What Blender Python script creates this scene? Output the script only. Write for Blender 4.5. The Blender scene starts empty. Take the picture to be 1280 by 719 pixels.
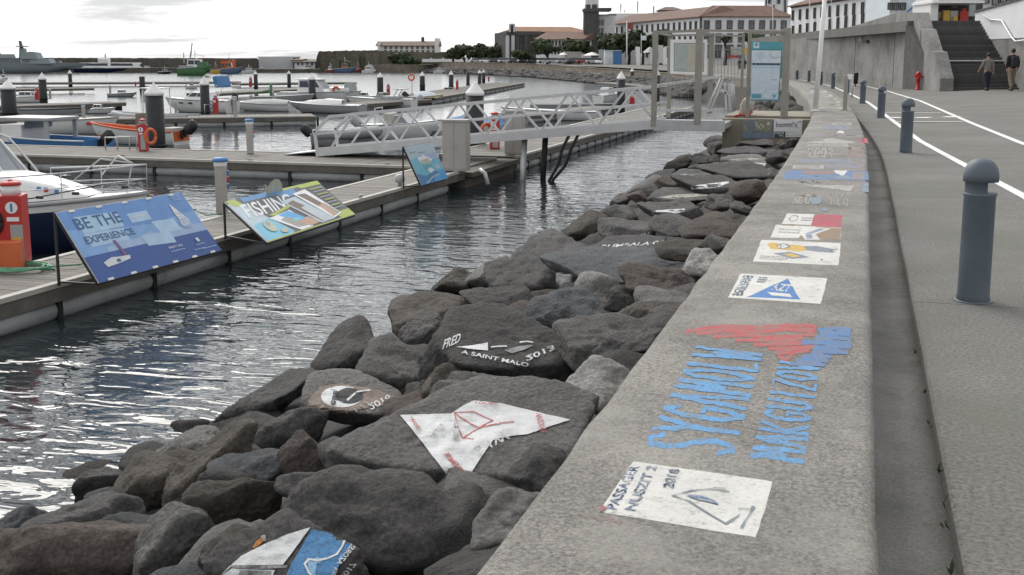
import bpy, bmesh, math, random
import numpy as np
from mathutils import Vector, Matrix, Euler, noise
from mathutils.bvhtree import BVHTree

S = bpy.context.scene
COL = S.collection
rnd = random.Random(7)

# ------------------------------------------------------------------ camera
F, CX, CY, EYE = 1400.0, 640.0, 300.0, 1.72
PITCH, YAW = math.atan(227 / 1400), math.radians(17.35)
sn, cs = math.sin(YAW), math.cos(YAW)
sp, cp = math.sin(PITCH), math.cos(PITCH)
FWD = Vector((-sn * cp, cs * cp, -sp))
RT = Vector((cs, sn, 0))
UPV = Vector((-sn * sp, cs * sp, cp))
FH = Vector((-sn, cs, 0))
CAMP = Vector((0, 0, EYE))
cam_d = bpy.data.cameras.new('camera')
cam = bpy.data.objects.new('camera', cam_d)
COL.objects.link(cam)
cam.location = CAMP
cam.rotation_euler = (math.radians(90) - PITCH, 0, YAW)
cam_d.sensor_width = 36
cam_d.lens = F * 36 / 1280
cam_d.shift_y = -59.5 / 1280
cam_d.clip_start = 0.05
cam_d.clip_end = 6000
S.camera = cam

# ------------------------------------------------------------------ sky, sun, exposure
S.view_settings.view_transform = 'Standard'
S.view_settings.look = 'None'
S.view_settings.exposure = 0.55
S.view_settings.gamma = 1.0
SUN_EL, SUN_ROT = math.radians(40), math.radians(-40)
W = bpy.data.worlds.new('World')
S.world = W
W.use_nodes = True
nt = W.node_tree
nt.nodes.clear()
def wn(t, **k):
    n = nt.nodes.new(t)
    for a, b in k.items(): setattr(n, a, b)
    return n
sky = wn('ShaderNodeTexSky', sky_type='NISHITA', sun_disc=False, sun_elevation=SUN_EL, sun_rotation=SUN_ROT)
bg1 = wn('ShaderNodeBackground'); bg1.inputs[1].default_value = 0.10
nt.links.new(sky.outputs[0], bg1.inputs[0])
tc = wn('ShaderNodeTexCoord')
mp = wn('ShaderNodeMapping'); mp.inputs['Scale'].default_value = (1.0, 1.0, 11.0)
nt.links.new(tc.outputs['Generated'], mp.inputs[0])
nz = wn('ShaderNodeTexNoise'); nz.inputs['Scale'].default_value = 2.3; nz.inputs['Detail'].default_value = 7; nz.inputs['Roughness'].default_value = .55
nz.inputs['Distortion'].default_value = .6
nt.links.new(mp.outputs[0], nz.inputs['Vector'])
cr = wn('ShaderNodeValToRGB')
cr.color_ramp.elements[0].position = .43; cr.color_ramp.elements[0].color = (.30, .31, .33, 1)
cr.color_ramp.elements[1].position = .63; cr.color_ramp.elements[1].color = (1.16, 1.15, 1.135, 1)
nt.links.new(nz.outputs[0], cr.inputs[0])
bg2 = wn('ShaderNodeBackground'); bg2.inputs[1].default_value = 1.0
# thin cloud towards the horizon lets more light through than the thick deck overhead
sx_ = wn('ShaderNodeSeparateXYZ'); nt.links.new(tc.outputs['Generated'], sx_.inputs[0])
el = wn('ShaderNodeMapRange', interpolation_type='SMOOTHSTEP'); nt.links.new(sx_.outputs[2], el.inputs[0])
el.inputs[1].default_value = .0; el.inputs[2].default_value = .5; el.inputs[3].default_value = 1.12; el.inputs[4].default_value = .88
# and the deck glows broadly round the hidden sun
dp = wn('ShaderNodeVectorMath', operation='DOT_PRODUCT'); nt.links.new(tc.outputs['Generated'], dp.inputs[0])
dp.inputs[1].default_value = (math.sin(SUN_ROT) * math.cos(SUN_EL), math.cos(SUN_ROT) * math.cos(SUN_EL), math.sin(SUN_EL))
gl_ = wn('ShaderNodeMapRange', interpolation_type='SMOOTHSTEP'); nt.links.new(dp.outputs['Value'], gl_.inputs[0])
gl_.inputs[1].default_value = .25; gl_.inputs[2].default_value = 1.0; gl_.inputs[3].default_value = 0; gl_.inputs[4].default_value = .55
ad_ = wn('ShaderNodeMath', operation='ADD'); nt.links.new(el.outputs[0], ad_.inputs[0]); nt.links.new(gl_.outputs[0], ad_.inputs[1])
nt.links.new(ad_.outputs[0], bg2.inputs[1])
nt.links.new(cr.outputs[0], bg2.inputs[0])
mx = wn('ShaderNodeMixShader'); mx.inputs[0].default_value = .93
nt.links.new(bg1.outputs[0], mx.inputs[1]); nt.links.new(bg2.outputs[0], mx.inputs[2])
wo = wn('ShaderNodeOutputWorld'); nt.links.new(mx.outputs[0], wo.inputs[0])
sun_d = bpy.data.lights.new('sun', 'SUN'); sun_d.energy = 1.5; sun_d.angle = math.radians(35); sun_d.color = (1, .96, .9)
sun = bpy.data.objects.new('sun', sun_d); COL.objects.link(sun)
sdir = Vector((math.sin(SUN_ROT) * math.cos(SUN_EL), math.cos(SUN_ROT) * math.cos(SUN_EL), math.sin(SUN_EL)))
sun.rotation_euler = sdir.to_track_quat('Z', 'Y').to_euler()
sun.location = (0, 0, 60)

# ------------------------------------------------------------------ pixel -> place helpers (photo measured at 1280 x 719)
def ray(u, v): return FWD + RT * ((u - CX) / F) - UPV * ((v - CY) / F)
def G(u, v, z=0.0):
    r = ray(u, v); t = (z - EYE) / r.z
    return Vector((r.x * t, r.y * t, z))
def PX(u, v, x):
    r = ray(u, v); t = x / r.x
    return CAMP + r * t
def PY(u, v, y):
    r = ray(u, v); t = y / r.y
    return CAMP + r * t
def U(u, d, z):            # column u at horizontal distance d, height z
    dep = d * cp - (z - EYE) * sp
    return RT * ((u - CX) / F * dep) + FH * d + Vector((0, 0, z))
def UZ(v, d): return EYE + (73 - v) * d / 1400 * 1.0   # height of row v at distance d
def UV(u, v, d): return U(u, d, UZ(v, d))
def depth(p): return (Vector(p) - CAMP).dot(FWD)

# ------------------------------------------------------------------ materials
MATS = {}
def mat(name, col, rough=.7, var=.15, scale=6., bump=0., bscale=None, metal=0., spec=.5, speck=None, rand=0., wear=None, coat=0., dirt=None):
    """procedural material: base colour broken by two noises, optional speckle, bump, wear (a second colour showing through)"""
    if name in MATS: return MATS[name]
    m = bpy.data.materials.new(name); m.use_nodes = True
    N = m.node_tree; L = N.links; b = N.nodes['Principled BSDF']
    def nn(t): return N.nodes.new(t)
    tc = nn('ShaderNodeTexCoord')
    n1 = nn('ShaderNodeTexNoise'); n1.inputs['Scale'].default_value = scale; n1.inputs['Detail'].default_value = 6; n1.inputs['Roughness'].default_value = .65
    L.new(tc.outputs['Object'], n1.inputs['Vector'])
    r1 = nn('ShaderNodeMapRange'); r1.inputs[1].default_value = .3; r1.inputs[2].default_value = .7
    r1.inputs[3].default_value = 1 - var; r1.inputs[4].default_value = 1 + var
    L.new(n1.outputs[0], r1.inputs[0])
    mul = nn('ShaderNodeMix'); mul.data_type = 'RGBA'; mul.blend_type = 'MULTIPLY'; mul.inputs[0].default_value = 1
    mul.inputs[6].default_value = (*col, 1)
    L.new(r1.outputs[0], mul.inputs[7])
    out = mul.outputs[2]
    if speck:
        sc, amt = speck
        n2 = nn('ShaderNodeTexNoise'); n2.inputs['Scale'].default_value = sc; n2.inputs['Detail'].default_value = 3; n2.inputs['Roughness'].default_value = .8
        L.new(tc.outputs['Object'], n2.inputs['Vector'])
        r2 = nn('ShaderNodeMapRange'); r2.inputs[1].default_value = .32; r2.inputs[2].default_value = .68
        r2.inputs[3].default_value = 1 - amt; r2.inputs[4].default_value = 1 + amt
        L.new(n2.outputs[0], r2.inputs[0])
        m2 = nn('ShaderNodeMix'); m2.data_type = 'RGBA'; m2.blend_type = 'MULTIPLY'; m2.inputs[0].default_value = 1
        L.new(out, m2.inputs[6]); L.new(r2.outputs[0], m2.inputs[7]); out = m2.outputs[2]
    if dirt:
        dc, dsc, lo, hi, amt = dirt
        n3 = nn('ShaderNodeTexNoise'); n3.inputs['Scale'].default_value = dsc; n3.inputs['Detail'].default_value = 8; n3.inputs['Roughness'].default_value = .7
        L.new(tc.outputs['Object'], n3.inputs['Vector'])
        r3 = nn('ShaderNodeMapRange'); r3.inputs[1].default_value = lo; r3.inputs[2].default_value = hi; r3.inputs[4].default_value = amt
        L.new(n3.outputs[0], r3.inputs[0])
        m3 = nn('ShaderNodeMix'); m3.data_type = 'RGBA'
        L.new(r3.outputs[0], m3.inputs[0]); L.new(out, m3.inputs[6]); m3.inputs[7].default_value = (*dc, 1); out = m3.outputs[2]
    if wear:
        wc, wsc, lo, hi = wear
        n4 = nn('ShaderNodeTexNoise'); n4.inputs['Scale'].default_value = wsc; n4.inputs['Detail'].default_value = 9; n4.inputs['Roughness'].default_value = .78
        L.new(tc.outputs['Object'], n4.inputs['Vector'])
        r4 = nn('ShaderNodeMapRange'); r4.inputs[1].default_value = lo; r4.inputs[2].default_value = hi
        L.new(n4.outputs[0], r4.inputs[0])
        m4 = nn('ShaderNodeMix'); m4.data_type = 'RGBA'
        L.new(r4.outputs[0], m4.inputs[0]); L.new(out, m4.inputs[6]); m4.inputs[7].default_value = (*wc, 1); out = m4.outputs[2]
    if rand:
        oi = nn('ShaderNodeObjectInfo')
        r5 = nn('ShaderNodeMapRange'); r5.inputs[3].default_value = 1 - rand; r5.inputs[4].default_value = 1 + rand
        L.new(oi.outputs['Random'], r5.inputs[0])
        m5 = nn('ShaderNodeMix'); m5.data_type = 'RGBA'; m5.blend_type = 'MULTIPLY'; m5.inputs[0].default_value = 1
        L.new(out, m5.inputs[6]); L.new(r5.outputs[0], m5.inputs[7]); out = m5.outputs[2]
    L.new(out, b.inputs['Base Color'])
    b.inputs['Roughness'].default_value = rough
    b.inputs['Metallic'].default_value = metal
    b.inputs['Specular IOR Level'].default_value = spec
    if coat: b.inputs['Coat Weight'].default_value = coat
    if bump:
        nb = nn('ShaderNodeTexNoise'); nb.inputs['Scale'].default_value = bscale or scale * 5; nb.inputs['Detail'].default_value = 8; nb.inputs['Roughness'].default_value = .7
        L.new(tc.outputs['Object'], nb.inputs['Vector'])
        bp = nn('ShaderNodeBump'); bp.inputs['Strength'].default_value = bump; bp.inputs['Distance'].default_value = .02
        L.new(nb.outputs[0], bp.inputs['Height']); L.new(bp.outputs[0], b.inputs['Normal'])
    MATS[name] = m
    return m

def flat(name, col, rough=.55, var=.06, scale=3., **k): return mat(name, col, rough, var, scale, **k)
def glass(name, col, rough=.08):
    return mat(name, col, rough, .1, 2., spec=.6)

# ------------------------------------------------------------------ object helpers
WM = {}
def tag(o, label=None, cat=None, group=None, kind=None):
    if label: o['label'] = label
    if cat: o['category'] = cat
    if group: o['group'] = group
    if kind: o['kind'] = kind
    return o
def thing(name, label, cat, loc=(0, 0, 0), rz=0., group=None, rot=None):
    o = bpy.data.objects.new(name, None); COL.objects.link(o)
    o.empty_display_size = .2
    o.location = loc; o.rotation_euler = rot or (0, 0, rz)
    WM[o.name] = Matrix.Translation(Vector(loc)) @ Euler(rot or (0, 0, rz)).to_matrix().to_4x4()
    return tag(o, label, cat, group)
def link(name, me, parent=None, m=None):
    o = bpy.data.objects.new(name, me); COL.objects.link(o)
    if parent:
        o.parent = parent; WM[o.name] = WM[parent.name]
    else: WM[o.name] = Matrix.Identity(4)
    return o
def copy_tree(o, parent=None):
    c = o.copy(); COL.objects.link(c)
    if parent: c.parent = parent
    for ch in o.children: copy_tree(ch, c)
    return c

class MB:
    """collects shapes; build() links them as ONE mesh object"""
    def __init__(s): s.bm = bmesh.new(); s.ms = []; s.mi = 0
    def use(s, m):
        if m not in s.ms: s.ms.append(m)
        s.mi = s.ms.index(m); return s
    def face(s, pts):
        vs = [s.bm.verts.new(Vector(p)) for p in pts]
        try:
            f = s.bm.faces.new(vs); f.material_index = s.mi; return f
        except ValueError: return None
    def mesh(s, verts, faces):
        vs = [s.bm.verts.new(Vector(p)) for p in verts]
        for f in faces:
            try:
                ff = s.bm.faces.new([vs[i] for i in f]); ff.material_index = s.mi
            except ValueError: pass
        return s
    def box(s, c, d, rz=0., rot=None):
        R = Euler(rot).to_matrix() if rot else Matrix.Rotation(rz, 3, 'Z')
        c = Vector(c)
        v = [c + R @ Vector((x * d[0] / 2, y * d[1] / 2, z * d[2] / 2)) for x in (-1, 1) for y in (-1, 1) for z in (-1, 1)]
        return s.mesh(v, [(0, 1, 3, 2), (4, 6, 7, 5), (0, 4, 5, 1), (2, 3, 7, 6), (0, 2, 6, 4), (1, 5, 7, 3)])
    def bar(s, a, b, w, h=None, up=(0, 0, 1)):
        a, b = Vector(a), Vector(b); h = h or w
        d = (b - a)
        if d.length < 1e-6: return s
        d.normalize(); u = Vector(up)
        if abs(d.dot(u)) > .98: u = Vector((1, 0, 0))
        r = d.cross(u).normalized(); u = r.cross(d)
        v = [p + r * (x * w / 2) + u * (z * h / 2) for p in (a, b) for x in (-1, 1) for z in (-1, 1)]
        return s.mesh(v, [(0, 1, 3, 2), (4, 6, 7, 5), (0, 4, 5, 1), (2, 3, 7, 6), (0, 2, 6, 4), (1, 5, 7, 3)])
    def cyl(s, a, b, r0, r1=None, n=12, cap=True):
        return s.tube([a, b], [r0, r0 if r1 is None else r1], n, cap)
    def tube(s, pts, r, n=8, cap=True):
        pts = [Vector(p) for p in pts]
        rs = r if isinstance(r, (list, tuple)) else [r] * len(pts)
        rings = []
        ref = None
        for i, p in enumerate(pts):
            d = (pts[min(i + 1, len(pts) - 1)] - pts[max(i - 1, 0)])
            d = d.normalized() if d.length > 1e-9 else Vector((0, 0, 1))
            if ref is None:
                ref = Vector((0, 0, 1)) if abs(d.z) < .9 else Vector((1, 0, 0))
            x = d.cross(ref).normalized(); y = x.cross(d).normalized(); ref = y
            rings.append([s.bm.verts.new(p + (x * math.cos(2 * math.pi * k / n) + y * math.sin(2 * math.pi * k / n)) * rs[i]) for k in range(n)])
        for i in range(len(rings) - 1):
            for k in range(n):
                f = s.bm.faces.new((rings[i][k], rings[i][(k + 1) % n], rings[i + 1][(k + 1) % n], rings[i + 1][k])); f.material_index = s.mi; f.smooth = True
        if cap:
            for q in (rings[0][::-1], rings[-1]):
                f = s.bm.faces.new(q); f.material_index = s.mi
        return s
    def lathe(s, prof, n=16, c=(0, 0, 0), smooth=True):
        c = Vector(c); rings = []
        for r, z in prof:
            if r < 1e-6: rings.append([s.bm.verts.new(c + Vector((0, 0, z)))])
            else: rings.append([s.bm.verts.new(c + Vector((r * math.cos(2 * math.pi * k / n), r * math.sin(2 * math.pi * k / n), z))) for k in range(n)])
        for a, b in zip(rings, rings[1:]):
            for k in range(n):
                k2 = (k + 1) % n
                q = [a[0] if len(a) == 1 else a[k]]
                if len(a) > 1: q.append(a[k2])
                if len(b) > 1: q += [b[k2], b[k]]
                else: q.append(b[0])
                try:
                    f = s.bm.faces.new(q); f.material_index = s.mi; f.smooth = smooth
                except ValueError: pass
        for q in (rings[0], rings[-1]):
            if len(q) > 2:
                f = s.bm.faces.new(q); f.material_index = s.mi
        return s
    def prism(s, pts, off):
        """extrude a planar polygon by a vector"""
        off = Vector(off); n = len(pts)
        a = [s.bm.verts.new(Vector(p)) for p in pts]; b = [s.bm.verts.new(Vector(p) + off) for p in pts]
        for q in [a[::-1], b] + [[a[i], a[(i + 1) % n], b[(i + 1) % n], b[i]] for i in range(n)]:
            f = s.bm.faces.new(q); f.material_index = s.mi
        return s
    def loft(s, secs, close=False, smooth=True, mats=None):
        rows = [[s.bm.verts.new(Vector(p)) for p in q] for q in secs]
        n = len(rows[0])
        for a, b in zip(rows, rows[1:]):
            for k in range(n if close else n - 1):
                try:
                    f = s.bm.faces.new((a[k], a[(k + 1) % n], b[(k + 1) % n], b[k]))
                    f.smooth = smooth; f.material_index = mats[k] if mats else s.mi
                except ValueError: pass
        return s
    def build(s, name, m=None, parent=None, local=False, bevel=0., recalc=True, **kw):
        if m is not None and m not in s.ms: s.ms.insert(0, m) if not s.ms else s.ms.append(m)
        bm = s.bm
        if bevel:
            bmesh.ops.remove_doubles(bm, verts=bm.verts, dist=1e-5)
            es = [e for e in bm.edges if len(e.link_faces) == 2 and e.calc_face_angle(0) > .6]
            bmesh.ops.bevel(bm, geom=es, offset=bevel, segments=2, profile=.6, affect='EDGES')
        if recalc: bmesh.ops.recalc_face_normals(bm, faces=bm.faces)
        if parent and not local: bm.transform(WM[parent.name].inverted())
        me = bpy.data.meshes.new(name)
        for q in s.ms: me.materials.append(q)
        bm.to_mesh(me); bm.free()
        o = link(name, me, parent)
        if kw: tag(o, **kw)
        return o

# ------------------------------------------------------------------ lettering and flat print
_tc = {}
def text_tris(txt):
    """triangles of a line of lettering, box-fitted to the unit square (y up)"""
    if txt in _tc: return _tc[txt]
    c = bpy.data.curves.new('t', 'FONT'); c.body = txt; c.resolution_u = 3; c.offset = .018
    o = bpy.data.objects.new('t', c); COL.objects.link(o)
    dg = bpy.context.evaluated_depsgraph_get()
    me = bpy.data.meshes.new_from_object(o.evaluated_get(dg))
    bm = bmesh.new(); bm.from_mesh(me)
    bmesh.ops.triangulate(bm, faces=bm.faces)
    vs = [v.co.copy() for v in bm.verts]
    x0 = min(v.x for v in vs); x1 = max(v.x for v in vs); y0 = min(v.y for v in vs); y1 = max(v.y for v in vs)
    bm.verts.ensure_lookup_table()
    tris = [[((v.co.x - x0) / (x1 - x0), (v.co.y - y0) / (y1 - y0)) for v in f.verts] for f in bm.faces]
    bm.free(); bpy.data.objects.remove(o); bpy.data.curves.remove(c); bpy.data.meshes.remove(me)
    _tc[txt] = tris
    return tris
def shape_polys(it):
    """2D polygons (unit space, y down) of one print item"""
    k = it[0]
    if k == 'poly': return [it[2]]
    if k == 'rect':
        x0, y0, x1, y1 = it[2:6]; return [[(x0, y0), (x1, y0), (x1, y1), (x0, y1)]]
    if k == 'ell':
        cx, cy, rx, ry = it[2:6]; return [[(cx + rx * math.cos(2 * math.pi * i / 20), cy + ry * math.sin(2 * math.pi * i / 20)) for i in range(20)]]
    if k == 'line':
        w, pts = it[2], it[3]; asp = it[4] if len(it) > 4 else 1.0; out = []
        for a, b in zip(pts, pts[1:]):
            dx, dy = (b[0] - a[0]) * asp, b[1] - a[1]; l = math.hypot(dx, dy) or 1
            nx, ny = -dy / l * w / 2 / asp, dx / l * w / 2
            ex, ey = dx / l * w * .3 / asp, dy / l * w * .3
            out.append([(a[0] - ex + nx, a[1] - ey + ny), (b[0] + ex + nx, b[1] + ey + ny), (b[0] + ex - nx, b[1] + ey - ny), (a[0] - ex - nx, a[1] - ey - ny)])
        return out
    if k == 'text':      # text, colour, string, origin, vector along the line, vector up
        s_, o, a, u = it[2], it[3], it[4], it[5]
        return [[(o[0] + a[0] * p[0] + u[0] * p[1], o[1] + a[1] * p[0] + u[1] * p[1]) for p in t] for t in text_tris(s_)]
    if k == 'scrib':     # small unreadable lines of print
        x0, y0, x1, y1, n = it[2:7]; r = random.Random(it[7] if len(it) > 7 else 3); out = []
        h = (y1 - y0) / n
        for i in range(n):
            x = x0
            while x < x1:
                w = (x1 - x0) * r.uniform(.05, .16); xe = min(x + w, x1)
                out.append([(x, y0 + i * h), (xe, y0 + i * h), (xe, y0 + i * h + h * .5), (x, y0 + i * h + h * .5)]); x = xe + (x1 - x0) * .03
        return out
def printed(name, items, mapper, parent, cut=None, step=.0004, jit=0., rag=0., **kw):
    """a sheet of flat print: layered polygons mapped into the scene (optionally cut small to follow a rough surface)"""
    mb = MB()
    np_ = 0
    for li, it in enumerate(items):
        m = it[1]; mb.use(m)
        for poly in shape_polys(it):
            np_ += 1
            if rag and len(poly) < 25:
                P2 = []; rg = random.Random(np_)
                for a, b in zip(poly, poly[1:] + poly[:1]):
                    k = 7 if it[0] != 'line' else 3
                    for i in range(k):
                        f = i / k; j = rag if it[0] == 'line' or i else rag * .5
                        P2.append((a[0] + (b[0] - a[0]) * f + rg.gauss(0, j), a[1] + (b[1] - a[1]) * f + rg.gauss(0, j)))
                poly = P2
            if cut:
                b2 = bmesh.new()
                vs = [b2.verts.new((p[0], p[1], 0)) for p in poly]
                try: b2.faces.new(vs)
                except ValueError: b2.free(); continue
                xs = [p[0] for p in poly]; ys = [p[1] for p in poly]
                for ax, lo, hi in ((0, min(xs), max(xs)), (1, min(ys), max(ys))):
                    g = math.floor(lo / cut) * cut + cut
                    while g < hi:
                        co = Vector((g, 0, 0)) if ax == 0 else Vector((0, g, 0)); no = Vector((1, 0, 0)) if ax == 0 else Vector((0, 1, 0))
                        bmesh.ops.bisect_plane(b2, geom=b2.verts[:] + b2.edges[:] + b2.faces[:], plane_co=co, plane_no=no, dist=1e-7)
                        g += cut
                fl = [[(v.co.x, v.co.y) for v in f.verts] for f in b2.faces]; b2.free()
            else: fl = [poly]
            for f in fl:
                pts = []
                for (x, y) in f:
                    if jit:
                        q = noise.noise_vector(Vector((x * 9 / (cut or 1) * (cut or 1), y * 9, li)))
                        x += q.x * jit; y += q.y * jit
                    pts.append(mapper(x, y, (li + 1) * step + np_ * 8e-6))
                if all(p is not None for p in pts): mb.face(pts)
    return mb.build(name, parent=parent, recalc=False, **kw)
def quad_map(tl, tr, br, bl, base=.001):
    tl, tr, br, bl = map(Vector, (tl, tr, br, bl))
    n = (tr - tl).cross(tl - bl).normalized()
    if n.dot(CAMP - tl) < 0: n = -n
    def f(x, y, h):
        return tl * (1 - x) * (1 - y) + tr * x * (1 - y) + br * x * y + bl * (1 - x) * y + n * (base + h)
    return f
# ------------------------------------------------------------------ shared materials
M = {}
CONC = (.208, .197, .180)
M['wall'] = mat('wall_concrete', CONC, .9, .32, 1.3, bump=.55, bscale=70, speck=(75, .62), dirt=((.33, .315, .29), 1.6, .5, .72, .75))
M['abut'] = mat('abutment_concrete', (.27, .24, .19), .9, .2, 1.5, bump=.3, bscale=40, speck=(40, .2), dirt=((.12, .11, .09), 1.2, .52, .75, .6))
M['prom'] = mat('promenade_asphalt', (.158, .153, .142), .92, .22, .45, bump=.4, bscale=60, speck=(42, .5), dirt=((.12, .125, .10), .5, .45, .68, .85))
M['gutter'] = mat('gutter_concrete', (.215, .208, .194), .9, .25, 1.2, bump=.4, bscale=50, speck=(70, .28), dirt=((.07, .07, .055), 1.0, .5, .7, .7))
M['ramp'] = mat('ramp_concrete', (.255, .247, .235), .9, .2, .7, bump=.25, bscale=12, speck=(7, .22), dirt=((.11, .106, .10), .45, .46, .66, .7))
M['basalt'] = mat('basalt_step', (.078, .077, .075), .85, .25, 3, bump=.2, bscale=30, rand=.25)
M['line'] = mat('line_paint', (.72, .72, .70), .8, .1, 4, wear=((.25, .245, .235), 5, .56, .72))
M['linew'] = mat('faded_line_paint', (.31, .305, .295), .85, .1, 4, wear=((.2, .196, .187), 7, .36, .58))
M['bollard'] = mat('bollard_paint', (.088, .112, .135), .55, .12, 5, bump=.08, bscale=60, dirt=((.14, .145, .14), 4, .55, .8, .5))
M['white'] = flat('white_paint', (.78, .78, .77), .5, .05)
M['whitewall'] = mat('white_render', (.72, .725, .73), .85, .06, .8, dirt=((.5, .5, .48), .5, .6, .8, .5))
M['galv'] = mat('galvanised_steel', (.46, .465, .47), .5, .12, 4, metal=.25, bump=.03, bscale=30)
M['alu'] = mat('aluminium', (.56, .565, .57), .42, .1, 3, metal=.35)
M['steelpost'] = mat('grey_post_paint', (.30, .28, .25), .6, .12, 4)
M['black'] = flat('black_steel', (.018, .018, .02), .5)
M['rubber'] = flat('black_rubber', (.014, .014, .015), .75)
M['red'] = mat('red_paint', (.46, .025, .022), .45, .12, 3)
M['orange'] = mat('orange_paint', (.60, .13, .04), .55, .12, 3)
M['blue'] = mat('blue_plastic', (.06, .19, .42), .5, .1, 3)
M['navy'] = flat('navy_gelcoat', (.012, .02, .055), .25, coat=.3)
M['gel'] = flat('white_gelcoat', (.74, .74, .73), .3, coat=.3)
M['gelgrey'] = flat('grey_gelcoat', (.34, .35, .36), .4)
M['hyp'] = flat('grey_tube_fabric', (.30, .31, .32), .6)
M['glass'] = glass('dark_glass', (.03, .04, .05))
M['pane'] = glass('pale_glass', (.33, .40, .38), .12)
M['winpane'] = glass('window_pane', (.15, .165, .18))
M['screen'] = glass('windscreen_glass', (.22, .25, .27), .1)
M['pile'] = mat('pile_steel', (.021, .023, .026), .6, .2, 3, dirt=((.07, .07, .065), 1.5, .6, .8, .5))
M['pilewet'] = mat('pile_growth', (.02, .025, .018), .8, .3, 8, bump=.3)
M['cone'] = flat('pile_cap_plastic', (.80, .80, .80), .45)
M['timber'] = mat('weathered_timber', (.205, .19, .172), .85, .2, 3, bump=.25, bscale=40, rand=.16)
M['waler'] = mat('waler_timber', (.13, .118, .10), .85, .25, 2.5, bump=.2, bscale=30)
M['kerb'] = mat('pontoon_edge', (.44, .42, .38), .75, .12, 2, dirt=((.25, .23, .19), 3, .55, .75, .6))
M['float'] = mat('float_pipe', (.36, .37, .375), .55, .14, 2, dirt=((.08, .085, .075), 2, .52, .75, .7))
M['cab'] = mat('cabinet_grey', (.40, .38, .355), .6, .08, 2)
M['wood'] = mat('boat_ply', (.23, .19, .17), .7, .15, 4)
M['rope'] = mat('green_hose', (.10, .30, .17), .55, .15, 10)
M['roof'] = mat('clay_tiles', (.145, .083, .062), .85, .28, .6, bump=.5, bscale=6, speck=(3, .2))
M['roof2'] = mat('orange_clay_tiles', (.24, .125, .07), .85, .22, .5, bump=.5, bscale=6)
M['roof3'] = mat('brown_roof', (.16, .115, .09), .85, .2, .5)
M['stone'] = mat('dark_church_stone', (.085, .083, .08), .9, .3, .5, speck=(3, .25))
M['trim'] = mat('basalt_trim', (.09, .085, .082), .85, .15, 1)
M['fort'] = mat('fort_stone', (.125, .112, .085), .9, .35, .16, speck=(.9, .3), dirt=((.075, .095, .045), .12, .5, .66, .8))
M['quay'] = mat('quay_stone', (.19, .165, .13), .9, .22, .2, speck=(.8, .25), dirt=((.08, .08, .07), .15, .55, .7, .6))
M['breakw'] = mat('breakwater_stone', (.10, .092, .078), .9, .3, .12, speck=(.7, .3))
M['leaf'] = mat('foliage', (.030, .047, .018), .8, .35, 1.1, rand=.2)
M['leaf2'] = mat('foliage_light', (.042, .062, .024), .8, .35, 1.1, rand=.2)
M['bark'] = mat('bark', (.07, .055, .04), .9, .2, 2)
M['ship'] = mat('warship_grey', (.23, .265, .28), .6, .06, .2)
M['shipd'] = mat('warship_dark', (.11, .13, .145), .6, .1, .3)
M['shed'] = mat('shed_sheet', (.55, .56, .56), .7, .08, .3)
M['teal'] = flat('teal_print', (.05, .26, .31), .5)
M['lightblue'] = mat('pale_blue_wall', (.64, .69, .73), .8, .06, .6)
M['yellow'] = flat('yellow_paint', (.62, .42, .06), .5)
M['green'] = mat('green_hull_paint', (.075, .19, .085), .5, .15, .5)
M['seablue'] = mat('dull_blue_hull', (.10, .16, .26), .5, .12, .6)
M['dullorange'] = mat('dull_orange', (.38, .17, .10), .6, .15, .6)
M['dullred'] = mat('dull_red_hull', (.24, .06, .05), .6, .15, .6)
M['skin'] = mat('skin', (.36, .21, .15), .6, .06, 6)
M['hair'] = mat('dark_hair', (.012, .010, .009), .6, .2, 20)
# worn paint on concrete and on rock
def paint(name, col, back=CONC, lo=.60, hi=.70, sc=9, grain=.5):
    """old brush paint: worn through in patches, and the grain of what it was brushed on showing everywhere"""
    m = mat('paint_' + name, tuple(c * .92 + .012 for c in col), .88, .12, 5, wear=(back, sc * 1.5, lo - .05, hi), bump=.4, bscale=70)
    N = m.node_tree; L = N.links; b = N.nodes['Principled BSDF']; src = b.inputs['Base Color'].links[0].from_socket
    t = N.nodes.new('ShaderNodeTexCoord'); n = N.nodes.new('ShaderNodeTexNoise'); n.inputs['Scale'].default_value = 62; n.inputs['Detail'].default_value = 3; n.inputs['Roughness'].default_value = .8; L.new(t.outputs['Object'], n.inputs['Vector'])
    r = N.nodes.new('ShaderNodeMapRange'); r.inputs[1].default_value = .50; r.inputs[2].default_value = .64; r.inputs[4].default_value = grain; L.new(n.outputs[0], r.inputs[0])
    x = N.nodes.new('ShaderNodeMix'); x.data_type = 'RGBA'; L.new(r.outputs[0], x.inputs[0]); L.new(src, x.inputs[6]); x.inputs[7].default_value = (*(c * .8 for c in back), 1); L.new(x.outputs[2], b.inputs['Base Color'])
    return m
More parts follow.
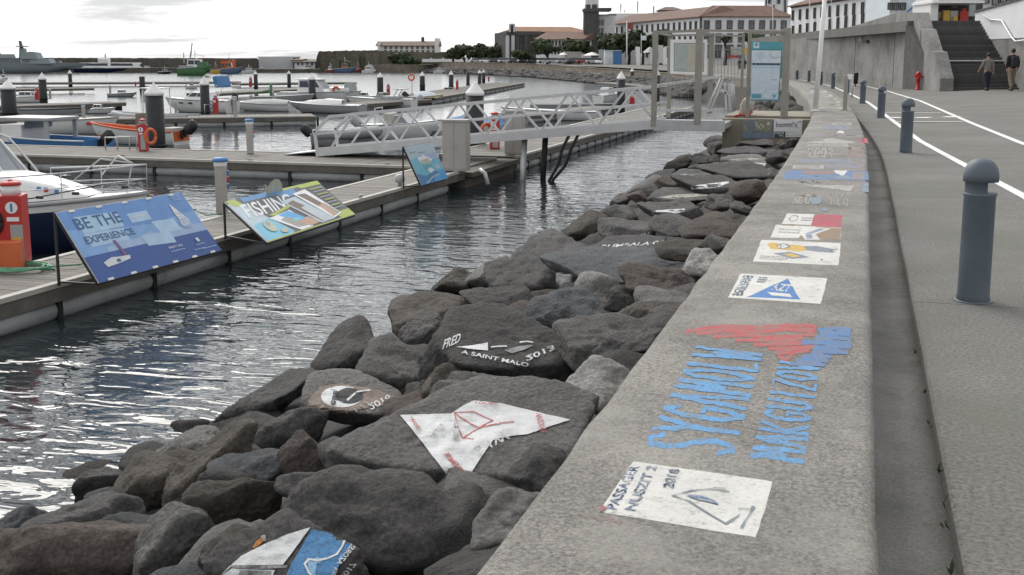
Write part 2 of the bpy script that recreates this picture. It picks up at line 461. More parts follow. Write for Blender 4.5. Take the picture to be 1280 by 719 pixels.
PW = {'trace': paint('red_trace', (.30, .16, .14), lo=.38, hi=.55, grain=.9), 'white': paint('white', (.66, .655, .62), grain=.22), 'blue': paint('blue', (.11, .33, .62), lo=.52, hi=.72, grain=.8), 'sky': paint('deep_blue', (.08, .21, .46), lo=.50, hi=.68, grain=.8),
      'red': paint('red', (.52, .07, .07), lo=.47, hi=.66, grain=.8), 'ink': paint('ink', (.10, .16, .30), back=(.62, .61, .57), lo=.5, hi=.66), 'tri': paint('triangle_blue', (.07, .21, .50), lo=.62, hi=.72),
      'yellow': paint('yellow', (.66, .44, .10), lo=.6), 'grey': paint('grey', (.22, .26, .30), lo=.6), 'brown': paint('brown', (.31, .21, .13), lo=.52), 'pink': paint('crimson', (.46, .07, .11), lo=.54),
      'faded': paint('faded_white', (.50, .49, .46), lo=.46, hi=.64), 'fadedb': paint('faded_blue', (.20, .30, .42), lo=.46, hi=.64), 'fadedr': paint('faded_red', (.36, .17, .15), lo=.44, hi=.62), 'fadedm': paint('faded_mauve', (.30, .25, .30), lo=.45, hi=.62), 'fadedg': paint('faded_green', (.40, .42, .25), lo=.45, hi=.6)}
RB = (.07, .068, .068)
PR = {'white': paint('rock_white', (.70, .71, .71), RB, .64, .76, 6, .12), 'red': paint('rock_red', (.50, .07, .06), (.68, .68, .68), .58, .7, 12), 'pencil': paint('rock_pencil', (.34, .34, .34), (.68, .68, .68), .44, .6, 14),
      'blue': paint('rock_blue', (.065, .22, .44), RB, .66, .78, 6), 'pale': paint('rock_pale_blue', (.25, .46, .66), RB, .66, .78, 6), 'tan': paint('rock_tan', (.24, .19, .155), RB, .60, .74, 8), 'dark': paint('rock_dark', (.045, .045, .048), RB, .7, .8, 6),
      'grey': paint('rock_grey', (.30, .30, .30), RB, .5, .7, 8), 'orange': paint('rock_orange', (.52, .19, .03), RB, .62, .74, 8), 'teal': paint('rock_teal', (.28, .40, .40), RB, .5, .66, 8), 'cream': paint('rock_cream', (.45, .43, .36), RB, .5, .66, 8)}
# ------------------------------------------------------------------ water
def make_water():
    m = bpy.data.materials.new('harbour_water'); m.use_nodes = True
    N = m.node_tree; L = N.links; b = N.nodes['Principled BSDF']
    b.inputs['Base Color'].default_value = (.018, .026, .030, 1); b.inputs['Roughness'].default_value = .045
    b.inputs['IOR'].default_value = 1.34
    tc = N.nodes.new('ShaderNodeTexCoord')
    prev = None; hs = []
    for sc, st, amp, det, dis in ((.8, 2.4, .40, 2, .4), (3.0, 2.2, .34, 2, .7), (7.0, 2.0, .08, 2, .4)):
        mp = N.nodes.new('ShaderNodeMapping'); mp.inputs['Rotation'].default_value = (0, 0, -YAW + .25); mp.inputs['Scale'].default_value = (1 / st, 1, 1)
        L.new(tc.outputs['Object'], mp.inputs[0])
        n = N.nodes.new('ShaderNodeTexNoise'); n.inputs['Scale'].default_value = sc; n.inputs['Detail'].default_value = det; n.inputs['Distortion'].default_value = dis; n.inputs['Roughness'].default_value = .45
        L.new(mp.outputs[0], n.inputs['Vector'])
        mu = N.nodes.new('ShaderNodeMath'); mu.operation = 'MULTIPLY'; mu.inputs[1].default_value = amp
        L.new(n.outputs[0], mu.inputs[0]); hs.append(mu)
    a1 = N.nodes.new('ShaderNodeMath'); a1.operation = 'ADD'; L.new(hs[0].outputs[0], a1.inputs[0]); L.new(hs[1].outputs[0], a1.inputs[1])
    a2 = N.nodes.new('ShaderNodeMath'); a2.operation = 'ADD'; L.new(a1.outputs[0], a2.inputs[0]); L.new(hs[2].outputs[0], a2.inputs[1])
    ge = N.nodes.new('ShaderNodeNewGeometry'); sx = N.nodes.new('ShaderNodeSeparateXYZ'); L.new(ge.outputs['Position'], sx.inputs[0])
    mr = N.nodes.new('ShaderNodeMapRange'); mr.interpolation_type = 'SMOOTHSTEP'; mr.inputs[1].default_value = 4; mr.inputs[2].default_value = 55; mr.inputs[3].default_value = .78; mr.inputs[4].default_value = .34
    rm = N.nodes.new('ShaderNodeMapRange'); rm.inputs[1].default_value = 20; rm.inputs[2].default_value = 120; rm.inputs[3].default_value = .04; rm.inputs[4].default_value = .16; L.new(sx.outputs[1], rm.inputs[0]); L.new(rm.outputs[0], b.inputs['Roughness'])
    L.new(sx.outputs[1], mr.inputs[0])          # the harbour is calmer farther out
    bp = N.nodes.new('ShaderNodeBump'); L.new(mr.outputs[0], bp.inputs['Strength']); bp.inputs['Distance'].default_value = .145
    L.new(a2.outputs[0], bp.inputs['Height']); L.new(bp.outputs[0], b.inputs['Normal'])
    mb = MB(); mb.use(m)
    mb.face([(-2500, -60, 0), (60, -60, 0), (60, 2500, 0), (-2500, 2500, 0)])
    o = mb.build('water'); o.location = (0, 0, WZ); tag(o, kind='structure')
WZ = -1.78
DZ = -1.28
make_water()

# ------------------------------------------------------------------ sea wall line
RPTS = [(-6, .10), (10, .10), (13.4, .09), (18, .09), (20.5, .07), (24.3, .0), (31.1, -.22), (39.2, -.55), (47, -1.05), (54, -1.68), (67.7, -3.2), (78, -4.9), (85, -6.5), (93, -9.2), (103, -12.2), (112, -15.6), (135, -22), (170, -39), (200, -54.5), (232, -76), (275, -111), (330, -171)]
LPTS = [(-6, -1.0), (13, -1.0), (21.5, -1.1), (31.3, -1.28), (40.3, -1.85), (53.7, -2.9), (69.7, -4.5), (78, -6.0), (85, -7.6), (93, -10.4), (103, -13.4), (112, -16.8), (135, -23.2), (170, -40.2), (200, -55.7), (232, -77.2), (275, -112.2), (330, -172.2)]
def interp(P, y):
    for (a, xa), (b, xb) in zip(P, P[1:]):
        if y <= b: return xa + (xb - xa) * (y - a) / (b - a)
    return P[-1][1]
def smooth_i(P, y): return sum(interp(P, y + d) for d in (-3, -1.5, 0, 1.5, 3)) / 5
Rx = lambda y: smooth_i(RPTS, y)
Lx = lambda y: smooth_i(LPTS, y)
GX = lambda y: Rx(y) + (.30 if y < 22 else max(.02, .30 - (y - 22) * .009))
WT = .30
sea_wall = thing('sea_wall', 'low concrete sea wall covered in crews\' painted murals beside the promenade', 'wall', (-.5, 0, 0))
mb = MB(); secs = []; y = -4.0
while y < 112:
    k = noise.noise(Vector((y * 1.7, 0, 3))) * .010 + noise.noise(Vector((y * 6, 7, 3))) * .007; k2 = noise.noise(Vector((y * 2.3, 5, 3))) * .014
    l, r = Lx(y) + k2, Rx(y) + k
    secs.append([(l - .12, y, -2.3), (l - .02, y, .14), (l, y, WT - .06), (l + .025, y, WT - .016), (l + .07, y, WT), ((l + r) / 2, y, WT), (r - .05, y, WT), (r - .02, y, WT - .008), (r - .002, y, WT - .035), (r + .012, y, -.16)])
    y += .09 if y < 12 else .25 if y < 20 else (.6 if y < 60 else 2)
mb.loft(secs); mb.build('wall_body', M['wall'], sea_wall)

# gutter
mb = MB(); secs = []; y = -4.0
while y < 52:
    secs.append([(Rx(y) + .004, y, -.11), ((Rx(y) + GX(y)) / 2, y, -.125), (GX(y) + .006, y, -.115), (GX(y) + .008, y, -.2)]); y += .8
mb.loft(secs); tag(mb.build('gutter', M['gutter']), kind='structure')

# promenade slabs with recessed joints
def gz(x, y): return 0.0 if x < 1.5 else .04 * (min(x, 6) - 1.5)
def Gp(u, v, h=0.):
    z = 0.
    for _ in range(6):
        p = G(u, v, z + h); z = gz(p.x, p.y)
    return G(u, v, z + h)
prom = bpy.data.objects.new('promenade', None); COL.objects.link(prom); WM['promenade'] = Matrix.Identity(4); tag(prom, kind='structure')
YB = [-4, 2.1, 8.35, 14.9, 21.6, 28.2, 34.8, 41.4, 48, 54.6, 61.2, 70, 80, 92, 104, 113]
for a, b in zip(YB, YB[1:]):
    mb = MB(); n = max(3, int((b - a) / 1.1)); rows = []
    for i in range(n + 1):
        yy = a + .006 + (b - a - .012) * i / n
        g = GX(yy) + noise.noise(Vector((yy * 1.3, 2, 2))) * .012
        rows.append([(g, yy, -.3), (g, yy, -.012), (g + .014, yy, 0), (1.5, yy, 0), (3.7, yy, gz(3.7, 0)), (6, yy, gz(6, 0)), (45, yy, gz(45, 0)), (45, yy, -.3)])
    for q in (rows[0], rows[-1]):
        mb.face([(p[0], p[1], p[2]) for p in q])
    mb.loft(rows, smooth=False); mb.build('paving_slab', M['prom'], prom)

# ground behind: one sheet to the horizon
mb = MB(); secs = []
for y in (-6, 0, 10, 20, 30, 40, 50, 60, 70, 80, 90, 100, 112, 135, 170, 200, 232, 275, 330):
    z = -.06 if y < 113 else min(.45, -.06 + (y - 112) * .012)
    secs.append([(Rx(y) + (1.2 if y < 60 else .3), y, z - .08 if y < 113 else z), (Rx(y) + 40, y, z), (900, y, z)])
secs.append([(-380, 345, .45), (0, 345, .45), (900, 345, .45)])
secs.append([(-2500, 360, .45), (0, 360, .45), (900, 360, .45)])
secs.append([(-2500, 2400, .45), (0, 2400, .45), (2500, 2400, .45)])
mb.loft(secs, smooth=False); tag(mb.build('ground', M['prom']), kind='structure')

# painted traffic lines (sheets 4 mm proud)
def stripe(pts, w, m, h=.005, name='lane_line'):
    mb = MB(); P = [Gp(u, v, h) for u, v in pts]; rows = []
    fine = []
    for a, b in zip(P, P[1:]):
        k = max(1, int((b - a).length / 1.5))
        fine += [a.lerp(b, i / k) for i in range(k)]
    fine.append(P[-1])
    for i, p in enumerate(fine):
        d = (fine[min(i + 1, len(fine) - 1)] - fine[max(i - 1, 0)]); d.z = 0; d.normalize(); nrm = Vector((d.y, -d.x, 0)) * w / 2
        a, b = p - nrm, p + nrm
        rows.append([(a.x, a.y, gz(a.x, 0) + h), (b.x, b.y, gz(b.x, 0) + h)])
    mb.loft(rows, smooth=False); tag(mb.build(name, m), kind='structure')
stripe([(1345, 284), (1280, 245), (1200, 203), (1150, 176), (1115, 150), (1085, 128), (1062, 117), (1040, 108), (1015, 102), (995, 99)], .13, M['line'])
stripe([(1350, 200), (1280, 180), (1215, 154), (1150, 126), (1110, 114), (1083, 108), (1050, 103), (1020, 99)], .13, M['line'])
stripe([(1106, 141), (1176, 141)], .16, M['line'], .009, 'bay_line')
stripe([(1118, 152), (1204, 152)], .16, M['line'], .009, 'bay_line')
stripe([(1114, 147), (1127, 147)], .55, M['line'], .009, 'bay_mark'); stripe([(1144, 147), (1163, 147)], .5, M['line'], .009, 'bay_mark'); stripe([(1180, 146), (1198, 146)], .55, M['line'], .009, 'bay_mark')
stripe([(1106, 129), (1128, 129)], .2, M['linew'], .009, 'bay_mark')
for i in range(0):
    t = i / 10; u, v = 1146 + 74 * t ** 1.15, 190 + 135 * t ** 1.4
    stripe([(u, v), (u + 5 + 2 * t, v + 7 + 6 * t)], .07, M['linew'], .004, 'worn_mark')

# ------------------------------------------------------------------ paintings on the wall top
def onwall(u, v, h): return G(u, v, WT + h + .0006)
def wq(tl, tr, br, bl): return quad_map(G(*tl, WT), G(*tr, WT), G(*br, WT), G(*bl, WT), .0006)
def mural(items, mp, jit=0., label=None, rag=.003):
    o = printed('painting', items, mp, sea_wall, step=.0001, jit=jit, rag=rag)
    if label: o['label'] = label
w = PW
mural([('rect', w['white'], 0, 0, 1, 1),
       ('text', w['ink'], 'PASSAGER', (.10, .93), (-.035, -.84), (-.07, 0.0)),
       ('text', w['ink'], 'NUSZIT 2', (.22, .90), (-.035, -.86), (-.07, 0.0)),
       ('text', w['ink'], '2018', (.37, .42), (-.02, -.38), (-.07, 0.0)),
       ('line', w['grey'], .016, [(.40, .55), (.50, .40), (.62, .33), (.74, .32)]), ('line', w['grey'], .014, [(.40, .55), (.52, .60), (.80, .88)]),
       ('poly', w['ink'], [(.47, .50), (.58, .47), (.69, .54), (.71, .58), (.58, .56)]),
       ('line', w['grey'], .012, [(.80, .88), (.86, .70)]), ('line', w['grey'], .010, [(.90, .90), (.93, .52)]), ('line', w['grey'], .012, [(.84, .60), (.92, .58)]), ('line', w['grey'], .012, [(.64, .30), (.72, .28)]),
       ('poly', w['red'], [(0, .9), (.035, .93), (.03, 1.0), (0, 1.0)])],
      wq((792, 577), (966, 602), (945, 672), (748, 640)), .006, 'white panel with blue lettering and a sailing boat, nearest the camera')
b = w['blue']
# tall hand-painted blue letters, each line reading away from the camera: (advance, height) strokes per letter
STROKE = {'S': [[(.9, .85), (.6, 1), (.2, .95), (.1, .75), (.3, .58), (.7, .45), (.9, .25), (.75, .05), (.35, 0), (.05, .15)]], 'Y': [[(0, 1), (.5, .55), (1, 1)], [(.5, .55), (.45, 0)]],
          'D': [[(.15, 0), (.1, 1), (.6, .95), (.95, .6), (.85, .15), (.15, 0)]], 'N': [[(.1, 0), (.1, 1), (.85, .05), (.9, 1)]], 'M': [[(.05, 0), (.15, 1), (.5, .35), (.85, 1), (.95, 0)]],
          'O': [[(.5, 1), (.15, .8), (.1, .3), (.45, 0), (.85, .25), (.9, .75), (.5, 1)]], 'U': [[(.1, 1), (.12, .2), (.5, 0), (.88, .2), (.9, 1)]], 'L': [[(.15, 1), (.15, 0), (.85, .03)]],
          'I': [[(.5, 1), (.5, 0)]], 'A': [[(.05, 0), (.5, 1), (.95, 0)], [(.22, .38), (.78, .38)]], 'K': [[(.12, 0), (.12, 1)], [(.9, 1), (.15, .45), (.9, 0)]], 'E': [[(.9, 1), (.12, 1), (.12, 0), (.9, 0)], [(.12, .5), (.7, .5)]],
          'G': [[(.9, .82), (.55, 1), (.15, .75), (.12, .25), (.5, 0), (.9, .2), (.9, .5), (.55, .5)]], 'R': [[(.12, 0), (.12, 1), (.7, .95), (.85, .72), (.6, .52), (.15, .5), (.9, 0)]], 'Z': [[(.1, 1), (.9, 1), (.1, 0), (.9, 0)]], 'V': [[(.05, 1), (.5, 0), (.95, 1)]], 'W': [[(.0, 1), (.25, 0), (.5, .7), (.75, 0), (1, 1)]]}
def brush(txt, m, o, a, u, wd, asp):
    """strokes of a hand-lettered word: origin, advance vector, up vector"""
    out = []; n = len(txt)
    for i, ch in enumerate(txt):
        for st in STROKE.get(ch, []):
            pts = []
            for (x, y) in st:
                t = (i + x * .8) / n
                pts.append((o[0] + a[0] * t + u[0] * y, o[1] + a[1] * t + u[1] * y))
            fine = []
            for p, q in zip(pts, pts[1:]): fine += [(p[0] + (q[0] - p[0]) * k / 4, p[1] + (q[1] - p[1]) * k / 4) for k in range(4)]
            fine.append(pts[-1]); out.append(('line', m, wd, fine, asp))
    return out
mural(brush('SYGAMOLW', b, (1, .99), (.0, -.99), (-1, 0), .036, .6), wq((872, 432), (953, 440), (914, 572), (806, 558)), .012, 'tall blue painted lettering, first line')
mural(brush('MAKGUIZOV', b, (1, .99), (.0, -.99), (-1, 0), .034, .6), wq((976, 450), (1024, 456), (1004, 580), (938, 572)), .014, 'tall blue painted lettering, second line')
def strokes(m, *ls): return [('line', m, wd * 1.55, pts) for wd, pts in ls]
mural(strokes(w['red'], (3.2, [(858, 414), (885, 410), (915, 408), (950, 410), (985, 406), (1018, 409)]), (3.6, [(872, 417), (905, 413), (945, 415), (985, 411), (1017, 414)]), (3.0, [(893, 421), (930, 419), (968, 421), (1003, 419), (1018, 418)]), (3.2, [(920, 425), (950, 425), (985, 425), (1002, 422)]), (3.4, [(944, 431), (975, 430), (1000, 429), (1022, 430)]), (3.6, [(962, 436), (985, 436), (1016, 434)]), (3.2, [(970, 441), (992, 441), (1010, 438)]), (3.2, [(974, 446), (984, 449), (990, 444)]), (2.2, [(1004, 405), (1020, 408), (1016, 416)]))
      + strokes(w['sky'], (3.2, [(1024, 412), (1045, 410), (1062, 412)]), (4.2, [(1026, 417), (1048, 416), (1061, 417)]), (3.4, [(1020, 422), (1045, 422), (1063, 424)]), (4.2, [(1004, 428), (1035, 428), (1062, 430)]), (3.2, [(1018, 434), (1045, 434), (1063, 434)]), (4.0, [(1016, 440), (1036, 439), (1058, 440)]), (3.2, [(1004, 446), (1025, 445), (1038, 446)]), (3.6, [(996, 451), (1018, 450), (1034, 451)]), (3.0, [(988, 455), (1008, 455), (1030, 456)])),
      onwall, 0, 'faded red bird shape running into a blue patch', .35)
mural([('rect', w['white'], 0, 0, 1, 1), ('poly', w['tri'], [(.20, .94), (.56, .12), (.775, .90)]),
       ('text', w['white'], 'AZT', (.42, .62), (.20, .02), (.02, -.28)), ('poly', w['white'], [(.39, .70), (.64, .72), (.68, .84), (.46, .82)]),
       ('text', w['fadedb'], 'SOLVEIG', (.09, .92), (.02, -.84), (-.06, 0)), ('text', w['fadedb'], 'SAILING', (.14, .92), (.02, -.84), (-.06, 0)),
       ('scrib', w['fadedb'], .23, .12, .33, .38, 3, 5)],
      wq((926, 342), (1034, 348), (1026, 380), (910, 372)), .004, 'white panel with a blue triangle')
mural([('rect', w['white'], 0, 0, 1, 1), ('poly', w['yellow'], [(.09, .22), (.12, .13), (.2, .12), (.30, .2), (.42, .17), (.55, .22), (.62, .3), (.60, .42), (.5, .48), (.33, .44), (.15, .42)]),
       ('ell', w['white'], .29, .28, .06, .09), ('line', w['grey'], .03, [(.22, .28), (.26, .16), (.33, .16), (.38, .28), (.33, .38), (.26, .38)]),
       ('poly', w['grey'], [(.55, .22), (.72, .2), (.9, .3), (.98, .27), (.97, .34), (.88, .37), (.97, .44), (.9, .48), (.72, .46), (.6, .42)]),
       ('poly', w['grey'], [(.2, .62), (.40, .52), (.66, .72), (.45, .82)]), ('poly', w['yellow'], [(.33, .63), (.42, .58), (.54, .70), (.45, .76)]),
       ('line', w['ink'], .012, [(.80, .88), (.86, .86), (.9, .9), (.96, .84)]), ('ell', w['ink'], .80, .80, .012, .03), ('scrib', w['faded'], .06, .74, .4, .92, 3, 2)],
      wq((952, 300), (1051, 304), (1048, 332), (941, 327)), .004, 'white panel with a yellow and grey figure')
mural([('rect', w['white'], 0, 0, 1, 1), ('poly', w['brown'], [(.62, .0), (1, .05), (1, 1), (.40, 1), (.45, .6), (.6, .5)]),
       ('line', w['white'], .22, [(.72, .15), (.52, .62), (.60, 1.0)]), ('line', w['ink'], .09, [(.72, .15), (.53, .62), (.57, .98)]), ('scrib', w['faded'], .08, .3, .4, .75, 2, 8), ('poly', w['brown'], [(.05, -.06), (.3, -.08), (.28, .04), (.1, .04)])],
      wq((970, 281), (1052, 285), (1050, 300), (963, 297)), .004, 'panel with a brown hill and a winding stream')
mural([('rect', w['white'], 0, 0, .5, 1), ('rect', w['pink'], .5, .0, 1, 1.1), ('ell', w['faded'], .16, .45, .08, .34), ('ell', w['white'], .16, .45, .055, .22), ('scrib', w['grey'], .3, .35, .48, .75, 2, 4), ('scrib', w['red'], .6, .3, .92, .8, 2, 6)],
      wq((984, 267), (1053, 269), (1051, 283), (977, 280)), .004, 'panel half white and half crimson')
fd = w['faded']
mural([('text', fd, 'SEAHE', (990, 254), (32, 1.5), (4, -8)), ('text', fd, 'TUL 12', (1036, 256), (24, 1), (1, -9)), ('text', fd, 'Kaya', (990, 246), (30, 1), (3, -5)), ('text', fd, 'OF 17', (1034, 247), (26, .6), (2, -6)),
       ('ell', w['fadedb'], 1020, 251, 7, 4.6), ('ell', w['fadedb'], 1031, 262, 5, 2.4)], onwall, 0, 'faded white names around a blue disc', .1)
mural([('poly', fd, [(1000, 231), (1068, 232), (1062, 239), (1040, 236)]), ('text', fd, 'ZANNA', (993, 228.5), (32, .8), (2, -3.2)), ('poly', w['fadedb'], [(1079, 228), (1085, 228), (1086, 240), (1077, 240)])], onwall, 0, 'long white pennant', .3)
mural([('poly', w['sky'], [(983, 213), (1085, 214), (1086, 225), (978, 224)]), ('poly', w['fadedr'], [(1000, 214), (1040, 214), (1046, 217.5), (1012, 218.5)]), ('poly', w['white'], [(1041, 213), (1060, 213.3), (1054, 220), (1046, 217)]),
       ('poly', w['fadedm'], [(1066, 215), (1081, 215), (1081, 224), (1064, 224)]), ('scrib', w['fadedb'], 1000, 219, 1038, 224, 2, 5), ('poly', w['fadedb'], [(1044, 220), (1060, 219), (1064, 224), (1044, 224)])], onwall, 0, 'blue panel with red and white sails', .25)
for k, (v0, v1, u0, u1, mm, lb) in enumerate([(206.5, 211, 990, 1030, 'faded', None), (204, 210.5, 1030, 1078, 'fadedm', None), (198.5, 203, 995, 1064, 'fadedb', None), (185, 197, 1008, 1040, 'faded', 'numbers'), (184, 196, 1058, 1081, 'fadedr', 'numbers'),
                                              (180.5, 183, 1008, 1060, 'faded', None), (172, 180, 1008, 1082, 'faded', None), (173, 179, 1074, 1084, 'pink', None), (168, 171, 1014, 1077, 'fadedm', None), (163.5, 166.5, 1046, 1054, 'white', None), (157.5, 162, 1028, 1062, 'fadedb', None), (153.5, 156, 1040, 1064, 'faded', None),
                                              (133.5, 135.8, 1024, 1052, 'faded', None), (130, 132.3, 1022, 1050, 'fadedg', None), (126.5, 128.6, 1020, 1050, 'faded', None), (122.5, 125, 1020, 1046, 'fadedg', None), (118, 121, 1018, 1040, 'faded', None), (113, 116, 1012, 1033, 'faded', None), (109.5, 111.5, 1008, 1024, 'fadedb', None)]):
    if lb: it = [('text', w[mm], ('2 1T', '2003')[k % 2], (u0, v1), (u1 - u0, 0), (2, -(v1 - v0)))]
    elif k == 6: it = [('poly', w[mm], [(1006, 179), (1040, 172.6), (1070, 178), (1056, 180)]), ('scrib', w['fadedm'], 1010, 175, 1030, 178, 1, 3)]
    else: it = [('poly', w[mm], [(u0 + 2, v0), (u1, v0 + .2), (u1 + 1, v1), (u0, v1 - .2)]), ('scrib', w['fadedb' if k % 2 else 'fadedm'], u0 + 4, v0 + .6, u1 - 5, v1 - .5, 2, k)]
    mural(it, onwall, rag=.2)
mural([('poly', w['trace'], [(720, 640), (745, 643), (780, 652), (775, 656), (730, 646)])], onwall, 0, 'worn red paint traces', 1.2)
# ------------------------------------------------------------------ boulders of the embankment
mb = MB(); secs = []
for y in (-4, 2, 8, 14, 20, 26, 30, 34, 40, 50, 60, 68, 72, 85, 93, 103, 112):
    l = Lx(y); k = 1.0 if y < 34 else max(.35, 1 - (y - 34) * .02)
    secs.append([(l + .1, y, -.40), (l - 1.5 * k, y, -.88), (l - 3 * k, y, -1.3), (l - 4.8 * k, y, -1.85), (l - 6.5 * k, y, -2.9)])
BANK = mat('bank_rubble', (.035, .034, .033), .95, .3, 3, bump=.6, bscale=8)
mb.loft(secs); tag(mb.build('rock_bank', BANK), kind='structure')

def rock_mat(name, col, var=.3, bump=.9):
    m = bpy.data.materials.new(name); m.use_nodes = True
    N = m.node_tree; L = N.links; b = N.nodes['Principled BSDF']; nn = N.nodes.new
    tc = nn('ShaderNodeTexCoord'); oi = nn('ShaderNodeObjectInfo')
    def noi(sc, det, ro, lo, hi, a, z):
        n = nn('ShaderNodeTexNoise'); n.inputs['Scale'].default_value = sc; n.inputs['Detail'].default_value = det; n.inputs['Roughness'].default_value = ro
        L.new(tc.outputs['Object'], n.inputs['Vector'])
        r = nn('ShaderNodeMapRange'); r.inputs[1].default_value = lo; r.inputs[2].default_value = hi; r.inputs[3].default_value = a; r.inputs[4].default_value = z
        L.new(n.outputs[0], r.inputs[0]); return n, r
    def mixc(a, bcol, f, mode='MIX'):
        q = nn('ShaderNodeMix'); q.data_type = 'RGBA'; q.blend_type = mode
        if isinstance(f, float): q.inputs[0].default_value = f
        else: L.new(f, q.inputs[0])
        L.new(a, q.inputs[6])
        if isinstance(bcol, tuple): q.inputs[7].default_value = (*bcol, 1)
        else: L.new(bcol, q.inputs[7])
        return q.outputs[2]
    rgb = nn('ShaderNodeRGB'); rgb.outputs[0].default_value = (*col, 1)
    _, r1 = noi(2.2, 6, .7, .3, .7, 1 - var, 1 + var); c = mixc(rgb.outputs[0], r1.outputs[0], 1.0, 'MULTIPLY')
    _, r2 = noi(38, 4, .8, .3, .7, .5, 1.5); c = mixc(c, r2.outputs[0], 1.0, 'MULTIPLY')
    _, r3 = noi(4.5, 7, .72, .56, .72, 0, .45); c = mixc(c, (.125, .106, .09), r3.outputs[0])       # rusty weathering
    _, r4 = noi(13, 7, .75, .62, .74, 0, .6); c = mixc(c, (.24, .238, .226), r4.outputs[0])            # pale lichen and salt
    ge = nn('ShaderNodeNewGeometry'); sx = nn('ShaderNodeSeparateXYZ'); L.new(ge.outputs['Position'], sx.inputs[0])
    nw = nn('ShaderNodeTexNoise'); nw.inputs['Scale'].default_value = 1.5; L.new(ge.outputs['Position'], nw.inputs['Vector'])
    ad = nn('ShaderNodeMath'); ad.operation = 'MULTIPLY_ADD'; L.new(nw.outputs[0], ad.inputs[0]); ad.inputs[1].default_value = .5; L.new(sx.outputs[2], ad.inputs[2])
    r5 = nn('ShaderNodeMapRange'); r5.inputs[1].default_value = -1.62; r5.inputs[2].default_value = -1.2; r5.inputs[3].default_value = .75; r5.inputs[4].default_value = 0
    L.new(ad.outputs[0], r5.inputs[0]); c = mixc(c, (.022, .021, .016), r5.outputs[0])                 # weed line near the water
    r6 = nn('ShaderNodeMapRange'); r6.inputs[3].default_value = .72; r6.inputs[4].default_value = 1.3
    L.new(oi.outputs['Random'], r6.inputs[0]); c = mixc(c, r6.outputs[0], 1.0, 'MULTIPLY')
    L.new(c, b.inputs['Base Color']); b.inputs['Roughness'].default_value = .82; b.inputs['Specular IOR Level'].default_value = .35
    vo = nn('ShaderNodeTexVoronoi'); vo.inputs['Scale'].default_value = 30; L.new(tc.outputs['Object'], vo.inputs['Vector'])
    n5, _ = noi(9, 9, .75, 0, 1, 0, 1)
    ma = nn('ShaderNodeMath'); ma.operation = 'MULTIPLY_ADD'; L.new(vo.outputs['Distance'], ma.inputs[0]); ma.inputs[1].default_value = .22; L.new(n5.outputs[0], ma.inputs[2])
    bp = nn('ShaderNodeBump'); bp.inputs['Strength'].default_value = bump; bp.inputs['Distance'].default_value = .10
    L.new(ma.outputs[0], bp.inputs['Height']); L.new(bp.outputs[0], b.inputs['Normal'])
    return m
RM = {'k': rock_mat('dark_basalt', (.096, .092, .090)), 'g': rock_mat('grey_basalt', (.17, .165, .158)), 'l': rock_mat('light_basalt', (.235, .23, .218), .2, .5),
      'b': rock_mat('blue_basalt', (.085, .090, .097)), 'r': rock_mat('red_scoria', (.125, .102, .090), .35, 1.0), 'n': rock_mat('brown_basalt', (.090, .078, .067), .35, .9)}
_ico = {}
def ico(n):
    if n not in _ico:
        bm = bmesh.new(); bmesh.ops.create_icosphere(bm, subdivisions=n, radius=1)
        V = np.array([v.co[:] for v in bm.verts]); Fc = [[v.index for v in f.verts] for f in bm.faces]; bm.free(); _ico[n] = (V, Fc)
    return _ico[n]
def rock_mesh(seed, ext, sub=4, top=None, rough=1.0, base_r=None):
    """faceted, rounded boulder: a soft intersection of random planes, then fractal relief; ext = half sizes"""
    V, Fc = ico(sub); r = np.random.RandomState(seed)
    n = r.normal(size=(15, 3)); n /= np.linalg.norm(n, axis=1)[:, None]; d = r.uniform(.58, 1.0, 15)
    if top is not None:
        t = np.array([top[0]]); t = t / np.linalg.norm(t); keep = (n @ t[0]) < .55
        n = np.vstack([n[keep], t]); d = np.append(d[keep], top[1])
    p = 15
    s = np.clip(V @ n.T / d, 0, None) ** p
    rad = np.clip((s.sum(1) + .72 ** p) ** (-1 / p), 0, 1.3)
    P = V * rad[:, None]
    P = P - (P.max(0) + P.min(0)) / 2
    P = P / (P.max(0) - P.min(0)) * 2 * np.array(ext)
    size = float(np.mean(ext)); o = Vector((seed * 3.7, seed * 1.3, seed * .7))
    Q = []
    for a, dirv in zip(P, V):
        a = Vector(a)
        h = noise.fractal(a * (1.3 / size) + o, .9, 2.1, 5) * .075 * size * rough + abs(noise.noise(a * (2.6 / size) + o)) * -.065 * size * rough - abs(noise.noise(a * (6.5 / size) + o * 1.7)) * .03 * size * rough
        h += noise.noise(a * 9 + o) * .018 * rough + noise.noise(a * 22 + o) * .008
        Q.append(a + Vector(dirv) * h)
    me = bpy.data.meshes.new('boulder'); me.from_pydata(Q, [], Fc); me.polygons.foreach_set('use_smooth', [True] * len(me.polygons))
    return me
def bank_z(x, y):
    l = Lx(y); return -.12 + (x - l) * (1.72 / 5.3)
def bank_hit(u, v):
    r = ray(u, v); t = 2.0
    for _ in range(4000):
        p = CAMP + r * t
        if p.z < bank_z(p.x, p.y): return p
        t += .02
    return p
VIEWR = Matrix((RT, FH, Vector((0, 0, 1)))).transposed()      # columns: right, away, up
ROCKS = []
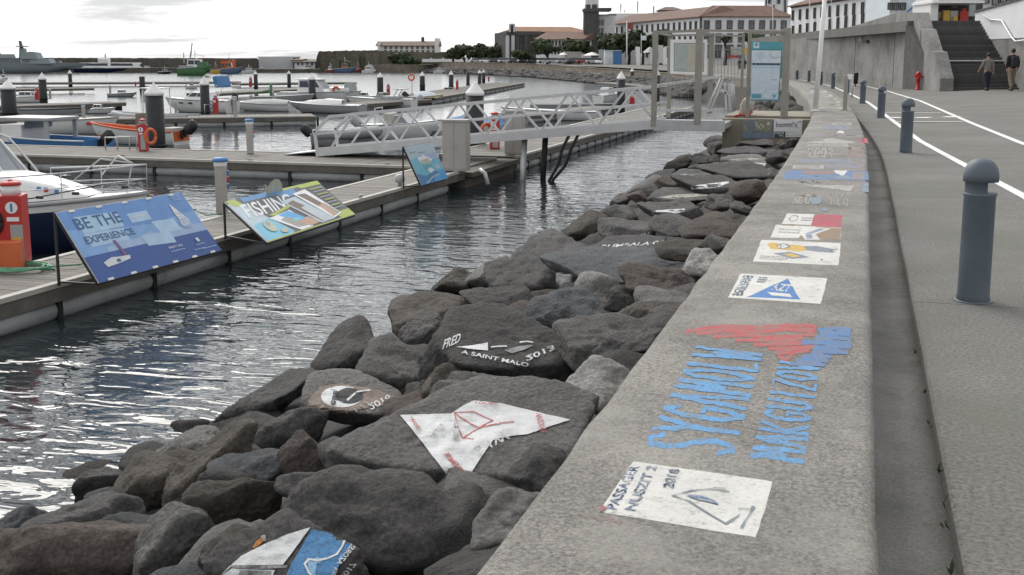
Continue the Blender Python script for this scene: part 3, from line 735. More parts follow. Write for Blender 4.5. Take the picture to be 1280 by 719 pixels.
def rock(u, v, a, b, tilt, m, label, group=None, flat=None, sub=4, hz=.62, rough=1.0, seed=None, dz=0., paints=()):
    """a boulder whose middle is seen at (u, v), about 2a by 2b pixels large"""
    p = bank_hit(u, v); D = depth(p); ws = a * D / F * 1.04; hs = b * D / F
    th = math.atan((v - 73) / 1400 * 1.0)
    h = min(hs * 1.05, ws * hz * 1.2); h = max(h, ws * .22)
    dy = math.sqrt(max((hs * 1.04) ** 2 - (h * math.cos(th)) ** 2, (ws * .25) ** 2)) / max(math.sin(th), .12)
    dy = min(max(dy, ws * .55), ws * 1.5)
    seed = seed or int(u * 7 + v * 13)
    me = rock_mesh(seed, (ws, dy, h), sub, flat, rough); me.materials.append(RM[m])
    c = p + FH * dy * .35 + Vector((0, 0, -h * .25 + dz))
    # shift along the view ray so that the middle still falls on (u, v)
    r = ray(u, v).normalized(); c = CAMP + r * ((c - CAMP).dot(r))
    o = bpy.data.objects.new('boulder', me); COL.objects.link(o)
    Rm = VIEWR @ Matrix.Rotation(math.radians(tilt), 3, 'Y')
    o.matrix_world = Matrix.Translation(c) @ Rm.to_4x4()
    tag(o, label, 'boulder', group)
    WM[o.name] = o.matrix_world.copy(); ROCKS.append((o, c, max(ws, dy, h)))
    if paints:
        mw = o.matrix_world; vs = [mw @ q.co for q in me.vertices]; bvh = BVHTree.FromPolygons(vs, [q.vertices[:] for q in me.polygons])
        for items, cut, lb in paints:
            def mp(x, y, hgt):
                d = ray(x, y).normalized(); hit = bvh.ray_cast(CAMP, d)
                if hit[0] is None: return None
                q = hit[0] + hit[1] * .002 - d * (hgt * 2 + .005); return q
            pn = printed('painting', items, mp, o, cut=cut, step=.0012, rag=.14)
            for pl in pn.data.polygons: pl.use_smooth = True
            if lb: pn['label'] = lb
    return o
P = PR
tri = [(500, 519), (532, 518), (564, 517), (578, 508), (592, 501), (625, 504), (670, 515), (713, 525), (685, 534), (660, 543), (640, 545), (617, 550), (604, 568), (590, 590), (575, 613), (552, 585), (526, 551)]
rock(584, 572, 172, 80, -4, 'g', 'large grey boulder painted with a white triangle holding a red sailing boat', flat=((.0, -.36, .93), .42), sub=6, seed=11, rough=.6, paints=[
    ([('poly', P['white'], tri), ('line', P['red'], 1.6, [(568, 516), (572, 532), (578, 548), (592, 549)]), ('line', P['red'], 1.3, [(568, 516), (592, 515), (616, 526), (600, 534), (578, 548)]), ('line', P['red'], 1.3, [(569, 517), (585, 528), (598, 535)]), ('line', P['red'], 1.3, [(598, 535), (625, 529), (642, 527)]),
      ('text', P['red'], 'NOEMIE', (580, 597), (-26, -29), (6, -3)), ('text', P['red'], 'NICOLAS', (669, 517), (7, 23), (8, 1)), ('text', P['red'], 'YANNIS', (511, 522), (11, 15), (4, -2)), ('text', P['red'], 'LOUISE', (594, 505), (28, 1.5), (1, -3)),
      ('text', P['pencil'], '2.0', (538, 546), (12, -17), (6, 3)), ('text', P['pencil'], 'BELLE', (566, 548), (2, -25), (7, 0)), ('text', P['pencil'], '5 1W', (592, 560), (40, -20), (6, 8))], 4, 'white triangle with red boat and names'),
    ([('line', P['white'], 1.2, [(619, 607), (624, 613)]), ('line', P['white'], 1.2, [(590, 612), (593, 605)])], 7, None)])
rock(627, 452, 103, 58, 3, 'k', 'wide dark boulder with white lettering and a white sail above the triangle boulder', flat=((.0, -.30, .95), .45), sub=6, seed=23, rough=.6, paints=[
    ([('text', P['white'], 'FRED', (553, 437), (21, -9), (3, -12)), ('poly', P['white'], [(571, 434), (590, 432), (610, 428.5), (610, 438.5), (592, 437)]), ('poly', P['grey'], [(630, 438), (648, 433), (668, 431), (657, 437), (640, 442)]),
      ('line', P['white'], 1.5, [(614, 434), (623, 433), (633, 433)]), ('line', P['white'], 1.5, [(650, 428), (658, 427), (666, 428)]), ('text', P['white'], '2013', (656, 446), (35, -15), (3, 6)),
      ('text', P['white'], 'A SAINT MALO', (576, 442), (84, 17), (1.5, -4.6))], 6, 'white name, sail and year')])
rock(442, 506, 63, 30, 6, 'g', 'rounded boulder with a tan and white sun dial painting near the water', flat=((-.05, -.33, .94), .48), sub=6, seed=31, rough=.55, paints=[
    ([('poly', P['tan'], [(386, 500), (400, 483), (425, 479), (470, 487), (500, 498), (503, 506), (470, 508), (430, 516), (400, 520), (386, 515)]), ('ell', P['white'], 427, 496, 26, 13.5), ('ell', P['dark'], 437, 495, 17, 10),
      ('line', P['white'], 2.6, [(444, 492), (434, 500)]), ('line', P['white'], 2.2, [(446, 490), (462, 488)]), ('text', P['dark'], 'elle', (413, 506), (4, -18), (9, 1.5)), ('text', P['white'], '2016', (459, 506), (27, -13), (5, 7))]
     + [('line', P['cream'], 1.6, [(427 + 31 * math.cos(a), 497 + 15 * math.sin(a)), (427 + 40 * math.cos(a), 497.5 + 20 * math.sin(a))]) for a in [.4 + i * .33 for i in range(8)]], 3, 'white and tan painting with the name elle')])
rock(362, 712, 98, 60, -6, 'k', dz=.35, label= 'boulder painted with a white hull and a blue whale tail at the bottom edge', flat=((-.05, -.40, .91), .42), sub=6, seed=47, rough=.6, paints=[
    ([('poly', P['white'], [(274, 722), (287, 708), (302, 695), (330, 681), (357, 669), (388, 659.5), (372, 682), (354, 706), (320, 707), (288, 709)]), ('poly', P['white'], [(274, 722), (290, 711), (344, 713), (340, 722)]), ('poly', P['grey'], [(300, 713), (340, 714), (338, 722), (298, 722)]), ('poly', P['grey'], [(288, 707), (320, 706.5), (360, 707), (358, 710), (320, 712), (290, 710)]),
      ('poly', P['blue'], [(390, 662), (408, 666), (427, 671), (441, 666), (441, 681), (428, 700), (416, 722), (357, 722), (364, 706), (369, 698), (379, 680)]), ('poly', P['pale'], [(384, 700), (398, 697), (406, 700), (396, 706), (394, 722), (386, 716)]),
      ('line', P['white'], 2.4, [(434, 667), (428, 683), (421, 693), (410, 698), (397, 701), (386, 699), (381, 705), (386, 716), (394, 724)]), ('text', P['white'], 'AZORES', (420, 704), (20, -25), (6, 3)), ('text', P['white'], '2017', (423, 722), (16, -20), (7, 3)), ('text', P['white'], 'NIKA', (413, 722), (5, -13), (5, 1))], 4, 'white hull and blue whale tail'),
    ([('poly', P['orange'], [(316, 684), (320, 677), (327, 672), (330, 675), (325, 681), (318, 686)]), ('poly', P['yellow'] if 'yellow' in P else P['cream'], [(326, 670), (332, 669), (333, 676), (329, 677)])], 6, None)])
# (u, v, a, b, tilt, material, label)
for q in [
    (92, 694, 118, 54, -12, 'r', 'big reddish ridged boulder in the bottom left corner'), (208, 683, 56, 46, -25, 'g', 'smooth egg shaped grey boulder at the bottom edge'), (292, 640, 62, 44, -10, 'n', 'brown grey boulder above the egg shaped one'),
    (108, 648, 72, 26, 0, 'k', 'low dark boulder half hidden behind the reddish ridged one'), (28, 662, 52, 34, 0, 'b', 'dark wet boulder sitting in the water at the left edge'), (186, 600, 46, 44, 0, 'n', 'dark craggy brown boulder standing at the waterline'),
    (128, 606, 38, 24, -20, 'k', 'small wet boulder at the foot of the craggy brown one'), (304, 592, 52, 25, 0, 'b', 'pale blue grey boulder with a rough top'), (268, 588, 78, 32, -38, 'n', 'long slanted brown slab behind the blue grey boulder'),
    (332, 502, 72, 20, -31, 'k', 'long dark slab lying along the water\'s edge'), (238, 560, 44, 20, -24, 'g', 'low grey boulder at the waterline below the long slab'), (388, 574, 40, 30, 25, 'r', 'reddish brown angular boulder left of the triangle boulder'),
    (392, 612, 52, 22, 0, 'k', 'dark boulder under the reddish brown angular one'), (362, 538, 50, 34, 0, 'k', 'dark boulder between the long slab and the sun dial boulder'), (492, 464, 48, 42, 8, 'g', 'tall rounded grey boulder behind the sun dial boulder'),
    (432, 448, 44, 38, -35, 'k', 'leaning dark boulder beside the tall rounded grey one'), (574, 478, 45, 24, 8, 'n', 'small brown boulder tucked under the lettered boulder'), (756, 484, 50, 46, 0, 'l', 'light grey boulder leaning against the sea wall'),
    (486, 656, 138, 66, 8, 'k', 'huge dark boulder in front of the triangle boulder'), (644, 654, 50, 42, -30, 'g', 'grey boulder wedged against the wall at the bottom'), (684, 596, 44, 36, -25, 'k', 'dark boulder wedged under the wall right of the triangle boulder'),
    (292, 694, 40, 34, 0, 'n', 'brown boulder in the gap left of the whale painting'), (556, 398, 72, 34, -4, 'n', 'flat dark brown boulder by the water behind the lettered boulder'), (652, 352, 48, 28, 0, 'k', 'round dark boulder in the middle of the bank'),
    (716, 388, 60, 29, 4, 'b', 'wide smooth slate coloured boulder'), (750, 358, 30, 20, 8, 'l', 'pale wedge shaped boulder'), (711, 351, 17, 19, 15, 'l', 'small pale pointed boulder next to the wedge shaped one'), (818, 362, 47, 26, 4, 'r', 'porous reddish brown boulder'),
    (760, 424, 66, 26, -4, 'g', 'long grey boulder above the light one by the wall'), (786, 433, 46, 19, -8, 'k', 'dark narrow boulder beside the wall'), (812, 394, 44, 18, -6, 'n', 'brown boulder beside the wall'),
    (650, 404, 36, 17, 10, 'n', 'small brown boulder on top of the lettered boulder\'s far edge'), (620, 380, 44, 22, -8, 'k', 'dark boulder between the flat brown and the slate one'), (690, 320, 66, 22, -6, 'k', 'dark boulder near the water, left of the broad slab'),
    (770, 330, 96, 20, 4, 'b', 'broad dark blue slab across the bank'), (615, 345, 40, 20, -22, 'g', 'grey boulder by the water, middle distance'), (562, 360, 34, 18, -22, 'n', 'brown boulder by the water below the grey one'),
    (880, 330, 28, 17, 0, 'l', 'light boulder touching the wall in the middle distance'), (843, 346, 16, 10, 0, 'g', 'little grey boulder beside the porous reddish one'), 
    (520, 420, 38, 22, -32, 'k', 'dark boulder sloping into the water by the tall grey one'),
    (905, 306, 28, 14, 0, 'k', 'dark boulder under the wall in the middle distance'), (790, 372, 36, 16, 0, 'k', 'dark boulder right of the slate one')]:
    rock(*q, sub=5 if q[2] > 30 else 4)
wp = lambda pts, m='white', lb=None, cut=5: ([('poly', P[m], pts)], cut, lb)
for q in [(736, 282, 28, 16, -24, 'n', 'brown boulder with a sandy top at the water'), (775, 268, 21, 13, -10, 'g', 'grey boulder left of the white rectangle boulder'), (775, 251, 13, 9, -20, 'g', 'small boulder at the waterline left of the worn cream painting'), (797, 247, 13, 9, 0, 'r', 'small reddish boulder left of the worn cream painting'),
          (845, 281, 31, 11, 0, 'k', 'dark boulder just in front of the white rectangle'), (889, 286, 44, 15, 4, 'r', 'reddish boulder right of the white rectangle boulder'), (866, 312, 48, 12, 2, 'n', 'low brown boulder right of the line of white lettering'), (803, 236, 30, 10, -14, 'g', 'grey boulder at the waterline beyond the worn cream painting'), (838, 232, 19, 11, 0, 'r', 'reddish lump left of the bright white flag'),
          (934, 239, 27, 16, 0, 'r', 'reddish lump against the wall right of the white flag'), (901, 254, 18, 10, 0, 'k', 'dark boulder between the cream painting and the wall'), (926, 261, 17, 8, 0, 'k', 'small dark boulder touching the wall beside the faded white names'), (921, 214, 46, 9, 0, 'k', 'long dark boulder behind the white flag'), (968, 217, 10, 11, 0, 'g', 'small grey boulder touching the wall beside the blue mural'),
          (826, 222, 20, 9, -20, 'k', 'dark boulder at the waterline left of the teal stripe'), (846, 208, 18, 8, -20, 'n', 'brown boulder at the waterline beyond the teal stripe'), (876, 200, 14, 7, 0, 'g', 'grey boulder near the waterline below the gate platform'), (857, 199, 13, 6, -15, 'k', 'wet dark boulder at the waterline below the gate platform'), (895, 200, 11, 6, 0, 'n', 'little brown boulder left of the cream line'),
          (901, 187, 15, 9, -8, 'k', 'dark boulder left of the white and teal dabs'), (915, 178, 10, 7, 0, 'g', 'small boulder under the gate platform'), (893, 176, 14, 6, -20, 'k', 'wet boulder under the edge of the gate platform'), (980, 181, 8, 10, 10, 'n', 'upright brown stone below the white sign'), (991, 179, 9, 9, 0, 'k', 'dark boulder in the corner of wall and abutment'), (932, 191, 30, 5, 0, 'k', 'thin dark boulder behind the cream line'), (972, 196, 16, 8, 0, 'k', 'dark boulder by the wall in front of the abutment')]:
    rock(*q, sub=4)
for q, pt in [
    ((783, 293, 34, 17, 0, 'k', 'rounded dark boulder with white squiggles on its shoulder'), [([('text', P['white'], 'CLU', (798, 298), (16, -4), (2, -5))], 4, None)]),
    ((788, 309, 48, 11, 0, 'k', 'low boulder with a line of white lettering'), [([('text', P['white'], 'RUMBALA 09', (750, 311), (78, -6), (3, -4.5))], 4, None)]),
    ((836, 268, 42, 15, 3, 'k', 'dark boulder with a white slanted rectangle in the middle of the bank'), [wp([(812, 266), (822, 263), (856, 261), (855, 265), (832, 270), (813, 273)])]),
    ((850, 249, 42, 8, 0, 'k', 'dark boulder with worn cream painting'), [wp([(822, 247), (845, 243), (883, 242), (885, 245), (860, 247), (845, 249)], 'cream')]),
    ((882, 235, 42, 13, 3, 'k', 'dark boulder with a bright white slanted flag'), [wp([(864, 233), (875, 231), (911, 226.8), (911, 229), (895, 235), (864, 237)])]),
    ((866, 221, 32, 7, 0, 'k', 'dark boulder with a pale teal stripe'), [wp([(849, 218), (858, 217.5), (882, 221), (872, 223), (850, 221)], 'teal')]),
    ((938, 204, 38, 8, 0, 'g', 'grey boulder with a white patch and a thin cream line'), [wp([(930, 205), (940, 203.5), (958, 204), (956, 208), (928, 208)]), wp([(912, 199.5), (940, 197.5), (954, 199), (940, 200.5), (914, 201)], 'cream')]),
    ((946, 182, 25, 6, 0, 'k', 'boulder below the concrete abutment with white and teal dabs'), [wp([(932, 183), (945, 181), (952, 184.5), (940, 184.5)], 'white', None, 4), wp([(960, 182), (968, 181.8), (966, 184.5), (960, 184.3)], 'teal', None, 4)])]:
    rock(*q, sub=5, flat=((0, -.22, .97), .68), paints=pt, rough=.7)
# the bank's remaining boulders: filling between the ones above
rr = random.Random(3)
protos = []
for i in range(14):
    e = (1, rr.uniform(.7, 1.1), rr.uniform(.5, .75))
    me = rock_mesh(100 + i, e, 4, None, 1.1); me.materials.append(RM['kgnkbrkgnk'[i % 10]]); protos.append(me)
cnt = 0
def filler(x, y, z, s, grp, lab):
    global cnt
    o = bpy.data.objects.new('boulder', rr.choice(protos)); COL.objects.link(o)
    o.location = (x, y, z); o.rotation_euler = (rr.uniform(-.35, .35), rr.uniform(-.35, .35), rr.uniform(0, 6.28)); o.scale = (s, s * rr.uniform(.8, 1.1), s * rr.uniform(.8, 1.1))
    tag(o, lab, 'boulder', grp); cnt += 1
near = [(c, s) for _, c, s in ROCKS]
y = 3.0
while y < 33:
    st = .62 if y < 14 else .85
    x = Lx(y) - .25
    while x > -6.9:
        px, py = x + rr.uniform(-.2, .2), y + rr.uniform(-.25, .25)
        s = rr.uniform(.32, .55) if y < 14 else rr.uniform(.38, .66)
        z = bank_z(px, py) - s * (.62 if y < 12 else .95)
        ok = all((Vector((px, py, z)) - c).length > q * .62 for c, q in near)
        if y >= 14 and y < 27 and px > -6 and any((Vector((px, py, z)) - c).length < q * .95 for c, q in near): ok = False
        d_ = Vector((px, py, z)) - CAMP; q_ = d_.dot(FWD)
        uf, vf = (CX + F * d_.dot(RT) / q_, CY - F * d_.dot(UPV) / q_) if q_ > 0 else (0, 0)
        if (300 < uf < 520 and vf > 655) or (640 < uf < 770 and 420 < vf < 505) or (365 < uf < 530 and 470 < vf < 590): ok = False
        if y < 32.5 and ok and px < Lx(py) - .3: filler(px, py, min(z, -.35) - (.45 if y > 24 else 0), s, 'plain dark boulders filling the bank', 'plain unpainted dark boulder packed between the larger ones on the bank')
        x -= st
    y += st * .95
for y in [38 + i * 1.05 for i in range(34)]:
    for k in range(2):
        px = Lx(y) - .5 - k * 1.0 + rr.uniform(-.2, .2); s = rr.uniform(.4, .75)
        filler(px, y + rr.uniform(-.3, .3), -.55 - k * .55, s, 'distant dark boulders along the wall', 'plain dark boulder against the wall beyond the gangway gate')
# ------------------------------------------------------------------ pontoons
def pontoon(name, label, a, b, w, side, near=False, group=None, floats=True, fl=2.2, planks=False, ends=True):
    """a floating pontoon: visible front edge from a to b (world x, y at deck level), deck reaching w to the far side"""
    a, b = Vector((a[0], a[1], 0)), Vector((b[0], b[1], 0)); d = (b - a); Lg = d.length; d.normalize(); n = Vector((-d.y, d.x, 0)) * side
    t = thing(name, label, 'pontoon', (a.x, a.y, DZ), group=group)
    P = lambda s, o, z: a + d * s + n * o + Vector((0, 0, z))
    def slab(s0, s1, o0, o1, z0, z1, mb): mb.mesh([P(s, o, z) for s in (s0, s1) for o in (o0, o1) for z in (z0, z1)], [(0, 1, 3, 2), (4, 6, 7, 5), (0, 4, 5, 1), (2, 3, 7, 6), (0, 2, 6, 4), (1, 5, 7, 3)])
    if planks:
        pr = MB(); pw = .135; pr.box((0, 0, 0), (w - .25, pw, .03)); proto = None; s = pw / 2
        k = 0
        while s < Lg:
            if proto is None:
                me = pr.build('plank', M['timber'], t, local=True, bevel=.003); proto = me; o = me
            else:
                o = proto.copy(); COL.objects.link(o)
            c = P(s, w / 2, DZ - .018) - Vector((a.x, a.y, DZ))
            o.location = c; o.rotation_euler = (0, 0, math.atan2(n.y, n.x) + rnd.uniform(-.002, .002)); o.location.z += rnd.uniform(-.003, .003)
            s += pw + .011; k += 1
        mb = MB(); slab(0, Lg, .06, w - .06, DZ - .12, DZ - .05, mb); mb.build('deck_frame', M['waler'], t)
    else:
        mb = MB(); s = 0.
        if Lg < 60:
            while s < Lg - .05:
                dz = rnd.uniform(-.004, .004); slab(s, min(s + .19, Lg), .12, w - .12, DZ - .05, DZ - .012 + dz, mb); s += .205
        else: slab(0, Lg, .12, w - .12, DZ - .05, DZ - .012, mb)
        o = mb.build('deck_boards', M['timber'], t); o['kind'] = 'stuff'
    for o0 in ((0, .125), (w - .125, w)):
        mb = MB(); slab(0, Lg, o0[0], o0[1], DZ - .055, DZ + .012, mb); mb.build('edge_beam', M['kerb'], t)
    for o0 in ((.02, .10), (w - .10, w - .02)):
        mb = MB(); slab(0, Lg, o0[0], o0[1], DZ - .25, DZ - .058, mb); mb.build('waler', M['waler'], t)
    if floats:
        s = .15
        while s + fl * .6 < Lg:
            mb = MB(); mb.cyl(P(s, .22, DZ - .38), P(min(s + fl - .12, Lg), .22, DZ - .38), .165, n=12); mb.build('float', M['float'], t)
            mb = MB(); mb.box(P(s + fl - .06, .10, DZ - .30), (.09, .09, .46) if abs(d.y) > abs(d.x) else (.09, .09, .46)); mb.build('strap', M['rubber'], t)
            s += fl
        mb = MB(); slab(.1, Lg - .1, .42, w - .3, DZ - .62, DZ - .13, mb); mb.build('float_core', M['rubber'], t)
    if near:
        s = .8
        while s < Lg:
            mb = MB(); p = P(s, .06, DZ + .02)
            mb.bar(p - d * .10 + Vector((0, 0, .05)), p + d * .10 + Vector((0, 0, .05)), .03); mb.bar(p - d * .04, p - d * .04 + Vector((0, 0, .05)), .03); mb.bar(p + d * .04, p + d * .04 + Vector((0, 0, .05)), .03)
            mb.build('cleat', M['galv'], t); s += 4.4
    return t
pontoon('pontoon', 'near wooden pontoon walkway with grey float pipes carrying the three leaning picture boards', (-10.25, 8.0), (-10.25, 28.6), 1.5, 1, True, planks=True, fl=2.15)
pontoon('pontoon', 'wide wooden pontoon crossing behind the white and navy cabin boat under the gangway\'s foot', (-62, 29.1), (-10.6, 29.1), 3.3, 1, True, fl=2.3)
pontoon('pontoon', 'long pontoon beyond the gangway with grey float pipes running away from the camera', (-10.2, 33.2), (-10.2, 72), 2.6, 1, fl=1.35)
def dock(u0, v0, u1, v1, w, label, group=None, **k):
    a, b = G(u0, v0, DZ), G(u1, v1, DZ)
    return pontoon('pontoon', label, (a.x, a.y), (b.x, b.y), w, 1, group=group, **k)
dock(-40, 151, 395, 145, 2.4, 'second pontoon with a red fire post, behind the orange rimmed boat', fl=2.4)

dock(-30, 134, 158, 128, 2.2, 'pontoon at the left edge behind the tall white capped pile', fl=3)
dock(-60, 113, 118, 110, 3, 'far pontoon at left with dark piles', floats=False)
dock(-60, 104, 300, 102.5, 4, 'farthest long pontoon across the left half of the harbour', floats=False)
dock(270, 117, 440, 108, 3, 'far pontoon with two dark piles behind the white cabin boat', floats=False)
dock(300, 104.5, 446, 103, 4, 'farthest pontoon behind the white cabin boat', floats=False)
dock(545, 122, 656, 103.5, 4.2, 'far pontoon end pointing towards the stone quay', fl=3)
dock(440, 131, 540, 124, 2, 'pontoon behind the small yellowish boat', floats=False)
dock(660, 143, 770, 133, 1.6, 'slim pontoon seen through the gangway railing', fl=2)
dock(745, 103, 812, 108, 2, 'small far pontoon right of the open water', floats=False)

# ------------------------------------------------------------------ piles, fire posts, pedestals
def pile(u, vb, wpx, vc, va, label, wet=True, cap=True):
    p = G(u, vb, DZ - .1); D = depth(p); r = wpx * D / F / 2; zc = EYE + (73 - vc) * D / F; za = EYE + (73 - va) * D / F
    if zc < p.z + .5: zc = p.z + .8
    t = thing('mooring_pile', label, 'pile', (p.x, p.y, DZ - .1), group='mooring piles of the marina')
    n = 20 if wpx > 9 else 10
    mb = MB(); mb.lathe([(r, -2.6), (r, zc - .02)], n, (p.x, p.y, 0)); mb.build('pile_shaft', M['pile'], t)
    mb = MB(); mb.lathe([(r * 1.012, -2.0), (r * 1.015, -1.45), (r * 1.012, -1.4)], n, (p.x, p.y, 0)); mb.build('weed_band', M['pilewet'], t)
    if cap:
        mb = MB(); mb.lathe([(r * 1.06, zc - .10), (r * 1.06, zc), (r * 1.02, zc + .02), (r * .08, za - .04), (0, za)], n, (p.x, p.y, 0)); mb.build('cap', M['cone'], t)
    mb = MB(); mb.lathe([(r * 1.25, DZ - .06), (r * 1.25, DZ + .03), (r * 1.02, DZ + .04)], n, (p.x, p.y, 0)); mb.build('collar', M['rubber'], t)
    return t
for q in [(196, 185, 22, 115, 102, 'tall dark pile with white cone cap behind the red fire post'), (594, 184, 22, 115, 101, 'tall dark pile with white cone cap behind the gangway railing'), (257, 142, 11.5, 104, 94, 'dark pile with white cone cap beside the white sports boat'),
          (12, 143, 18, 109, 99, 'dark pile with white cone cap at the left edge'), (776, 134.5, 10.5, 97, 88, 'dark pile with white cone cap beside a red fire post right of the gangway'), (821, 118, 7.5, 93, 86, 'dark pile with white cone cap next to the gate\'s left post'), (790, 103, 5, 88.5, 85, 'thin far pile with white cap between two larger ones'),
          (773, 100, 3.4, 88, 84, 'thinnest far pile right of the open water'), (54.5, 125, 9.5, 98, 90, 'dark pile with white cap beside an orange red post at left'), (88, 104, 4.6, 91, 87, 'small far pile at the bow of the grey warship'),
          (390.5, 124, 9, 98, 90.5, 'dark pile with white cap in front of the white cabin boat'), (320, 110, 5, 92, 88.5, 'far pile beside an orange fire post'), (361.5, 106.5, 4.6, 91.5, 88, 'far pile on the pontoon left of the white cabin boat'), (475.5, 118.5, 7.8, 95.5, 90, 'dark pile with white cap beside a faded red post, mid harbour'),
          (528, 108.5, 6.6, 94, 89, 'dark pile right of the life ring pole'), (564, 110, 6, 92.5, 88, 'dark pile next to the red fire post on the far pontoon'), (599.5, 106, 4.6, 90.5, 87, 'far pile with white cap, left of a close pair'), (604.5, 100, 4.2, 90, 86.5, 'far pile with white cap, right of a close pair')]: pile(*q)
pile(178, 109.5, 7, 95, 90, 'short far pile without a cap above the canopy boat', cap=False)
pile(585, 107, 4.6, 90, 87, 'far pile without a cap on the pontoon end', cap=False)

def rootat(name, label, cat, p, rz=0, group=None): return thing(name, label, cat, p, rz, group)
def fire_post(u, vb, hpx, label, ring=False, side=1):
    p = G(u, vb, DZ); D = depth(p); h = hpx * D / F; s = h / 1.12
    t = rootat('fire_post', label, 'fire post', (p.x, p.y, DZ), YAW, 'red fire posts on the pontoons')
    mb = MB(); mb.box((0, 0, .46 * s), (.30 * s, .24 * s, .92 * s)); mb.build('housing', M['red'], t, local=True, bevel=.012 * s)
    mb = MB(); mb.lathe([(.11 * s, .92 * s), (.11 * s, 1.05 * s)], 14); mb.build('collar', M['gelgrey'], t, local=True)
    mb = MB(); mb.lathe([(.125 * s, 1.05 * s), (.125 * s, 1.08 * s), (.08 * s, 1.10 * s), (.03 * s, 1.12 * s), (0, 1.12 * s)], 14); mb.build('cap', M['red'], t, local=True)
    if hpx > 12:
        mb = MB(); mb.cyl((-.04 * s, -.12 * s, .74 * s), (-.04 * s, -.126 * s, .74 * s), .085 * s, n=18); mb.build('emblem', M['white'], t, local=True)
        mb = MB(); mb.box((-.04 * s, -.128 * s, .74 * s), (.03 * s, .004, .13 * s)); mb.build('emblem_symbol', M['blue'], t, local=True)
    if hpx > 30:
        mb = MB(); mb.box((.02 * s, -.122 * s, .30 * s), (.17 * s, .012, .50 * s)); mb.build('hatch', M['gelgrey'], t, local=True)
        mb = MB(); mb.box((-.03 * s, -.125 * s, .60 * s), (.14 * s, .008, .045 * s)); mb.build('notice', M['white'], t, local=True)
    if ring:
        R = .2 * s; c = Vector((side * .26 * s, -.02, .50 * s)); n = 20
        mb = MB(); mb.tube([c + Vector((0, R * math.cos(2 * math.pi * i / n) * .5 + R * math.cos(2 * math.pi * i / n) * .0, 0)) + Vector((R * math.cos(2 * math.pi * i / n) * .75, 0, R * math.sin(2 * math.pi * i / n) * 1.25)) for i in range(n + 1)], .055 * s, 8); mb.build('life_ring', M['orange'], t, local=True)
    return t
fire_post(180, 188.5, 40, 'red fire post with white emblem and life ring before the orange rimmed boat', True)
fire_post(618.5, 186, 46, 'red fire post with life ring seen through the gangway railing', True, -1)
fire_post(270, 142, 23, 'red fire post on the second pontoon beside a white rail')
fire_post(46.5, 125, 16, 'orange red fire post at left beside a capped pile')
fire_post(313.5, 109, 13, 'small orange red fire post beside a far pile')
fire_post(485.5, 120, 15, 'faded red post beside a dark pile, mid harbour')
fire_post(571.5, 112, 12, 'small red fire post on the far pontoon')
fire_post(790, 134, 22, 'red fire post beside the pile right of the gangway')
fire_post(169.5, 108, 6, 'tiny red box on the far pontoon above the canopy boat')
fire_post(611, 102, 7, 'tiny red post at the end of the far pontoon')
# the big red post with the orange chest, near left
p = G(20, 331, DZ)
t = rootat('fire_station', 'big red fire point with white cap, orange chest and emblem at the left edge', 'fire point', (p.x, p.y, DZ), YAW + .12)
mb = MB(); mb.box((0, 0, .54), (.36, .36, 1.0)); mb.build('housing', M['red'], t, local=True, bevel=.012)
mb = MB(); mb.lathe([(.135, 1.04), (.135, 1.18)], 20); mb.build('collar', M['white'], t, local=True)
mb = MB(); mb.lathe([(.15, 1.18), (.15, 1.21), (.10, 1.235), (.035, 1.24), (.03, 1.26), (0, 1.26)], 20); mb.build('cap', M['red'], t, local=True)
mb = MB(); mb.cyl((.05, -.182, .87), (.05, -.19, .87), .085, n=24); mb.build('emblem', M['white'], t, local=True)
mb = MB(); mb.box((.05, -.192, .87), (.03, .004, .12)); mb.build('emblem_symbol', M['blue'], t, local=True)
mb = MB(); mb.box((.06, -.183, .70), (.17, .006, .06)); mb.build('notice', M['white'], t, local=True)
mb = MB(); mb.box((.10, -.184, .34), (.17, .01, .56)); mb.build('hatch', M['gelgrey'], t, local=True)
mb = MB(); mb.box((.10, -.192, .36), (.12, .006, .16)); mb.build('hatch_label', M['yellow'], t, local=True)
mb = MB(); mb.box((-.10, -.30, .20), (.56, .24, .40)); mb.build('chest', M['orange'], t, local=True, bevel=.015)
mb = MB(); mb.tube([(-.26 + .16 * math.cos(a), -.20, .66 + .19 * math.sin(a)) for a in [i * .314 for i in range(21)]], .035, 8); mb.build('hose_reel', M['rubber'], t, local=True)
mb = MB(); pts = []
for i in range(90):
    a = i * .35; r_ = .34 + .05 * math.sin(i * .9) + .0015 * i
    pts.append((p.x + .28 + r_ * 1.25 * math.cos(a), p.y - .30 + r_ * .8 * math.sin(a), DZ + .03 + .035 * (i % 18) / 18 + .012 * math.sin(i)))
mb.tube(pts, .014, 6); tag(mb.build('hose', M['rope']), 'loose coil of green hose at the foot of the big red fire point', 'hose')
mb = MB(); q0 = Vector(pts[-1]); mb.tube([q0, q0 + Vector((.25, .5, -.03)), q0 + Vector((.1, 1.4, -.03)), q0 + Vector((-.2, 2.4, -.03))], .014, 6); tag(mb.build('hose', M['rope']), 'straight end of green hose running along the pontoon edge', 'hose')

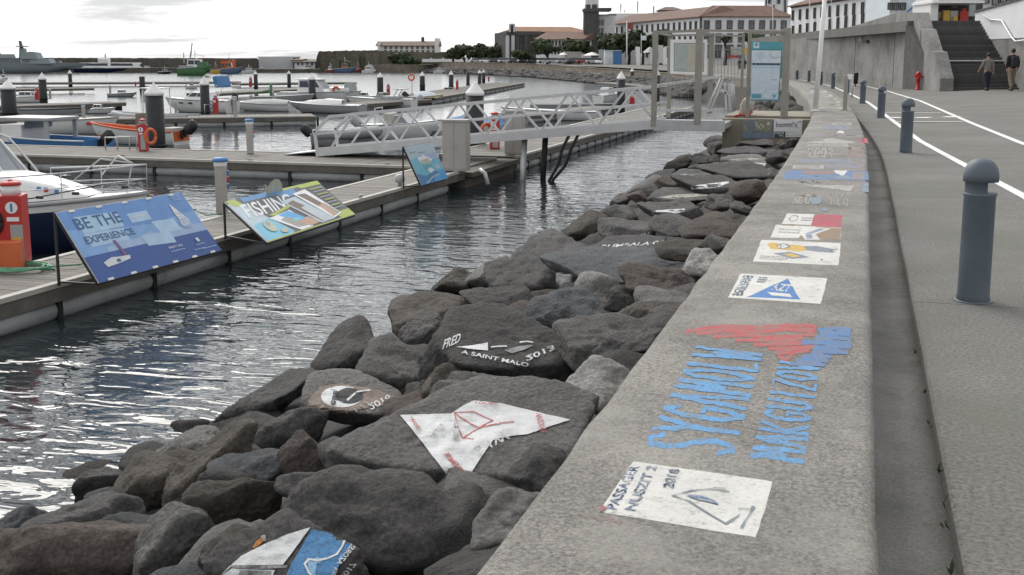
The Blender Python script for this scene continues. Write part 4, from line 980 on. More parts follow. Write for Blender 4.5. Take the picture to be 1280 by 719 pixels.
def pedestal(u, vb, hpx, label, blue=True):
    p = G(u, vb, DZ); D = depth(p); h = hpx * D / F; s = h / 1.1
    t = rootat('service_pedestal', label, 'service pedestal', (p.x, p.y, DZ), YAW + .2, 'service pedestals on the pontoons')
    mb = MB(); mb.box((0, 0, .46 * s), (.22 * s, .22 * s, .92 * s)); mb.build('housing', M['cab'], t, local=True, bevel=.02 * s)
    mb = MB(); mb.lathe([(.125 * s, .92 * s), (.125 * s, 1.03 * s)], 16); mb.build('lamp', M['white'], t, local=True)
    mb = MB(); mb.lathe([(.155 * s, 1.03 * s), (.155 * s, 1.06 * s), (.12 * s, 1.10 * s), (0, 1.11 * s)], 16); mb.build('cap', M['blue'] if blue else M['cab'], t, local=True)
    if hpx > 30:
        mb = MB(); mb.box((-.02 * s, -.113 * s, .70 * s), (.15 * s, .012, .30 * s)); mb.build('label_plate', M['kerb'], t, local=True)
        for z in (.55, .68, .81):
            mb = MB(); mb.box((.125 * s, 0, z * s), (.05 * s, .10 * s, .085 * s)); mb.build('socket', M['blue'] if z != .68 else M['red'], t, local=True)
    return t
pedestal(278, 268, 71, 'blue capped service pedestal between the picture boards')
pedestal(313, 192, 43, 'blue capped service pedestal on the wide pontoon right of the big pile')
pedestal(105, 150, 20, 'blue capped service pedestal at the tip of the orange rimmed boat')
pedestal(294, 146, 25, 'plain grey service pedestal on the second pontoon', False); pedestal(220, 142, 16, 'plain grey pedestal beside the canopy boat', False)
pedestal(138, 119, 12, 'small grey pedestal on the far left pontoon', False); pedestal(233, 112, 7, 'tiny grey pedestal at the tip of a far boat', False)
pedestal(372, 120, 9, 'tiny grey pedestal in front of the white cabin boat', False); pedestal(342, 126, 12, 'green grey pedestal with a boom in mid harbour', False); pedestal(699, 158, 18, 'brown pedestal seen through the right part of the railing', False); pedestal(63, 124, 13, 'pale post beside a capped pile at left', False)
# power line on the pontoon: mooring ropes
def rope(name, label, pts, m, r=.012):
    mb = MB(); mb.tube(pts, r, 6); tag(mb.build(name, m), label, 'rope')
pp = G(278, 268, DZ)
rope('mooring_rope', 'pale green mooring rope tied at the foot of the blue capped pedestal', [pp + Vector((.2, .2, .02)), pp + Vector((-.1, -.4, .03)), pp + Vector((-.4, -.3, .1)), pp + Vector((-1.4, -.6, -.05)), pp + Vector((-2.4, -.9, .25))], M['rope'])
# grey cabinets
def cabinet(u, vb, wpx, vt, label, dy=.45):
    p = G(u, vb, DZ); D = depth(p); w_ = wpx * D / F; h = (vb - vt) * D / F
    t = rootat('cabinet', label, 'cabinet', (p.x, p.y + dy / 2, DZ), YAW * .3)
    mb = MB(); mb.box((0, 0, h / 2), (w_, dy, h - .04)); mb.build('body', M['cab'], t, local=True, bevel=.012)
    mb = MB(); mb.box((0, 0, h - .005), (w_ + .06, dy + .06, .05)); mb.build('lid', M['cab'], t, local=True)
    for s in (-1, 1):
        mb = MB(); mb.box((s * w_ / 4, -dy / 2 - .006, h / 2), (w_ / 2 - .02, .014, h - .16)); dd = mb.build('door', M['cab'], t, local=True, bevel=.004)
        mb = MB(); mb.box((s * w_ * .08, -dy / 2 - .02, h * .52), (.02, .02, .09)); mb.build('handle', M['galv'], dd, local=True)
cabinet(567, 215, 31, 151, 'tall pale grey cabinet with double doors standing before the gangway')
cabinet(641, 194, 23, 139, 'grey cabinet behind the gangway railing')
# small light on the deck
p = G(500, 233, DZ); t = rootat('dock_light', 'small round silver light beside the third picture board', 'light', tuple(p))
mb = MB(); mb.lathe([(.05, 0), (.05, .08), (.11, .1), (.13, .2), (.09, .28), (0, .3)], 14); mb.build('housing', M['galv'], t, local=True)

# ------------------------------------------------------------------ leaning picture boards on the near pontoon
def board(label, TL, TR, BR, BL, items, cap=None, clips=True):
    TL, TR, BR, BL = map(Vector, (TL, TR, BR, BL))
    n = (TR - TL).cross(BL - TL).normalized(); d_ = BR - CAMP; BR = CAMP + d_ * ((TL - CAMP).dot(n) / d_.dot(n))      # a flat panel
    t = thing('picture_board', label, 'picture board', (-10.2, (TL.y + TR.y) / 2, DZ), group='picture boards leaning out over the water')
    n = (TR - TL).cross(TL - BL).normalized()
    if n.dot(CAMP - TL) < 0: n = -n
    mb = MB(); mb.prism([TL - n * .02, TR - n * .02, BR - n * .02, BL - n * .02], n * .02); mb.build('panel', M['white'], t, bevel=.003)
    printed('picture', items, quad_map(TL, TR, BR, BL, .001), t, step=.0004)
    for a, b in ((TL, BL), (TR, BR)):
        f = Vector((-10.24, a.y, DZ)); top = Vector((a.x, a.y, a.z)) - n * .03
        mb = MB(); mb.bar(Vector((top.x, top.y, DZ - .02)), top, .03); mb.build('leg', M['black'], t)
        mb = MB(); mb.bar(Vector((top.x, top.y, DZ + .03)), b - n * .03, .025); mb.build('brace', M['black'], t)
        mb = MB(); mb.bar(a - n * .032, b - n * .032, .03); mb.build('rail', M['black'], t)
    for a, b in ((TL, TR), (BL, BR)):
        mb = MB(); mb.bar(a - n * .032, b - n * .032, .028); mb.build('rail', M['black'], t)
    if clips:
        for a, b, k in ((TL, TR, 5), (BL, BR, 6)):
            for i in range(k):
                q = a.lerp(b, (i + .5) / k); e = (BL - TL).normalized() * (.015 if a is TL else -.015)
                mb = MB(); mb.bar(q + e - (b - a).normalized() * .06 + n * .006, q + e + (b - a).normalized() * .06 + n * .006, .035, .012, up=n); mb.build('clip', M['white'], t)
    return t, n
def fp(name, c, r=.45): return mat('print_' + name, c, r, .10, 5)
PB = {k: fp(k, c) for k, c in {'sky': (.14, .30, .62), 'sky2': (.22, .40, .70), 'sea': (.035, .10, .33), 'patch': (.42, .60, .78), 'ink': (.05, .14, .30), 'cloud': (.36, .48, .70), 'white': (.70, .72, .74), 'mast': (.20, .10, .24), 'char': (.07, .075, .085), 'lime': (.36, .43, .07), 'pale': (.42, .52, .58), 'aqua': (.16, .46, .60), 'brown': (.15, .10, .075),
                                'flesh': (.45, .28, .20), 'fish': (.42, .46, .36), 'fish2': (.30, .30, .26), 'azure': (.08, .34, .68), 'deep': (.07, .22, .45), 'tealw': (.10, .38, .48), 'greyw': (.45, .50, .52), 'lav': (.36, .42, .62)}.items()}
X0 = -10.2
q = PB
board('leaning board reading BE THE EXPERIENCE over a blue sea with sailing boats', PX(70, 266, X0), PX(226, 240.5, X0), G(277, 313, -1.25), G(124, 354, -1.25), [
    ('rect', q['sky'], 0, 0, 1, 1), ('poly', q['sky2'], [(0, .25), (.3, .35), (.62, .38), (1, .3), (1, .66), (0, .66)]), ('poly', q['cloud'], [(.18, .58), (.3, .52), (.42, .54), (.55, .48), (.6, .54), (.8, .50), (1, .52), (1, .64), (.18, .64)]), ('rect', q['sea'], 0, .64, 1, 1),
    ('poly', q['patch'], [(.09, .10), (.40, .12), (.39, .34), (.09, .34)]), ('poly', q['patch'], [(.09, .34), (.38, .36), (.37, .53), (.09, .53)]), ('rect', q['patch'], .46, .18, .62, .32), ('poly', q['patch'], [(.60, .35), (.79, .37), (.79, .56), (.62, .54)]), ('poly', q['patch'], [(.46, .52), (.69, .54), (.69, .72), (.47, .68)]),
    ('text', q['ink'], 'BE THE', (.07, .28), (.335, 0), (0, -.16)), ('text', q['ink'], 'EXPERIENCE', (.07, .48), (.365, 0), (0, -.10)), ('scrib', q['white'], .49, .23, .58, .27, 1, 2),
    ('poly', q['mast'], [(.245, .50), (.265, .50), (.285, .74), (.262, .74)]), ('poly', q['white'], [(.10, .76), (.17, .715), (.22, .73), (.30, .74), (.29, .79), (.18, .82), (.11, .83)]), ('rect', q['ink'], .19, .755, .22, .80),
    ('poly', q['white'], [(.83, .14), (.86, .25), (.905, .43), (.90, .50), (.83, .46), (.82, .3)]), ('line', q['cloud'], .012, [(.83, .30), (.875, .33)]), ('line', q['cloud'], .012, [(.83, .36), (.89, .39)]), ('ell', q['cloud'], .855, .47, .045, .075), ('text', q['white'], 'C8', (.825, .50), (.06, .01), (0, -.08)), ('scrib', q['cloud'], .88, .03, .97, .13, 3, 4),
    ('text', q['white'], 'ENJOY SAIL', (.60, .80), (.12, 0), (0, -.04)), ('scrib', q['cloud'], .60, .83, .72, .86, 1, 3), ('poly', q['white'], [(.845, .73), (.87, .72), (.875, .78), (.85, .79)]), ('scrib', q['cloud'], .82, .82, .90, .85, 1, 6), ('scrib', q['cloud'], .78, .89, .88, .92, 1, 8), ('scrib', q['cloud'], .86, .90, .98, .93, 1, 9)])
tb, nb = board('leaning board reading FISHING with dark and lime bands and angling photos', PX(281, 252.5, X0), PX(396, 226, X0), G(444, 268, -1.25), G(335, 303, -1.25), [
    ('rect', q['char'], 0, 0, 1, 1), ('poly', q['pale'], [(0, .06), (.10, .06), (.30, .95), (.22, 1), (0, 1)]), ('poly', q['aqua'], [(.02, .62), (.2, .55), (.3, .95), (.2, 1), (0, 1)]),
    ('rect', q['deep'], .14, .0, .62, .10), ('poly', q['deep'], [(.48, .02), (.70, .03), (.66, .22), (.5, .22)]), ('poly', q['lime'], [(0, 0), (.09, .0), (.12, .15), (.04, .16)]), ('rect', q['lime'], .52, 0, 1, .05), ('poly', q['lime'], [(.72, 0), (1, 0), (1, .10), (.76, .10)]), ('rect', q['lime'], 0, .975, 1, 1), ('poly', q['lime'], [(.80, .84), (1, .82), (1, 1), (.84, 1)]),
    ('text', q['white'], 'FISHING', (.05, .46), (.50, .0), (.03, -.32)), ('poly', q['lime'], [(.22, .50), (.46, .40), (.52, .43), (.27, .54)]),
    ('poly', q['white'], [(.20, .56), (.44, .50), (.50, .97), (.36, .97)]), ('poly', q['azure'], [(.30, .55), (.42, .51), (.52, .78), (.40, .80)]), ('poly', q['fish2'], [(.28, .66), (.34, .62), (.52, .86), (.46, .92), (.36, .90)]), ('poly', q['flesh'], [(.40, .80), (.54, .74), (.6, .93), (.48, .95)]), ('ell', q['aqua'], .42, .73, .04, .04),
    ('poly', q['pale'], [(.44, .28), (.62, .25), (.76, .95), (.60, .96)]), ('poly', q['brown'], [(.48, .36), (.56, .32), (.72, .86), (.62, .94)]), ('poly', q['greyw'], [(.56, .52), (.64, .50), (.72, .88), (.63, .92)]),
    ('poly', q['white'], [(.62, .18), (.78, .14), (.88, .88), (.76, .94)]), ('poly', q['brown'], [(.65, .22), (.74, .24), (.82, .66), (.74, .62)]), ('poly', q['flesh'], [(.74, .58), (.82, .56), (.86, .86), (.77, .90)]), ('poly', q['fish2'], [(.79, .60), (.84, .66), (.87, .86), (.82, .86)]),
    ('ell', q['fish'], .14, .72, .045, .13), ('ell', q['fish2'], .14, .66, .02, .05), ('ell', q['fish'], .22, .88, .035, .05)] +
    [it for k in range(4) for it in (('scrib', q['lime'], .83 + .012 * k, .17 + .16 * k, .97, .23 + .16 * k, 1, k + 2), ('scrib', q['greyw'], .83 + .012 * k, .25 + .16 * k, .97, .28 + .16 * k, 1, k + 7))], clips=False)
# the fish cut-out standing proud of the board's upper edge
fc = PX(343, 240.5, -10.16); fr = (PX(396, 226, X0) - PX(281, 252.5, X0)).normalized(); fu = Vector((0, 0, 1))
pts = [fc + fr * (x * .30) + fu * (y * .26) for x, y in [(-1, .1), (-1.15, .7), (-.8, .45), (-.4, .75), (.1, .9), (.6, .8), (.95, .4), (1, 0), (.85, -.45), (.4, -.8), (-.1, -.85), (-.6, -.6), (-.85, -.25), (-1.1, -.5)]]
mb = MB(); mb.prism(pts, nb * .012); mb.build('fish_cutout', q['fish'], tb)
mb = MB(); fl = lambda x, y: fc + fr * (x * .30) + fu * (y * .26) + nb * .016
mb.face([fl(-.5, -.3), fl(-.2, .5), fl(.1, .3), fl(-.1, -.3)]); mb.face([fl(.25, .0), fl(.5, .35), fl(.75, .1), fl(.5, -.2)]); mb.build('fish_markings', q['greyw'], tb, recalc=False)
board('small leaning board with a pale blue seascape picture beside the grey cabinet', PX(505, 183.5, X0), PX(540, 178, X0), G(560, 223, -1.25), G(527, 232, -1.25), [
    ('rect', q['aqua'], 0, 0, 1, 1), ('poly', q['pale'], [(0, 0), (1, 0), (1, .32), (.4, .28), (0, .34)]), ('poly', q['lav'], [(.55, .28), (1, .24), (1, .42), (.6, .44)]), ('poly', q['deep'], [(0, .7), (.3, .8), (.6, .72), (1, .8), (1, 1), (0, 1)]), ('poly', q['azure'], [(.55, .85), (1, .7), (1, 1), (.5, 1)]),
    ('poly', q['white'], [(.25, .33), (.5, .28), (.75, .42), (.6, .50), (.3, .46)]), ('poly', q['fish'], [(.3, .40), (.6, .38), (.66, .52), (.42, .55)]), ('poly', q['tealw'], [(.3, .52), (.62, .52), (.6, .68), (.34, .66)]), ('poly', q['white'], [(.42, .66), (.55, .62), (.66, .70), (.5, .76)]), ('poly', q['pale'], [(.7, .58), (.9, .6), (.88, .7), (.72, .68)]),
    ('scrib', q['ink'], .08, .16, .3, .19, 1, 2), ('scrib', q['ink'], .35, .20, .6, .24, 1, 3), ('line', q['pale'], .03, [(.2, .98), (.5, .86), (.75, .84)])], clips=False)

# ------------------------------------------------------------------ gangway
gw = thing('gangway', 'long white metal gangway with crossed truss railings sloping from the gate to the pontoon', 'gangway', (-16, 31.9, DZ))
gx0, gx1, gz0, gz1 = -16.2, -5.5, DZ + .13, -.10
def gp(x, dz): return gz0 + (gz1 - gz0) * (x - gx0) / (gx1 - gx0) + dz
for yy in (31.3, 32.75):
    a, b = (gx0, yy), (gx1, yy); RH = 1.05
    mb = MB(); mb.bar((gx0 + .55, yy, gp(gx0 + .55, RH)), (gx1, yy, gp(gx1, RH)), .085); mb.bar((gx0 + .55, yy, gp(gx0 + .55, RH)), (gx0 + .03, yy, gp(gx0, .62)), .08); mb.bar((gx0 + .03, yy, gp(gx0, .66)), (gx0 + .12, yy, gp(gx0, -.2)), .08); mb.build('top_rail', M['alu'], gw)
    mb = MB(); mb.bar((gx0 + .1, yy, gp(gx0, .56)), (gx1, yy, gp(gx1, .56)), .05); mb.build('mid_rail', M['alu'], gw)
    mb = MB(); mb.bar((gx0 + .1, yy, gp(gx0, 0)), (gx1, yy, gp(gx1, 0)), .07, .26); mb.build('bottom_chord', M['alu'], gw)
    n = 6; st = (gx1 - gx0 - .6) / n
    for i in range(n):
        x0 = gx0 + .55 + i * st
        for (xa, za, xb, zb) in ((x0 + st * .02, .1, x0 + st * .48, RH), (x0 + st * .52, RH, x0 + st * .98, .1)):
            mb = MB(); mb.bar((xa, yy, gp(xa, za)), (xb, yy, gp(xb, zb)), .06); mb.build('diagonal', M['alu'], gw)
mb = MB(); mb.prism([(gx0, 31.36, gp(gx0, -.02)), (gx0, 32.69, gp(gx0, -.02)), (gx0, 32.69, gp(gx0, .03)), (gx0, 31.36, gp(gx0, .03))], (gx1 - gx0, 0, gz1 - gz0)); mb.build('walkway', M['galv'], gw)
mb = MB(); mb.prism([(gx0 - 1.1, 31.4, DZ + .0), (gx0 - 1.1, 32.65, DZ + .0), (gx0 - 1.1, 32.65, DZ + .03), (gx0 - 1.1, 31.4, DZ + .03)], (1.2, 0, .14)); mb.build('landing_flap', M['alu'], gw)
mb = MB(); mb.cyl((gx0 + .6, 31.3, gp(gx0 + .6, -.2)), (gx0 + .6, 32.7, gp(gx0 + .6, -.2)), .07, n=12); mb.build('roller', M['rubber'], gw)

# gate platform with posts, boards and railings
gate = thing('gangway_gate', 'grey post and beam gate platform with notice boards at the top of the gangway', 'gate', (-4.5, 31.3, -.15))
mb = MB(); mb.box((-4.62, 32.2, -.14), (1.95, 1.9, .16)); mb.build('platform', M['galv'], gate)
mb = MB(); mb.box((-4.62, 31.27, -.13), (1.97, .06, .30)); mb.build('fascia', M['galv'], gate)
def gpost(u, v0, vt, y, w_, name='post', zb=None):
    p = PY(u, v0, y); D = depth(p); h = EYE + (73 - vt) * D / F
    mb = MB(); mb.box((p.x, p.y, (p.z + h) / 2), (w_, w_, h - p.z), rz=0); mb.build(name, M['steelpost'], gate, bevel=.008); return Vector((p.x, p.y, h))
A = gpost(817, 158, 39, 31.30, .14); B = gpost(871.5, 155, 37, 31.30, .18); Cc = gpost(835.5, 147, 43, 33.0, .12); Dd = gpost(887, 142, 42, 33.0, .14)
Ff = gpost(934, 147, 40, 33.3, .10); Gg = gpost(980, 147, 36, 33.3, .20); Ee = gpost(926, 145, 44, 34.6, .08)
for a, b, wd in ((A, B, .07), (A, Cc, .07), (B, Dd, .07), (B, Gg + Vector((0, 0, -.05)), .06), (Cc, Dd, .06), (Dd, Ee, .05), (Ff, Gg + Vector((0, 0, -.1)), .06)):
    mb = MB(); mb.bar(a - Vector((0, 0, .05)), b - Vector((0, 0, .05)), wd); mb.build('beam', M['steelpost'], gate)
mb = MB(); mb.bar(PY(817, 138, 31.3), PY(900, 138, 31.3), .07); mb.build('rail', M['alu'], gate)
mb = MB(); mb.bar(PY(835, 137, 33), PY(905, 137, 33), .06); mb.build('rail', M['alu'], gate)
mesh_b = MB()
for i in range(15):
    u = 821 + i * 3.3; mesh_b.bar(PY(u, 139, 31.32), PY(u, 96, 31.32), .006)
for i in range(13):
    v = 97 + i * 3.3; mesh_b.bar(PY(819, v, 31.33), PY(869, v, 31.33), .006)
for i in range(9):
    u = 889 + i * 4.2; mesh_b.bar(PY(u, 140, 33.2), PY(u, 62 + 4 * (i % 2), 33.2), .014)
for v in (62, 100, 118): mesh_b.bar(PY(886, v, 33.22), PY(928, v, 33.22), .02)
o = mesh_b.build('wire_mesh', M['steelpost'], gate); o['kind'] = 'stuff'
# A-shaped railing ends on the right of the platform
for dy in (0, .75):
    y_ = 32.1 + dy; k = 6 * dy
    mb = MB(); mb.tube([PY(884 + k, 138, y_), PY(901 + k, 98 - k * .3, y_), PY(914 + k * .6, 106, y_), PY(916 + k * .6, 138, y_)], .04, 8); mb.build('railing', M['alu'], gate)
    mb = MB(); mb.bar(PY(897 + k, 112, y_), PY(915 + k * .6, 120, y_), .05); mb.bar(PY(906 + k, 102, y_), PY(908 + k, 138, y_), .05); mb.build('railing', M['alu'], gate)
mb = MB(); mb.bar(PY(817, 108, 31.3), PY(898, 96, 33.0), .07); mb.build('rail', M['alu'], gate)
# white framed map case
nb_ = thing('map_case', 'white framed notice case with a faded map hanging between the gate posts', 'notice board', tuple(PY(862, 93, 32.9)))
tl, tr, br, bl = PY(838, 49.5, 32.85), PY(884, 49.5, 32.85), PY(883, 93.5, 32.85), PY(837.5, 92.5, 32.85)
mb = MB(); mb.prism([tl, tr, br, bl], (0, .10, 0)); mb.build('case', M['white'], nb_, bevel=.01)
FR = quad_map(tl, tr, br, bl, .004)
printed('map', [('rect', fp('mapedge', (.20, .23, .24)), .10, .10, .93, .92), ('rect', fp('mapbg', (.42, .46, .44)), .12, .12, .91, .90), ('rect', fp('mapr', (.52, .47, .38)), .50, .12, .91, .90), ('scrib', fp('mapg', (.34, .42, .40)), .15, .2, .48, .8, 9, 4), ('scrib', fp('maph', (.45, .42, .36)), .54, .2, .88, .86, 10, 9), ('scrib', q['ink'], .15, .84, .45, .87, 1, 3)], FR, nb_)
# blue information panel
ip = thing('information_panel', 'tall teal and pale blue information panel on the gate\'s right posts', 'information panel', tuple(PY(958, 126, 33.2)))
tl, tr, br, bl = PY(939.5, 52, 33.18), PY(978.5, 52.5, 33.18), PY(973.5, 126, 33.18), PY(938, 126, 33.18)
mb = MB(); mb.prism([tl, tr, br, bl], (0, .05, 0)); mb.build('panel', M['teal'], ip)
pl = fp('panelblue', (.50, .61, .70)); wl = fp('panelwhite', (.64, .71, .77)); dk = fp('paneldark', (.03, .06, .08)); tl_ = fp('panelteal', (.10, .36, .42))
printed('print', [('rect', tl_, 0, 0, 1, .125), ('rect', wl, .06, .015, .25, .11), ('ell', tl_, .155, .05, .05, .028), ('rect', wl, .01, .145, .97, .36), ('poly', pl, [(.1, .2), (.35, .17), (.45, .25), (.3, .32)]), ('line', pl, .012, [(.05, .34), (.4, .22), (.6, .3), (.95, .2)], .5), ('line', dk, .006, [(.6, .22), (.75, .28), (.95, .25)], .5),
                   ('rect', pl, .01, .37, .97, .98), ('scrib', dk, .04, .362, .97, .43, 1, 12), ('scrib', dk, .05, .372, .95, .41, 1, 5), ('rect', wl, .03, .46, .50, .86), ('rect', wl, .54, .46, .95, .86), ('scrib', pl, .06, .48, .46, .84, 12, 4), ('scrib', pl, .57, .48, .92, .62, 4, 6), ('line', dk, .008, [(.66, .645), (.90, .645)], .5), ('scrib', pl, .57, .68, .92, .84, 5, 7), ('rect', tl_, .04, .885, .37, .955), ('rect', wl, .46, .88, .70, .96), ('ell', tl_, .83, .92, .05, .03)], quad_map(tl, tr, br, bl, .003), ip)

# abutment
ab = thing('abutment', 'square concrete abutment with two painted panels beside the sea wall', 'abutment', (-2.5, 33, -.9))
mb = MB(); mb.box((-2.53, 35.0, -.72), (2.75, 4.0, 1.44)); mb.build('block', M['abut'], ab, bevel=.03)
mb = MB(); mb.box((-2.6, 35.2, .03), (2.6, 3.4, .06)); mb.build('top_slab', M['abut'], ab)
YF = 32.985
tl, tr, br, bl = PY(928, 150, YF), PY(966, 150, YF), PY(965, 173, YF), PY(927, 173.5, YF)
r_ = random.Random(5)
printed('painting', [('rect', PW['grey'], 0, 0, 1, 1), ('rect', PW['fadedg'], .03, .03, .97, .66), ('poly', PW['grey'], [(.08, .08), (.4, .06), (.5, .5), (.2, .62)]), ('line', PW['white'], .04, [(.42, .12), (.5, .2), (.44, .3), (.56, .42), (.62, .2), (.72, .34), (.6, .5)], 1.6), ('ell', PW['white'], .86, .2, .05, .08), ('poly', PW['fadedb'], [(.02, .66), (.98, .62), (.98, .98), (.02, .98)]), ('poly', PW['fadedb'], [(.05, .72), (.3, .70), (.4, .8), (.2, .86)]), ('poly', PW['fadedb'], [(.5, .74), (.9, .7), (.92, .84), (.6, .9)]), ('scrib', dk, .28, .62, .72, .69, 1, 3)], quad_map(tl, tr, br, bl, .004), ab)['label'] = 'teal and yellow painted panel'
tl, tr, br, bl = PY(967.5, 149.5, YF), PY(1003, 149.5, YF), PY(1002.5, 171.5, YF), PY(967, 171.5, YF)
sg = MB(); sg.prism([tl, tr, br, bl], (0, -.02, 0)); sp_ = sg.build('sign_panel', M['white'], ab)
FQ = quad_map(tl + Vector((0, -.02, 0)), tr + Vector((0, -.02, 0)), br + Vector((0, -.02, 0)), bl + Vector((0, -.02, 0)), .002)
pu = fp('purple', (.13, .09, .20)); rd = fp('signred', (.5, .08, .1))
printed('lettering', [('text', pu, 'Insomni', (.08, .44), (.58, -.02), (0, -.30)), ('line', pu, .045, [(.68, .16), (.84, .46)], 1.5), ('line', rd, .03, [(.86, .15), (.70, .46)], 1.5), ('ell', pu, .92, .13, .03, .04), ('rect', dk, .02, .68, .42, 1.0), ('text', M['white'], 'PARK', (.05, .82), (.24, 0), (0, -.10)), ('text', M['white'], 'ATL.', (.18, .96), (.2, 0), (0, -.10)), ('rect', M['white'], .31, .72, .36, .80),
                       ('ell', rd, .49, .73, .02, .03), ('ell', pu, .49, .90, .02, .035), ('scrib', q['greyw'], .54, .70, .80, .77, 1, 3), ('scrib', q['greyw'], .54, .86, .95, .92, 1, 4)], FQ, sp_)
# white litter bags and ropes on the abutment
mb = MB(); mb.tube([PY(918, 146, 33.4), PY(926, 143, 33.6), PY(934, 146, 33.4), PY(940, 140, 33.8), PY(934, 134, 33.9)], .035, 8); tag(mb.build('hose', M['red']), 'dark red hose lying on the concrete abutment', 'hose')
b_ = MB(); c = PY(934, 133, 33.9); me = rock_mesh(71, (.22, .2, .28), 3); me.materials.append(M['kerb']); o = link('rubbish_bag', me); o.location = c; tag(o, 'pale crumpled bag leaning on the gate\'s right posts', 'bag')

# black guide pipes and hoses under the gangway
def pipe(label, pts, r, m): 
    mb = MB(); mb.tube(pts, r, 10); tag(mb.build('hose' if len(pts) > 2 else 'guide_pipe', m), label, 'hose' if len(pts) > 2 else 'pipe')
pipe('black guide pipe standing in the water under the gangway', [PY(682, 168, 31.6), PY(677, 228, 31.6) + Vector((0, 0, -.6))], .085, M['rubber'])
pipe('grey guide pipe left of the black one under the gangway', [PY(656, 172, 31.7), PY(652, 228, 31.0) + Vector((0, 0, -.3))], .085, M['galv'])
pipe('left black hose hanging from the gangway into the water', [PY(713, 166, 31.4), PY(703, 186, 31.2), PY(697, 208, 31.1), PY(687, 225, 31.0), PY(684, 228, 31) + Vector((0, 0, -.2))], .045, M['rubber'])
pipe('right black hose hanging from the gangway into the water', [PY(725, 164, 31.4), PY(714, 186, 31.2), PY(706, 208, 31.1), PY(692, 224, 31.0), PY(686, 228, 31) + Vector((0, 0, -.2))], .045, M['rubber'])
pipe('pale hose drooping from the pontoon end beside the cabinet', [PY(600, 212, 28.7), PY(606, 217, 28.6), PY(610, 231, 28.5)], .06, M['galv'])
# dark junction frame between the pontoons
jn = MB(); jn.box((-10.8, 30.9, DZ - .4), (1.0, 4.4, .5)); jn.box((-10.5, 30.8, DZ - .12), (.9, 4.4, .12)); tag(jn.build('pontoon_joint', M['waler']), 'dark timber joint linking the near pontoon to the one beyond the gangway', 'pontoon joint')
# white rail on the second pontoon, railing posts on the wide pontoon
def hoop(label, u0, u1, vb, vt, r=.025):
    a, b = G(u0, vb, DZ), G(u1, vb, DZ); h = (vb - vt) * depth(a) / F
    mb = MB(); mb.tube([a, a + Vector((0, 0, h)), b + Vector((0, 0, h)), b], r, 6); tag(mb.build('hoop_rail', M['alu']), label, 'rail')
hoop('white hoop rail beside the red fire post on the second pontoon', 256, 263, 142, 131)
hoop('thin hoop rail with three posts in front of the orange rimmed boat', 132, 162, 187, 172); hoop('thin hoop rail beside the red fire post on the wide pontoon', 147, 171, 187.5, 171)
# life ring on a pole
p0 = G(515, 119, DZ); D_ = depth(p0); t = rootat('life_ring_pole', 'orange and white life ring on a thin pole in mid harbour', 'life ring', tuple(p0))
hh = 22 * D_ / F
mb = MB(); mb.cyl((0, 0, 0), (0, 0, hh * 1.25), .03, n=8); mb.build('pole', M['galv'], t, local=True)
mb = MB(); R = 3.6 * D_ / F; mb.tube([(R * math.cos(i * .3142) * cs, R * math.cos(i * .3142) * sn - .08, hh + R * math.sin(i * .3142)) for i in range(21)], R * .28, 8); mb.build('ring', M['orange'], t, local=True)
